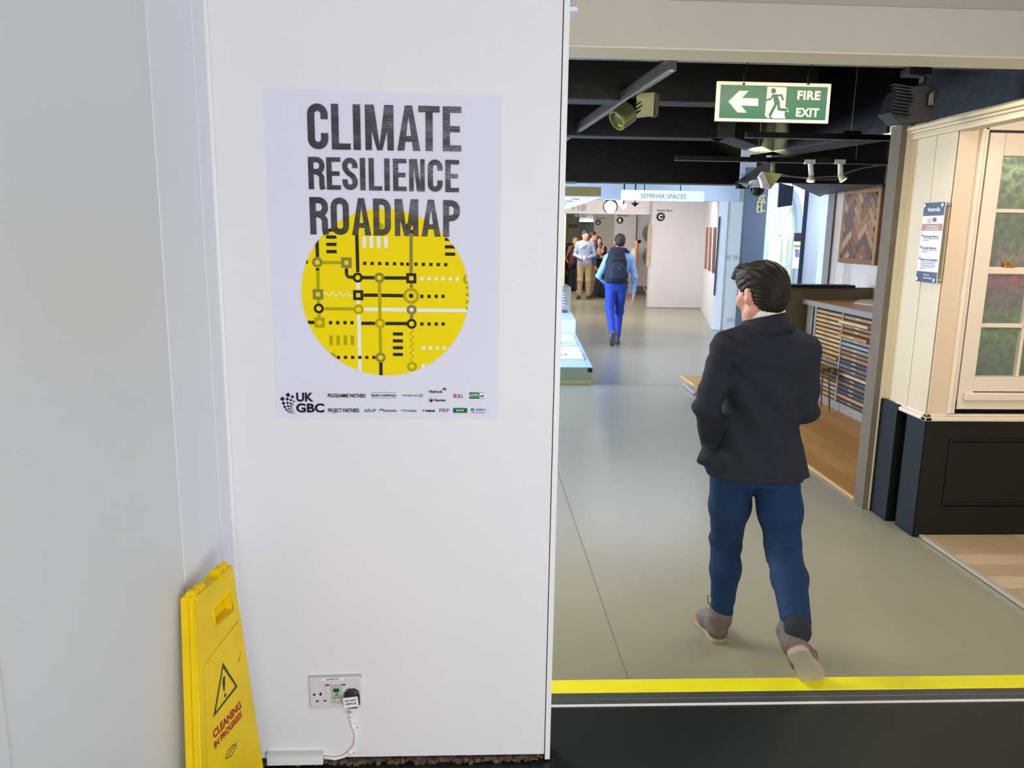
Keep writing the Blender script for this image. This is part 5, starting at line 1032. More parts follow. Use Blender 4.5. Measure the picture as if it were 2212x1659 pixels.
# green exit signs
for (x0, y0, x1, y1, Y, lab, tx) in ((1240, 463.5, 1266, 468.5, 18.62, 'small green exit sign hanging under the pinkish beam', 'exit'), (1227, 485, 1248, 492, 25.78, 'green exit sign with arrow on the far wall', None)):
    p, q = atY(x0, y0, Y), atY(x1, y1, Y); g_ = empty('exit_sign', tuple(p), lab, 'sign', 'green exit signs far down the hall'); MB().box(p[0], q[0], Y, Y+.03, q[2], p[2]).build('sign_board', M('exit_dark_green', '#1E5A40', .5), g_)
    w_, h_ = q[0]-p[0], p[2]-q[2]; mg = M('exit_pale', '#C8E0CC', .5)
    mb = MB()
    if tx: V, Fs = text_geo('exit', ((0, 0, 0), (1, 0, 0), (0, 1, 0), (0, 0, 1)), 1, 1, .02, 'LEFT', .004); V[:, 0] -= V[:, 0].min(); mb.add(np.column_stack([p[0]+w_*.08+V[:, 0]*w_*.22/V[:, 0].max(), Y-.002-V[:, 2], q[2]+h_*.25+V[:, 1]*h_*.5]), Fs)
    else: mb.box(p[0]+w_*.06, p[0]+w_*.28, Y-.006, Y, q[2]+h_*.35, q[2]+h_*.42).box(p[0]+w_*.06, p[0]+w_*.28, Y-.006, Y, q[2]+h_*.6, q[2]+h_*.67)
    mb.box(p[0]+w_*.52, p[0]+w_*.62, Y-.006, Y, q[2]+h_*.2, q[2]+h_*.8).tube([(p[0]+w_*.38, Y-.003, q[2]+h_*.3), (p[0]+w_*.46, Y-.003, q[2]+h_*.7)], h_*.05, 5)
    c_ = p[0]+w_*.84; mb.add([(c_-w_*.09, Y-.005, q[2]+h_*.8), (c_+w_*.09, Y-.005, q[2]+h_*.8), (c_, Y-.005, q[2]+h_*.2)] if tx else [(c_-w_*.04, Y-.005, q[2]+h_*.8), (c_-w_*.04, Y-.005, q[2]+h_*.2), (c_+w_*.08, Y-.005, q[2]+h_*.5)], [(0, 1, 2)])
    mb.build('sign_symbols', mg, g_)
    if tx: MB().tube([(p[0]+w_*.2, Y+.015, p[2]), (p[0]+w_*.2, Y+.015, p[2]+.2)], .006, 5).tube([(p[0]+w_*.8, Y+.015, p[2]), (p[0]+w_*.8, Y+.015, p[2]+.2)], .006, 5).build('hanging_wire', blackm, g_)
g_ = empty('ceiling_batten_light', tuple(atY(1268, 478, 24.9)), 'long bright ceiling batten light over the grey door', 'light'); p, q = atY(1252, 476, 24.9), atY(1283, 479, 24.9); MB().box(p[0], q[0], 24.9, 24.96, q[2], p[2]).build('tube_cover', M('batten_glow', '#FFFFFF', .4, emit=('#FFFFFF', 2.5)), g_); MB().box(p[0], q[0], 24.96, 25.0, q[2]-.01, 2.75).build('batten_body', offw, g_)
# round grey discs on seminar wall B
for i, (y, lab) in enumerate(((504, 'upper'), (553, 'lower'))):
    c = atY(1408, y, 22.5); o = MB().lathe([(.27, 0), (.27, .03), (.25, .035)], c, (0, -1, 0), 40).build('wall_disc', M('disc_grey', '#5E6A66', .6), None, origin=tuple(c)); tag(o, 'dark grey acoustic disc on the seminar wall, the %s of two' % lab, 'disc', 'discs on the seminar wall')
# easel with sheet
ex, ey, ez = atZ(1390, 638, 0)
ea = empty('easel', (ex, ey, 0), 'wooden easel with a white sheet beside seminar space B', 'easel')
wood = M('easel_wood', '#D2925C', .5); T_ = atY(1376, 520, ey)
MB().tube([(T_[0], ey, T_[2]), (T_[0]-.02, ey, T_[2]-.95)], .055, 4).build('mast', wood, ea)
MB().tube([(T_[0]-.02, ey+.02, T_[2]-.7), atY(1397, 635, ey)], .022, 6).build('leg', wood, ea); MB().tube([(T_[0]-.02, ey, T_[2]-.7), (T_[0]-.32, ey-.1, 0.0)], .022, 6).build('leg', wood, ea); MB().tube([(T_[0], ey+.1, T_[2]-.2), (T_[0]+.02, ey+.28, 0)], .022, 6).build('leg', wood, ea)
MB().box(T_[0]-.10, T_[0]-.04, ey-.05, ey+.25, T_[2]-.95, T_[2]-.22).build('white_sheet', M('sheet_plain', '#E4E6DE', .5), ea); MB().lathe([(.05, 0), (.05, .05)], (T_[0]+.06, ey, T_[2]-.02), (0, -1, 0), 12).build('clamp_knob', blackm, ea)
p, q = atY(1404, 485, 18.2), atY(1400, 575, 18.2); o = slab([p+[-.02, 0, 0], p+[.02, 0, 0], q+[.02, 0, 0], q+[-.025, 0, 0]], (0, .13, 0)).build('timber_post', M('timber_pale', '#BFA08A', .6), None, origin=tuple(q)); tag(o, 'thin timber upright leaning at the edge of the seminar C partition', 'timber')
# prints on the splayed wall
for i, (xa, xb) in enumerate(((1526.7, 1531), (1534.5, 1539), (1542.5, 1548))):
    def onw(x, y): d_ = ray(x, y); t_ = ((W1-CAM)@nr)/(d_@nr); return CAM+d_*t_-nr*.012
    yb0 = 578+(xa-1524)*.57; P4 = [onw(xa, 491), onw(xb, 491), onw(xb-4, yb0+2), onw(xa-4, yb0)]
    o = slab(P4, tuple(nr*.01)).build('hung_print', M('print_rust_%d' % i, ['#B0503C', '#8A5048', '#6A4038'][i], .5, noise=(4, .35)), None, origin=tuple(P4[3])); tag(o, 'tall narrow rust coloured print on the white splayed wall, %s of three' % ['leftmost', 'middle', 'rightmost'][i], 'print', 'rust prints on the white wall')
# switches and socket on the column
for x, y, nm_, lab in ((1572, 556, 'light_switch', 'left white light switch plate on the white column'), (1588, 556, 'light_switch', 'right white light switch plate on the white column'), (1577, 691, 'wall_socket', 'white double socket low on the white column')):
    p = atY(x, y, cY); wd_ = .09 if y < 600 else .15; g_ = empty(nm_, (p[0], cY, p[2]), lab, 'switch' if y < 600 else 'socket', 'switches on the white column' if y < 600 else None); MB().box(p[0]-wd_/2, p[0]+wd_/2, cY-.012, cY, p[2]-.045, p[2]+.045).build('faceplate', M('plate_pale', '#D6DAD8', .4), g_, .004)
    for s_ in (-1, 1): MB().box(p[0]+s_*.02-.01, p[0]+s_*.02+.01, cY-.016, cY-.012, p[2]-.015, p[2]+.02).build('rocker_switch', M('plate_grey', '#B9BFC0' if y < 600 else '#6A7074', .4), g_)
# gold arched window emblem on the slate wall
ge = MB(); gY = bY-.004
def g5(x, y): return z8(x, y, bY)
def gs(pts, w_=.012):
    for p, q in zip(pts[:-1], pts[1:]): ge.tube([np.array([p[0], gY, p[2]]), np.array([q[0], gY, q[2]])], w_, 4)
for P in ([(660, 1370), (660, 1290), (668, 1220), (690, 1160), (725, 1130), (765, 1122), (788, 1128)], [(660, 1370), (720, 1370), (725, 1290), (722, 1222), (740, 1200), (770, 1190)], [(660, 1290), (725, 1290)], [(668, 1218), (722, 1222)], [(690, 1160), (735, 1200)], [(735, 1126), (755, 1190)], [(720, 1370), (750, 1345), (775, 1365)], [(735, 1215), (760, 1240), (780, 1215)]): gs([g5(*x) for x in P])
o = ge.build('gold_window_emblem', M('gold_line', '#D8C890', .4), None, origin=tuple(g5(700, 1250))); tag(o, 'thin gold outline emblem of an arched window on the slate blue wall', 'emblem')
# notice board beside arch
nb = empty('notice_board', tuple(atY(1725, 600, 12.9)), 'black headed white information board beside the arched window', 'sign')
for nm_, x0, x1, y0, y1, m_, Y_ in (('board_sheet', 1716, 1732, 503, 580, M('board_pale', '#D3DEEE', .5), 12.9), ('black_header', 1718, 1733, 503, 521, blackm, 12.88), ('brown_band', 1718, 1731, 529, 533, M('panel_brown', '#9A7355', .4), 12.88), ('dark_side', 1731, 1735, 503, 580, M('slate_panel', '#3F4A5E', .6), 12.9)):
    p, q = atY(x0, y0, Y_), atY(x1, y1, Y_); MB().box(p[0], q[0], Y_, Y_+.02, q[2], p[2]).build(nm_, m_, nb)
mb = MB()
for k in range(8): p, q = atY(1719, 538+k*2.2, 12.88), atY(1727+(k % 3), 539+k*2.2, 12.88); mb.box(p[0], q[0], 12.885, 12.9, q[2], p[2])
mb.build('text_lines', M('text_grey', '#5A6070', .5), nb)
p = atY(1727, 590, 12.9); MB().box(p[0]-.015, p[0]+.015, 12.92, 12.95, 0, p[2]+.1).build('post', alum, nb)
# fire extinguisher point and hanging coats at far left
p = atY(1222, 585, 24.6)
cr_ = empty('coat_rack', (p[0]+.2, p[1], 0), 'rack of dark red and black coats at the far end of the passage', 'coat rack')
for k, c in enumerate(('#5A1E28', '#3A1A20', '#6A2630')): 
    x = p[0]+.05+k*.16; MB().lathe([(.05, .55), (.12, .6), (.13, 1.1), (.10, 1.25), (.03, 1.3)], (x, p[1], 0), (0, 0, 1), 10).build('coat', M('coat_%d' % k, c, .8), cr_, smooth=True)
MB().tube([(p[0]-.05, p[1], 1.35), (p[0]+.55, p[1], 1.35)], .02, 8).tube([(p[0]-.05, p[1], 0), (p[0]-.05, p[1], 1.35)], .02, 8).tube([(p[0]+.55, p[1], 0), (p[0]+.55, p[1], 1.35)], .02, 8).build('rail_frame', blackm, cr_)
MB().box(p[0], p[0]+.4, p[1]-.1, p[1]+.1, 0, .4).build('base_box', M('rack_base', '#28302F', .7), cr_)
# poseur table with black cloth
tc_ = atZ(1306, 642, 0); tb = empty('poseur_table', (tc_[0], tc_[1]+.35, 0), 'tall round table under a floor length black stretch cloth', 'table')
ztop = atY(1290, 559, tc_[1]+.1)[2]
MB().lathe([(.42, 0), (.36, .1), (.27, .35), (.25, .6), (.28, .85), (.34, ztop-.03), (.35, ztop)], (tc_[0], tc_[1]+.35, 0), (0, 0, 1), 32).build('black_cloth', M('cloth_black', '#0B0D16', .8), tb, smooth=True)
MB().lathe([(.355, 0), (.36, .01), (.35, .02)], (tc_[0], tc_[1]+.35, ztop), (0, 0, 1), 32).build('tabletop', M('table_dark', '#2A2C38', .3), tb)
# ================================================================ PEOPLE
class Vol:
    """distance field on a grid, blended smoothly and meshed as one continuous surface"""
    def __init__(s, lo, hi, res):
        s.lo = np.array(lo, float); s.res = res; s.n = np.ceil((np.array(hi)-s.lo)/res).astype(int)+1
        s.f = np.full(s.n, .2, np.float32)
    def _sl(s, lo, hi):
        a = np.maximum(np.floor((np.array(lo)-s.lo)/s.res).astype(int), 0); b = np.minimum(np.ceil((np.array(hi)-s.lo)/s.res).astype(int)+1, s.n)
        if (b <= a).any(): return None
        g = np.meshgrid(*[s.lo[i]+s.res*np.arange(a[i], b[i]) for i in range(3)], indexing='ij')
        return (slice(a[0], b[0]), slice(a[1], b[1]), slice(a[2], b[2])), np.stack(g, -1)
    def add(s, fn, lo, hi, k=.02, sub=False):
        q = s._sl(np.array(lo)-k-.02, np.array(hi)+k+.02)
        if q is None: return s
        sl, P = q; d = fn(P).astype(np.float32); A = s.f[sl]
        if sub: d = -d; h = np.clip(.5-.5*(A-d)/k, 0, 1) if k > 0 else None; s.f[sl] = (A*(1-h)+d*h+k*h*(1-h)) if k > 0 else np.maximum(A, d)
        else: h = np.clip(.5+.5*(A-d)/k, 0, 1); s.f[sl] = A*(1-h)+d*h-k*h*(1-h)
        return s
    def cap(s, a, b, ra, rb=None, k=.02, sub=False, sq=None):
        a, b = np.array(a, float), np.array(b, float); rb = ra if rb is None else rb; ab = b-a; L2 = ab@ab+1e-12; m = max(ra, rb)
        def fn(P): t = np.clip(((P-a)@ab)/L2, 0, 1); return np.linalg.norm(P-(a+t[..., None]*ab), axis=-1)-(ra+(rb-ra)*t)
        return s.add(fn, np.minimum(a, b)-m, np.maximum(a, b)+m, k, sub)
    def chain(s, pts, rs, k=.02):
        for p, q, r0, r1 in zip(pts[:-1], pts[1:], rs[:-1], rs[1:]): s.cap(p, q, r0, r1, k)
        return s
    def ell(s, c, r, fr=None, k=.02, sub=False):
        c = np.array(c, float); r = np.array(r, float); R_ = np.eye(3) if fr is None else fr; m = r.max()
        def fn(P):
            q = (P-c)@R_.T; k0 = np.linalg.norm(q/r, axis=-1); k1 = np.linalg.norm(q/(r*r), axis=-1)+1e-9; return k0*(k0-1)/k1
        return s.add(fn, c-m, c+m, k, sub)
    def loft(s, a, b, lat, tab, k=.02, grow=0, zlo=None):
        """tab rows (t, half width, half depth, depth offset) along a->b"""
        a, b = np.array(a, float), np.array(b, float); ax_ = b-a; L = np.linalg.norm(ax_); ax_ = ax_/L; lat = np.array(lat, float); lat = lat-ax_*(lat@ax_); lat /= np.linalg.norm(lat); dp = np.cross(ax_, lat)
        T = np.array(tab, float); t0, t1 = T[0, 0]*L, T[-1, 0]*L; m = T[:, 1:3].max()+.05+grow
        def fn(P):
            q = P-a; z = q@ax_; w_ = np.interp(z, T[:, 0]*L, T[:, 1])+grow; d_ = np.interp(z, T[:, 0]*L, T[:, 2])+grow; o_ = np.interp(z, T[:, 0]*L, T[:, 3])
            u_ = (q@lat)/w_; v_ = (q@dp-o_)/d_; e = (np.abs(u_)**2.3+np.abs(v_)**2.3)**(1/2.3); f = (e-1)*np.minimum(w_, d_)
            return np.maximum(f, np.maximum(t0-z, z-t1))
        e0, e1 = a+ax_*t0, a+ax_*t1
        return s.add(fn, np.minimum(e0, e1)-m, np.maximum(e0, e1)+m, k)
    def cut(s, p, n):
        """remove everything on the side n points to"""
        g = np.meshgrid(*[s.lo[i]+s.res*np.arange(s.n[i]) for i in range(3)], indexing='ij'); P = np.stack(g, -1); d = (P-np.array(p, float))@np.array(n, float)
        s.f = np.maximum(s.f, d.astype(np.float32)); return s
    def warp(s, fn):
        g = np.meshgrid(*[s.lo[i]+s.res*np.arange(s.n[i]) for i in range(3)], indexing='ij'); m = np.abs(s.f) < .05
        P = np.stack([q[m] for q in g], -1); s.f[m] += fn(P).astype(np.float32); return s
    def mesh(s, name, m_, parent):
        f = s.f.copy(); f[0] = f[-1] = .2; f[:, 0] = f[:, -1] = .2; f[:, :, 0] = f[:, :, -1] = .2
        ins = f < 0; n = np.array(f.shape)-1
        cnt = np.zeros(n, np.int8); 
        cor = [(i, j, k) for i in (0, 1) for j in (0, 1) for k in (0, 1)]
        sl = lambda c: tuple(slice(c[i], c[i]+n[i]) for i in range(3))
        for c in cor: cnt += ins[sl(c)]
        act = (cnt > 0) & (cnt < 8); idx = np.full(n, -1, np.int64); ii = np.argwhere(act); idx[act] = np.arange(len(ii))
        acc = np.zeros((len(ii), 3)); w_ = np.zeros(len(ii))
        for c0 in cor:
            for ax_ in range(3):
                if c0[ax_]: continue
                c1_ = list(c0); c1_[ax_] = 1
                a = f[ii[:, 0]+c0[0], ii[:, 1]+c0[1], ii[:, 2]+c0[2]]; b = f[ii[:, 0]+c1_[0], ii[:, 1]+c1_[1], ii[:, 2]+c1_[2]]
                x = (a < 0) != (b < 0); t = np.where(x, a/(a-b+1e-12*(a == b)), 0); p = np.tile(np.array(c0, float), (len(ii), 1)); p[:, ax_] = t
                acc[x] += p[x]; w_[x] += 1
        V = s.lo+(ii+acc/w_[:, None])*s.res; Fs = []
        for ax_ in range(3):
            u_, v_ = (ax_+1) % 3, (ax_+2) % 3
            A = ins[:-1, :-1, :-1]; sh = [slice(0, -1)]*3; sh[ax_] = slice(1, None); B = ins[tuple(sh)]
            e = A != B; e[tuple(slice(0, 1) if i == u_ else slice(None) for i in range(3))] = False; e[tuple(slice(0, 1) if i == v_ else slice(None) for i in range(3))] = False
            E_ = np.argwhere(e); 
            if not len(E_): continue
            du = np.zeros(3, int); du[u_] = 1; dv = np.zeros(3, int); dv[v_] = 1
            g = lambda q: idx[q[:, 0], q[:, 1], q[:, 2]]
            Q = np.stack([g(E_), g(E_-du), g(E_-du-dv), g(E_-dv)], 1); fl_ = A[E_[:, 0], E_[:, 1], E_[:, 2]]
            Q[~fl_] = Q[~fl_][:, ::-1]; Q = Q[(Q >= 0).all(1)]; Fs.append(Q)
        Fs = np.concatenate(Fs)[:, ::-1]
        # light smoothing
        nb_ = np.zeros_like(V); c_ = np.zeros(len(V))
        for a, b in ((0, 1), (1, 2), (2, 3), (3, 0)):
            for p, q in ((a, b), (b, a)): np.add.at(nb_, Fs[:, p], V[Fs[:, q]]); np.add.at(c_, Fs[:, p], 1)
        V = V*.55+nb_/np.maximum(c_, 1)[:, None]*.45
        return link_mesh(name, V, Fs[:, ::-1] if False else Fs, m_, parent, True)
def frame(fd, up=(0, 0, 1)):
    """rows: right, forward, up"""
    f = np.array(fd, float); f /= np.linalg.norm(f); u_ = np.array(up, float); u_ = u_-f*(u_@f); u_ /= np.linalg.norm(u_); return np.array([np.cross(f, u_), f, u_])
def head_sdf(v, c, fr, s, nk, female=False):
    L = lambda x, y, z: np.array(c)+(fr.T@np.array([x, y, z]))*s
    v.ell(L(0, -.012, .028), np.array([.076, .096, .086])*s, fr, .01); v.ell(L(0, .022, -.03), np.array([.058, .068, .082])*s, fr, .03)
    v.ell(L(0, .055, -.09), np.array([.026, .026, .022])*s, fr, .03); v.cap(L(-.05, .0, -.07), L(-.015, .055, -.092), .018*s, .016*s, .025); v.cap(L(.05, .0, -.07), L(.015, .055, -.092), .018*s, .016*s, .025)
    v.cap(L(0, .084, .0), L(0, .105, -.034), .008*s, .0125*s, .01); v.cap(L(-.011, .092, -.036), L(.011, .092, -.036), .008*s, None, .008)
    v.cap(L(-.036, .077, .02), L(.036, .077, .02), .011*s, None, .012); v.ell(L(-.031, .094, .002), np.array([.017, .012, .011])*s, fr, .008, True); v.ell(L(.031, .094, .002), np.array([.017, .012, .011])*s, fr, .008, True)
    v.cap(L(-.018, .079, -.060), L(.018, .079, -.060), .0075*s, None, .006); v.cap(L(-.014, .079, -.069), L(.014, .079, -.069), .008*s, None, .006)
    v.cap(L(-.05, .055, -.02), L(-.045, .065, -.03), .016*s, None, .03); v.cap(L(.05, .055, -.02), L(.045, .065, -.03), .016*s, None, .03)
    for sg_ in (-1, 1):
        v.ell(L(sg_*.078, -.008, -.008), np.array([.011, .019, .032])*s, fr, .008); v.ell(L(sg_*.088, -.002, -.004), np.array([.007, .010, .018])*s, fr, .004, True)
    v.cap(L(0, -.02, -.05), nk, .056*s, .060*s, .03); return L
def hand_sdf(v, wr, fd, palm, s, curl=.6, side=1):
    """wrist, direction of the fingers, palm normal"""
    f = np.array(fd, float); f /= np.linalg.norm(f); n = np.array(palm, float); n = n-f*(n@f); n /= np.linalg.norm(n); l = np.cross(f, n)*side
    k = .006; wr = np.array(wr)
    for q in (-1, -.33, .33, 1): v.cap(wr+f*.01*s, wr+(f*.088+l*.030*q)*s, .019*s, .0125*s, .012)
    for q, ln in ((-1, .062), (-.33, .075), (.33, .080), (1, .072)):
        b = wr+(f*.090+l*.030*q)*s; a1 = curl*.6; a2 = curl*1.3; d1 = f*math.cos(a1)+n*math.sin(a1); d2 = f*math.cos(a2)+n*math.sin(a2); m1 = b+d1*ln*.5*s; v.cap(b, m1, .0105*s, .0092*s, k*.6); v.cap(m1, m1+d2*ln*.5*s, .0092*s, .0075*s, k*.6)
    b = wr+(f*.025+l*.026)*s; m1 = b+(f*.03+l*.028+n*.014)*s; v.cap(b, m1, .015*s, .0115*s, k); v.cap(m1, m1+(f*.030+l*.006+n*.012)*s, .011*s, .009*s, k)
def shoe(parent, heel, toe, up, m_, sole_m, s=1.0, welt=None, res=.004, label=None, laces=False):
    heel, toe = np.array(heel, float), np.array(toe, float); f = toe-heel; L = np.linalg.norm(f); f /= L; fr = frame(f, up); r, u_ = fr[0], fr[2]
    P = lambda y, z, x=0: heel+f*y*L+u_*z*s+r*x*s
    a = P(.5, .05); v = Vol(a-.24, a+.24, res)
    v.cap(P(.15, .055), P(.17, .105), .037*s, .041*s, .02); v.cap(P(.14, .04), P(.55, .042), .036*s, .040*s, .03); v.cap(P(.55, .040), P(.84, .030), .041*s, .030*s, .03); v.cap(P(.25, .08), P(.55, .055), .032*s, .034*s, .03)
    v.cut(P(0, .022), -u_); o = v.mesh('shoe', m_, parent)
    if label: o['label'] = label
    def sole(nm_, z0, z1, g_, mm_):
        prof = [(-.02, .012), (.03, .030), (.14, .036), (.35, .033), (.55, .042), (.75, .044), (.90, .033), (1.0, .012)]
        pts = [(x*(s)+g_*(1 if x > 0 else -1), y*L) for y, x in [(a_, b_) for a_, b_ in prof]]
        out = [(b_*s+g_, a_*L) for a_, b_ in prof]+[(-b_*s-g_, a_*L) for a_, b_ in prof[::-1]]
        return MB().prism(out, (heel+u_*z0*s, r, f, u_), (z1-z0)*s).build(nm_, mm_, o, .004)
    sole('sole', 0, .022, 0, sole_m)
    if welt: sole('welt', .0225, .0255, .0015, welt)
    if laces:
        for k in range(4): c = P(.42+k*.07, .078-k*.008); MB().tube([c-r*.02, c+u_*.008, c+r*.02], .0022, 5).build('lace', M('lace_dark', '#4A4440', .7), o)
    return o
TORSO = [(-.22, .10, .085, 0), (-.10, .160, .108, -.004), (0, .170, .115, -.006), (.2, .158, .105, 0), (.38, .146, .098, .004), (.6, .158, .108, .002), (.78, .172, .112, -.004), (.9, .150, .098, -.008), (.98, .090, .07, -.004), (1.06, .055, .055, 0)]
def person(label, J, fd, hd, s=1.0, res=.010, top=None, bottom=None, hair=None, sleeve=None, shoes=None, hands=True, origin=None, female=False, group=None, long_hair=False, handpose=None, eyes=True):
    """J joints in world space; builds one continuous body with clothing, hair and shoes as children"""
    P = {k: np.array(v, float) for k, v in J.items()}
    al = np.array([q for k_, q in P.items() if k_[:2] != 'up']); lo, hi = al.min(0)-.2, al.max(0)+.22
    body = Vol(lo, hi, res); hf = frame(hd, J.get('hup', (0, 0, 1)) if False else (0, 0, 1))
    lat = P['shR']-P['shL']; wk = .93 if female else 1.0; tab = [(a, b*s*wk*.92, c*s*wk*.92, d) for a, b, c, d in TORSO[1:]]; tab = [(-.17, .13*s, .09*s, 0)]+tab
    body.loft(P['hip'], P['neck'], lat, tab, .03)
    for sd_ in 'LR':
        body.cap(P['neck']*.45+P['sh'+sd_]*.55, P['sh'+sd_], .046*s, .044*s, .04); body.chain([P['sh'+sd_], P['el'+sd_], P['wr'+sd_]], [.044*s, .036*s, .026*s], .02)
        body.chain([P['hp'+sd_], P['kn'+sd_], P['an'+sd_]], [.080*s, .054*s, .038*s], .03)
        ft = P['to'+sd_]-P['he'+sd_]; uf = P.get('up'+sd_, np.array([0, 0, 1.])); body.chain([P['an'+sd_], P['he'+sd_]+ft*.25+uf*.045, P['he'+sd_]+ft*.75+uf*.035], [.034*s, .022*s, .016*s], .01)
    L = head_sdf(body, P['head'], hf, s, P['neck'])
    hp_ = handpose or {}
    for sd_ in 'LR':
        d_ = P['wr'+sd_]-P['el'+sd_]; fdn, pn_, cu_ = hp_.get(sd_, (d_, (-1 if sd_ == 'R' else 1)*lat, .5)); hand_sdf(body, P['wr'+sd_], fdn, pn_, s, cu_, 1 if sd_ == 'L' else -1)
    root = body.mesh('person', skin, None)
    base = np.array(origin if origin is not None else [P['hip'][0], P['hip'][1], 0]); 
    me = root.data; co = np.empty(len(me.vertices)*3); me.vertices.foreach_get('co', co); co = co.reshape(-1, 3)-base; me.vertices.foreach_set('co', co.ravel()); root.location = base; tag(root, label, 'person', group)
    if eyes:
        for sg_ in (-1, 1): MB().lathe([(.0001, -.0115), (.008, -.0085), (.0115, 0), (.008, .0085), (.0001, .0115)], L(sg_*.031, .079, .003), hf[1], 12).build('eye', M('eye_white', '#D8D2CA', .2), root, smooth=True); MB().lathe([(.0052, .0), (.0001, .0022)], L(sg_*.031, .0898, .003), hf[1], 10).build('iris', M('iris_brown', '#2A1A12', .2), root)
    return root, P, L, hf, (lo, hi)
def folds(cs_, amp):
    """soft cloth creases: rings of waves around given centres"""
    def fn(Q):
        o_ = np.zeros(len(Q))
        for c, r, d_, n_ in cs_:
            q = Q-np.array(c); d = np.linalg.norm(q, axis=1); w_ = np.exp(-(d/r)**2); o_ += w_*np.sin((q@np.array(d_))*n_+2.2*np.sin((q@np.array([d_[1]+.4, -d_[0]+.5, d_[0]*.6]))*n_*.35))
        return o_*amp
    return fn
# ---------------------------------------------------------------- man in dark jacket walking away (foreground)
g = lambda x, y, Y: atY(x, y, Y)
J = dict(head=g(1645, 634, 2.875), neck=g(1655, 706, 2.865), shL=g(1572, 748, 2.87), shR=g(1737, 757, 2.84), elL=g(1528, 880, 2.80), wrL=g(1538, 965, 2.96), elR=g(1738, 885, 2.84), wrR=g(1672, 880, 3.06),
         hip=g(1636, 985, 2.875), hpL=g(1583, 1010, 2.90), knL=g(1568, 1165, 3.07), anL=g(1558, 1338, 3.06), hpR=g(1674, 1010, 2.87), knR=g(1692, 1190, 2.82), anR=g(1723, 1364, 2.40),
         heL=g(1556, 1383, 3.02), toL=g(1512, 1322, 3.25), heR=g(1718, 1404, 2.315), toR=g(1766, 1479, 2.42))
J['heL'][2] = 0; J['toL'][2] = 0
def unit(x): return x/np.linalg.norm(x)
ft = J['toR']-J['heR']; upv = unit(np.cross(np.cross(ft, (0, 1, .35)), ft)); upv = upv if upv[1] > 0 else -upv
J['heR'] = J['toR']-unit(ft)*.24; J['upR'] = upv
s_ = .96
man, P, L, hf, bb = person('man in a dark jacket and blue trousers walking away, looking left, largest person in view', J, (-.1, 1, 0), (-.43, 1, -.10), s_, .006, origin=(1.1, 2.8, 0),
    handpose={'L': ((.25, .5, -.9), (1, 0, 0), .5), 'R': ((-.9, .5, .1), (0, 0, 1), .7)})
jk = M('jacket_navy', '#272A33', .85, noise=(90, .18, (1, 1, 3)), bump=(250, .08), spec=.25)
v = Vol(bb[0], bb[1], .0055)
lat = P['shR']-P['shL']
jt = [(-.20, .186, .128, 0), (-.02, .168, .122, 0), (.20, .148, .112, .0), (.40, .144, .108, .002), (.62, .158, .118, .0), (.80, .178, .122, -.004), (.90, .172, .108, -.008), (.97, .120, .082, -.010), (1.03, .066, .066, -.004), (1.06, .060, .062, 0)]
v.loft(P['hip'], P['neck']+[0, 0, .0], lat, jt, .02)
for sd_ in 'LR':
    v.cap(P['neck']*.75+P['sh'+sd_]*.25+[0, 0, -.022], P['sh'+sd_]+[0, 0, -.002], .058, .056, .03)
    v.chain([P['sh'+sd_], P['el'+sd_], P['wr'+sd_]+(P['wr'+sd_]-P['el'+sd_])*.10], [.060, .051, .040], .016)
# pushed back jacket edge over the left hand and flared hem on the right
v.cap(g(1530, 965, 2.90), g(1512, 995, 2.88), .02, .012, .02); v.cap(g(1535, 990, 2.86), g(1545, 1030, 2.86), .03, .022, .03)
v.cap(g(1712, 975, 2.84), g(1738, 1040, 2.83), .03, .016, .04)
v.cap(g(1700, 1000, 2.80), g(1715, 1045, 2.79), .03, .022, .04)
v.warp(folds([(P['shL']+[0, -.03, -.03], .08, (.5, 0, .85), 95), (P['elL'], .09, (.2, 0, 1), 70), (P['elR'], .09, (-.2, 0, 1), 70), (g(1640, 880, 2.75), .16, (.75, 0, .66), 42), (g(1700, 850, 2.76), .12, (-.6, 0, .8), 48), (g(1650, 760, 2.76), .1, (.1, 0, 1), 50), (g(1600, 950, 2.76), .14, (.9, 0, .4), 40)], .0068))
hz = g(1640, 1046, 2.76)[2]
v.cut((1.1, 2.76, hz), (0.02, .10, -1))
# back vent
va, vb_ = g(1583, 955, 2.74), g(1581, 1060, 2.74)
v.cap(va+[0, .012, 0], vb_+[0, .005, 0], .008, .011, .006, sub=True)
for (a_, b_) in (((1611, 735), (1607, 950)), ): v.cap(g(1650, 722, 2.756), g(1648, 735, 2.75), .001, .001, .004, sub=True)
jacket = v.mesh('jacket', jk, man); jacket['label'] = 'dark navy suit jacket'
up_ = unit(P['head']-P['neck']+np.array([0, .0, .02]))
def band(nm_, c, ax_, prof, m_, par, n=40):
    """open collar band round the neck: closed ring profile swept about the neck axis"""
    f_ = hf[1]-ax_*(hf[1]@ax_); f_ = f_/np.linalg.norm(f_); r_ = np.cross(f_, ax_); V = []; k = len(prof)
    for i in range(n):
        t = 2*math.pi*i/n; dr_ = r_*math.cos(t)*.96+f_*math.sin(t)*1.04; sl_ = -.018*(math.sin(t)+1)*.5
        V += [c+dr_*q+ax_*(z+sl_) for q, z in prof]
    Fs = [(i*k+j, i*k+(j+1) % k, ((i+1) % n)*k+(j+1) % k, ((i+1) % n)*k+j) for i in range(n) for j in range(k)]
    return link_mesh(nm_, V, Fs, m_, par, True)
cN = P['neck']+up_*.040
band('shirt_collar', cN, up_, [(.062, 0), (.064, .030), (.067, .034), (.071, .030), (.075, -.004)], M('shirt_white', '#EFEDE4', .6), man)
band('jacket_collar', cN, up_, [(.070, -.055), (.074, .004), (.078, .008), (.083, .001), (.094, -.034), (.102, -.06)], jk, man)
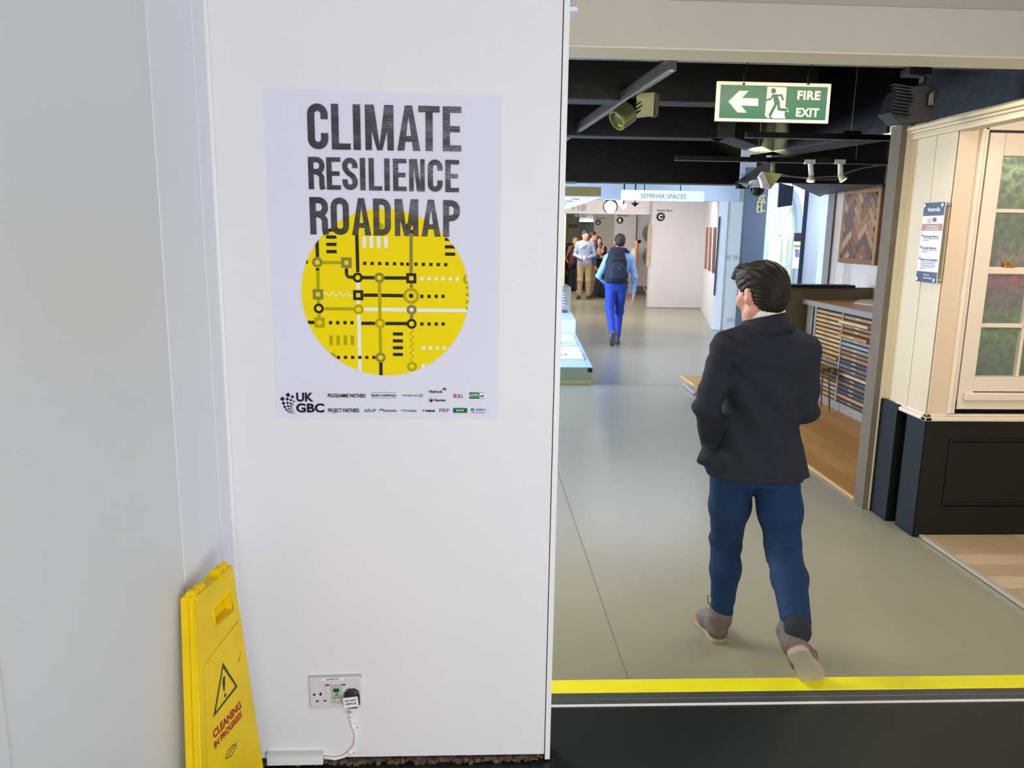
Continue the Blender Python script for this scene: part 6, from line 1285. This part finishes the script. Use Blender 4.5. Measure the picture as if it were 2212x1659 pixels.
# trousers
v = Vol(bb[0], bb[1], .006)
v.loft(P['hip'], P['neck'], lat, [(-.20, .12, .10, 0), (-.1, .160, .115, 0), (.0, .160, .112, 0), (.03, .145, .10, 0)], .02)
for sd_, rr in (('L', (.088, .062, .046)), ('R', (.090, .064, .050))):
    a_, k_, n_ = P['hp'+sd_], P['kn'+sd_], P['an'+sd_]; cf = (k_-n_); cf = n_+cf*.10; md = a_*.5+k_*.5+np.array([0, -.008, 0]); ca_ = k_*.62+cf*.38+np.array([0, -.016, 0])
    v.chain([a_, md, k_, ca_, cf], [rr[0], (rr[0]+rr[1])/2+.004, rr[1], rr[1]-.002, rr[2]], .03)
v.warp(folds([(P['knL'], .10, (.1, 0, 1), 85), (P['knR']+[0, 0, -.03], .12, (-.25, 0, 1), 75), (P['anL']+[0, 0, .06], .06, (.1, 0, 1), 90), (P['anR']+[0, 0, .07], .06, (-.2, 0, 1), 80)], .0034))
def unit(x): return x/np.linalg.norm(x)
for sd_ in 'LR':
    n_, k_ = P['an'+sd_], P['kn'+sd_]; dd = unit(n_-k_); c_ = n_-dd*.028
    v.add(lambda Q, c_=c_, dd=dd: np.maximum(-((Q-c_)@dd), np.linalg.norm(Q-c_, axis=-1)-.13), c_-.13, c_+.13, .0001, sub=True)
tr_ = v.mesh('trousers', M('trouser_blue', '#1B3459', .8, noise=(40, .1), bump=(200, .06), spec=.2), man); tr_['label'] = 'slim mid blue trousers'
for sd_ in 'LR':
    n_, k_ = P['an'+sd_], P['kn'+sd_]; v = Vol(n_-.12, n_+.12, .005); uf = P.get('up'+sd_, np.array([0, 0, 1.])); v.cap(n_+(k_-n_)*.22, P['he'+sd_]*.80+P['to'+sd_]*.20+uf*.07, .046, .043, .01); v.cap(n_+(k_-n_)*.10, n_, .047, .045, .01); v.mesh('sock' if sd_ == 'R' else 'shoe_ankle_collar', M('sock_dark', '#20242C', .9) if sd_ == 'R' else M('shoe_taupe', '#6E6260', .8, noise=(60, .15)), man)
shm = M('shoe_taupe', '#6E6260', .8, noise=(60, .15)); som = M('sole_cream', '#ACA28E', .6, noise=(40, .08)); wem = M('welt_orange', '#C06A3A', .6)
sh1 = shoe(man, P['heL'], P['toL'], (0, 0, 1), shm, som, 1.0, wem, label='left shoe flat on the floor', laces=True)
sh2 = shoe(man, P['heR'], P['toR'], upv, shm, som, 1.0, wem, label='right shoe lifted onto its toe, sole showing', laces=True)
lp = g(1758, 1405, 2.45); MB().tube([lp+[-.01, .02, -.01], lp+[.008, 0, 0], lp+[.014, .0, -.02], lp+[.006, .0, -.035], lp+[-.01, .02, -.03]], .0022, 6).build('lace_loop', M('lace_dark', '#4A4440', .7), man, smooth=True)
lp = g(1534, 1292, 3.1); MB().tube([lp+[.02, .0, -.05], lp+[-.008, 0, -.02], lp+[-.012, .0, .01], lp+[.0, .0, .014], lp+[.012, .0, -.01], lp+[.02, 0, -.04]], .0022, 6).build('lace_loop', M('lace_dark', '#4A4440', .7), man, smooth=True)
# hair: short sides, long swept top with a tuft over the brow
v = Vol(P['head']-.17, P['head']+.18, .0035)
v.ell(L(0, -.018, .034), np.array([.081, .100, .088])*s_, hf, .01); v.ell(L(0, -.055, -.02), np.array([.068, .058, .062])*s_, hf, .03); v.ell(L(0, .02, .056), np.array([.075, .083, .060])*s_, hf, .03)
v.cap(L(-.035, .075, .088), L(-.03, .125, .066), .026, .008, .025); v.cap(L(.01, .08, .09), L(.0, .118, .07), .026, .010, .025); v.cap(L(.045, .07, .085), L(.04, .1, .065), .022, .010, .025)
v.ell(L(0, .108, -.048), np.array([.105, .078, .088])*s_, hf, .012, True); v.ell(L(0, .128, .0), np.array([.07, .045, .052])*s_, hf, .012, True)
for sg_ in (-1, 1): v.ell(L(sg_*.080, .012, -.042), np.array([.035, .040, .056])*s_, hf, .008, True); v.cap(L(sg_*.068, .018, .01), L(sg_*.071, .012, -.016), .008, .005, .006)
v.cut(L(0, -.06, -.068), -hf[2]+hf[1]*.25)
def strands(Q):
    q = (Q-P['head'])@hf.T; a = np.arctan2(q[:, 0], q[:, 2]+.03); return .0022*np.sin(a*34+np.sin(q[:, 1]*60)*1.6+q[:, 1]*30)+.0016*np.sin(a*71+q[:, 1]*55+q[:, 2]*40)
v.warp(strands)
hm = M('hair_dark', '#20160E', .58, noise=(24, .5, (6, 1, 6)), spec=.35); v.mesh('hair', hm, man)
# ---------------------------------------------------------------- man with backpack
def gy(x, y, Y): return atY(x, y, Y)
Y0 = 11.95
J = dict(head=gy(1339, 522, Y0), neck=gy(1339, 543, Y0), shL=gy(1313, 558, Y0), shR=gy(1362, 560, Y0), elL=gy(1294, 595, Y0-.05), wrL=gy(1309, 612, Y0+.15), elR=gy(1371, 598, Y0-.03), wrR=gy(1369, 632, Y0+.03),
         hip=gy(1331, 614, Y0), hpL=gy(1320, 622, Y0), knL=gy(1317, 668, Y0-.02), anL=gy(1323, 723, Y0-.28), hpR=gy(1341, 622, Y0), knR=gy(1338, 670, Y0+.12), anR=gy(1332, 732, Y0+.1),
         heL=gy(1326, 718, Y0-.36), toL=gy(1322, 746, Y0-.22), heR=gy(1331, 739, Y0+.02), toR=gy(1334, 737, Y0+.3))
J['heR'][2] = 0; J['toR'][2] = 0; J['anR'][2] = .085; J['toL'][2] = .01
m2, P, L, hf, bb = person('man in a pale blue shirt and bright blue trousers walking away, wearing a dark backpack', J, (0, 1, 0), (.05, 1, 0), 1.0, .009, origin=(J['hip'][0], J['hip'][1], 0), handpose={'R': ((0, .1, -1), (-1, 0, 0), .5), 'L': ((.3, .6, -.7), (1, 0, 0), .5)})
def shirt(root, P, bb, m_, s=1.0, res=.010, nm_='shirt', hemz=None, cuff=.92, grow=.012, fcs=None, sl=(.060, .048, .036)):
    v = Vol(bb[0], bb[1], res); v.loft(P['hip'], P['neck'], P['shR']-P['shL'], [(a, b*s, c*s, d) for a, b, c, d in TORSO[1:-1]]+[(1.0, .07*s, .066*s, 0)], .03, grow)
    if hemz: v.cut((0, 0, hemz), (0, 0, -1))
    for sd_ in 'LR':
        v.cap(P['neck']*.45+P['sh'+sd_]*.55, P['sh'+sd_], .062*s, .062*s, .05)
        if cuff > .5: v.chain([P['sh'+sd_], P['el'+sd_], P['el'+sd_]+(P['wr'+sd_]-P['el'+sd_])*cuff], [sl[0]*s, sl[1]*s, sl[2]*s], .02)
        else: v.cap(P['sh'+sd_], P['sh'+sd_]*.3+P['el'+sd_]*.7, sl[0]*s, sl[1]*s, .02)
    if fcs is not False: v.warp(folds([(P['elL'], .12, (.2, 0, 1), 50), (P['elR'], .12, (-.2, 0, 1), 50), (P['hip']*.7+P['neck']*.3, .16, (.3, 0, 1), 38)], .006))
    # open the neck
    nk_ = P['neck']+np.array([0, 0, .03]); v.cut(nk_, unit(P['head']-P['neck']))
    return v.mesh(nm_, m_, root)
def pants(root, P, bb, m_, s=1.0, res=.010, top=None, r=(.092, .066, .052), nm_='trousers'):
    v = Vol(bb[0], bb[1], res); v.loft(P['hip'], P['neck'], P['shR']-P['shL'], [(-.22, .11*s, .09*s, 0), (-.1, .172*s, .118*s, 0), (.05, .176*s, .12*s, 0), (.18, .165*s, .112*s, 0)], .03)
    for sd_ in 'LR': v.chain([P['hp'+sd_], P['kn'+sd_], P['kn'+sd_]*.08+P['an'+sd_]*.92], [r[0]*s, r[1]*s, r[2]*s], .03)
    v.warp(folds([(P['knL'], .14, (.2, 0, 1), 48), (P['knR'], .14, (-.2, 0, 1), 48), (P['anL'], .1, (0, 0, 1), 55), (P['anR'], .1, (0, 0, 1), 55)], .005))
    for sd_ in 'LR': v.cut((0, 0, P['hip'][2]+(top or .10)), (0, 0, 1))
    return v.mesh(nm_, m_, root)
def short_hair(root, P, L, hf, m_, s=1.0, res=.006):
    v = Vol(P['head']-.16, P['head']+.17, res); v.ell(L(0, -.018, .032), np.array([.082, .102, .092])*s, hf, .01); v.ell(L(0, -.05, -.02), np.array([.066, .056, .06])*s, hf, .03)
    v.ell(L(0, .112, -.03), np.array([.1, .075, .092])*s, hf, .012, True)
    for sg_ in (-1, 1): v.ell(L(sg_*.08, .012, -.042), np.array([.035, .040, .056])*s, hf, .008, True)
    v.cut(L(0, -.06, -.066), -hf[2]); v.warp(lambda Q: .002*np.sin(Q[:, 0]*190+Q[:, 2]*80)*np.sin(Q[:, 1]*170)); return v.mesh('hair', m_, root)
sb = M('shirt_blue', '#8FB8EC', .7, noise=(12, .05)); shirt(m2, P, bb, sb, 1.0, .009, hemz=P['hip'][2]+.03)
pants(m2, P, bb, M('trouser_royal', '#1F3FA8', .75, noise=(10, .08)), 1.0, .009)
short_hair(m2, P, L, hf, M('hair_brown', '#2E2620', .6))
v = Vol(P['neck']-.14, P['neck']+.14, .005); cN = P['neck']+np.array([0, 0, .012])
v.add(lambda Q: np.maximum(np.abs(np.linalg.norm((Q-cN)[..., :2], axis=-1)-.066)-.005, np.abs((Q-cN)[..., 2])-.025), cN-.12, cN+.12, .002); v.mesh('shirt_collar', sb, m2)
ft = P['toL']-P['heL']; shoe(m2, P['toL']-unit(ft)*.27, P['toL'], (0, .8, .6), M('shoe_brown', '#5A4A44', .6), M('sole_dark', '#5C5650', .7), 1.0, res=.007); shoe(m2, P['heR'], P['heR']+unit(P['toR']-P['heR'])*.28, (0, 0, 1), M('shoe_brown', '#5A4A44', .6), M('sole_dark', '#5C5650', .7), 1.0, res=.007)
v = Vol(P['hip']-.3, P['hip']+.3, .009); v.loft(P['hip'], P['neck'], P['shR']-P['shL'], [(.06, .182, .126, 0), (.14, .178, .124, 0)], .005); v.mesh('belt', M('belt_dark', '#2A1E1A', .5), m2)
# backpack
bpk = M('backpack_navy', '#141826', .75, noise=(20, .12)); bc_ = gy(1331, 573, Y0-.2)
bg = empty('backpack', tuple(bc_), 'dark navy backpack with front pocket worn by the man in blue', 'backpack')
v = Vol(bc_-.36, bc_+.36, .008)
v.loft(bc_-[0, 0, .27], bc_+[0, 0, .27], (1, 0, 0), [(0, .12, .06, 0), (.05, .165, .10, 0), (.25, .172, .12, 0), (.6, .155, .11, 0), (.85, .12, .085, 0), (.97, .07, .05, 0), (1.0, .04, .03, 0)], .02)
v.warp(folds([(bc_, .25, (.5, 0, 1), 26)], .005)); v.mesh('bag_body', bpk, bg)
v = Vol(bc_-.3, bc_+.3, .008); pc_ = bc_+[0, -.115, -.08]; v.loft(pc_-[0, 0, .13], pc_+[0, 0, .13], (1, 0, 0), [(0, .10, .02, 0), (.1, .12, .04, 0), (.7, .115, .04, 0), (1, .07, .015, 0)], .01); v.mesh('front_pocket', M('backpack_pocket', '#1E2436', .7), bg)
MB().tube([bc_+[-.10, -.118, .10], bc_+[0, -.132, .115], bc_+[.10, -.118, .10]], .005, 6).build('zip', M('zip_rust', '#6A3A3A', .5), bg); MB().obox(bc_+[.02, -.160, -.045], (1, 0, 0), (0, 1, 0), (0, 0, 1), .012, .003, .007).build('badge', M('badge_grey', '#8A8E98', .4), bg)
MB().tube([bc_+[-.035, -.02, .26], bc_+[-.03, -.03, .30], bc_+[.03, -.03, .30], bc_+[.035, -.02, .26]], .009, 6).build('grab_handle', bpk, bg, smooth=True)
for sg_, sh_ in ((-1, P['shL']), (1, P['shR'])):
    a_ = bc_+[sg_*.06, .02, .22]; b_ = sh_*.72+P['neck']*.28+np.array([0, -.02, .072]); c_ = b_+[sg_*.01, .13, -.08]; MB().tube([a_, a_*.5+b_*.5+[0, -.03, .03], b_, c_, c_+[sg_*.02, .02, -.2], bc_+[sg_*.19, .14, -.2]], .028, 6).build('shoulder_strap', bpk, bg, smooth=True)
    MB().tube([bc_+[sg_*.17, .02, -.2], bc_+[sg_*.185, .04, -.36]], .006, 5).build('strap_tail', bpk, bg)
# ---------------------------------------------------------------- standing group
def stand(x, yh, yf, Y, yaw, s, wd=1.0):
    """joints of a standing figure whose head top is seen at yh and feet at yf"""
    t = atY(x, yh, Y); H = t[2]; X = t[0]; f = np.array([math.sin(yaw), math.cos(yaw), 0]); r = np.array([f[1], -f[0], 0]); c = np.array([X, Y, 0]); k = H/1.75
    p = lambda a, b, h: c+r*a*k+f*b*k+np.array([0, 0, h*k])
    J = dict(head=p(0, .03, 1.635), neck=p(0, -.01, 1.475), shL=p(-.185*wd, -.01, 1.41), shR=p(.185*wd, -.01, 1.41), elL=p(-.255*wd, .0, 1.13), elR=p(.255*wd, .0, 1.13), wrL=p(-.06, .24, 1.04), wrR=p(.06, .24, 1.04),
             hip=p(0, 0, .93), hpL=p(-.095, 0, .90), hpR=p(.095, 0, .90), knL=p(-.11, .03, .49), knR=p(.10, .03, .49), anL=p(-.12, .0, .09), anR=p(.11, -.02, .09), heL=p(-.12, -.05, 0), toL=p(-.15, .21, 0), heR=p(.11, -.07, 0), toR=p(.16, .19, 0))
    return J, f, r, k, p
R10 = .010
khaki = M('trouser_khaki', '#A08A68', .8, noise=(10, .06)); hdk = M('hair_dark2', '#1E1612', .6)
# grey-blue shirt man facing us, looking to the right
J, f, r, k, p = stand(1265, 498, 644, 20.5, math.radians(190), 1)
m3, P, L, hf, bb = person('man in a grey blue shirt and khaki trousers holding a cup, facing the camera', J, f, (.35, -1, -.1), k, R10, handpose={'L': (p(.1, .26, 1.05)-J['wrL'], (0, 0, 1), .9), 'R': (p(-.1, .26, 1.05)-J['wrR'], (0, 0, 1), .9)})
shirt(m3, P, bb, M('shirt_greyblue', '#8C97B4', .75, noise=(30, .08)), k, R10, hemz=.80*k, grow=.022); pants(m3, P, bb, khaki, k, R10, r=(.10, .078, .062)); short_hair(m3, P, L, hf, hdk, k, .008)
for sd_ in 'LR': shoe(m3, P['he'+sd_], P['to'+sd_], (0, 0, 1), M('shoe_dark', '#2A2220', .5), M('sole_dark', '#5C5650', .7), 1.05, res=.009)
c = p(.0, .10+.03, 1.34); MB().lathe([(.022, 0), (.022, .006)], p(-.03, .155, 1.36), f, 12).lathe([(.022, 0), (.022, .006)], p(.02, .155, 1.32), f, 12).build('hung_sunglasses', M('glass_black', '#101014', .2), m3)
MB().obox(p(.11, .14, 1.34), r, f, (0, 0, 1), .035, .004, .025).build('name_badge', offw, m3)
c = p(0, .33, 1.07); g_ = MB().lathe([(.028, 0), (.036, .09), (.038, .092), (.034, .092)], c-[0, 0, .045], (0, 0, 1), 16).build('paper_cup', offw, None, origin=tuple(c)); tag(g_, 'white paper cup held by the man in the grey blue shirt', 'cup')
# man with glasses behind him, turned right
J, f, r, k, p = stand(1280, 500, 641, 21.0, math.radians(100), 1)
J['wrL'] = p(-.16, .22, 1.10); J['wrR'] = p(.2, .1, .86)
m4, P, L, hf, bb = person('man with glasses and khaki trousers standing in profile behind the man with the cup', J, f, (.95, -.35, 0), k, R10)
shirt(m4, P, bb, M('shirt_slate', '#56607C', .75), k, R10, hemz=.82*k, grow=.022); pants(m4, P, bb, M('trouser_tan', '#8C7854', .8, noise=(10, .06)), k, R10, r=(.11, .085, .065)); short_hair(m4, P, L, hf, hdk, k, .008)
for sd_ in 'LR': shoe(m4, P['he'+sd_], P['to'+sd_], (0, 0, 1), M('shoe_dark', '#2A2220', .5), M('sole_dark', '#5C5650', .7), 1.05, res=.009)
MB().tube([L(.08, .0, .005), L(.055, .095, .005), L(.01, .112, .005), L(-.01, .112, .005), L(-.055, .095, .005), L(-.08, 0, .005)], .004, 5).tube([L(.012+.02*math.cos(t)+.02, .108, .002+.018*math.sin(t)) for t in np.linspace(0, 6.28, 12)], .004, 5).build('spectacles', M('glass_black', '#101014', .2), m4)
# woman with long dark hair behind the table
J, f, r, k, p = stand(1294, 512, 640, 22.35, math.radians(185), 1)
J['wrL'] = p(-.10, .22, 1.28); J['elL'] = p(-.22, .03, 1.10); J['wrR'] = p(.17, .22, 1.26); J['elR'] = p(.24, .03, 1.10)
m5, P, L, hf, bb = person('woman with long dark hair and dark cardigan talking behind the black clothed table', J, f, (.25, -1, 0), k*.96, R10, female=True, handpose={'L': ((0, 0, 1), (0, -1, 0), .5), 'R': ((.3, 0, 1), (0, -1, 0), .5)})
shirt(m5, P, bb, M('blouse_rose', '#B98A78', .7), k*.94, R10, nm_='blouse', hemz=.7*k, cuff=.3)
v = Vol(bb[0], bb[1], R10); v.loft(P['hip'], P['neck'], P['shR']-P['shL'], [(a, b*k*.94+.022, c*k*.94+.022, d) for a, b, c, d in TORSO[1:-1]], .03)
for sd_ in 'LR': v.chain([P['sh'+sd_], P['el'+sd_], P['el'+sd_]*.2+P['wr'+sd_]*.8], [.062, .05, .04], .02)
fc = P['hip']*.5+P['neck']*.5+f*.16; v.ell(fc, (.075, .12, .34), frame(f), .01, True); v.cut(P['neck']+[0, 0, .02], (0, 0, 1)); v.mesh('cardigan', M('cardigan_black', '#16151A', .9), m5)
pants(m5, P, bb, M('trouser_black', '#15151A', .85), k*.95, R10)
v = Vol(P['head']-.4, P['head']+.2, .009); v.ell(L(0, -.02, .03), np.array([.085, .105, .096]), hf, .01); v.cap(L(-.07, -.01, 0), L(-.10, .02, -.26), .035, .03, .03); v.cap(L(.07, -.01, 0), L(.10, .02, -.26), .035, .03, .03); v.cap(L(0, -.06, 0), L(0, -.10, -.26), .07, .06, .03); v.ell(L(0, .10, -.02), np.array([.066, .075, .105]), hf, .01, True); v.mesh('hair', M('hair_long', '#2A1812', .5), m5)
for sd_ in 'LR': shoe(m5, P['he'+sd_], P['to'+sd_], (0, 0, 1), M('shoe_dark', '#2A2220', .5), M('sole_dark', '#5C5650', .7), .95, res=.009)
# blonde woman half hidden on the left, turned away
J, f, r, k, p = stand(1243, 514, 621, 23.3, math.radians(20), 1)
J['elL'] = p(-.30, -.05, 1.08); J['wrL'] = p(-.17, -.16, .92)
m6, P, L, hf, bb = person('blonde woman in dark clothes partly hidden behind the man with the cup', J, f, (.3, 1, 0), k*.97, R10, female=True, handpose={'L': ((.4, 0, -.6), (0, 1, 0), .5)})
shirt(m6, P, bb, M('top_pale_print', '#A88078', .8, noise=(18, .5)), k*.95, R10, nm_='top', hemz=.88*k, cuff=.3); pants(m6, P, bb, M('trouser_black', '#15151A', .85), k, R10, r=(.13, .12, .11))
v = Vol(P['head']-.25, P['head']+.2, .009); v.ell(L(0, -.02, .03), np.array([.088, .108, .098]), hf, .01); v.ell(L(0, -.07, -.02), np.array([.08, .06, .08]), hf, .02); v.ell(L(0, .11, -.02), np.array([.066, .075, .105]), hf, .01, True); v.mesh('hair', M('hair_blonde', '#C8A25A', .5), m6)
for sd_ in 'LR': shoe(m6, P['he'+sd_], P['to'+sd_], (0, 0, 1), M('shoe_pale', '#D8D2C0', .5), M('sole_pale', '#E8E2D0', .7), .95, res=.009)
v = Vol(bb[0], bb[1], R10); v.cap(p(.0, -.15, 1.38), p(-.05, -.16, .95), .10, .12, .02); bgx = v.mesh('shoulder_bag', M('bag_maroon', '#4A1E24', .7), None); tag(bgx, 'dark maroon bag carried by the blonde woman', 'bag')
# person cut off by the white wall at the far left
J, f, r, k, p = stand(1199, 508, 640, 20.8, math.radians(-60), 1)
m7, P, L, hf, bb = person('person in dark clothes mostly hidden by the end of the white wall', J, f, (-.8, .5, 0), k, R10)
shirt(m7, P, bb, M('jumper_dark', '#23262E', .85), k, R10, hemz=.8*k, grow=.02); pants(m7, P, bb, M('trouser_black', '#15151A', .85), k, R10); short_hair(m7, P, L, hf, hdk, k, .008)
for sd_ in 'LR': shoe(m7, P['he'+sd_], P['to'+sd_], (0, 0, 1), M('shoe_dark', '#2A2220', .5), M('sole_dark', '#5C5650', .7), 1.0, res=.009)
# printed patterns and other multi-piece prints too small to pick apart
for o in bpy.data.objects:
    n_ = o.name.split('.')[0]
    if o.type == 'MESH' and o.parent is not None and (n_.endswith('route_lines') or n_ in ('partner_emblems', 'printed_sketch', 'text_lines', 'printed_lines', 'red_emblems', 'green_emblems', 'pin_holes', 'cooling_fins', 'green_logo_blocks', 'partner_lettering', 'title_lettering')):
        o['kind'] = 'stuff'
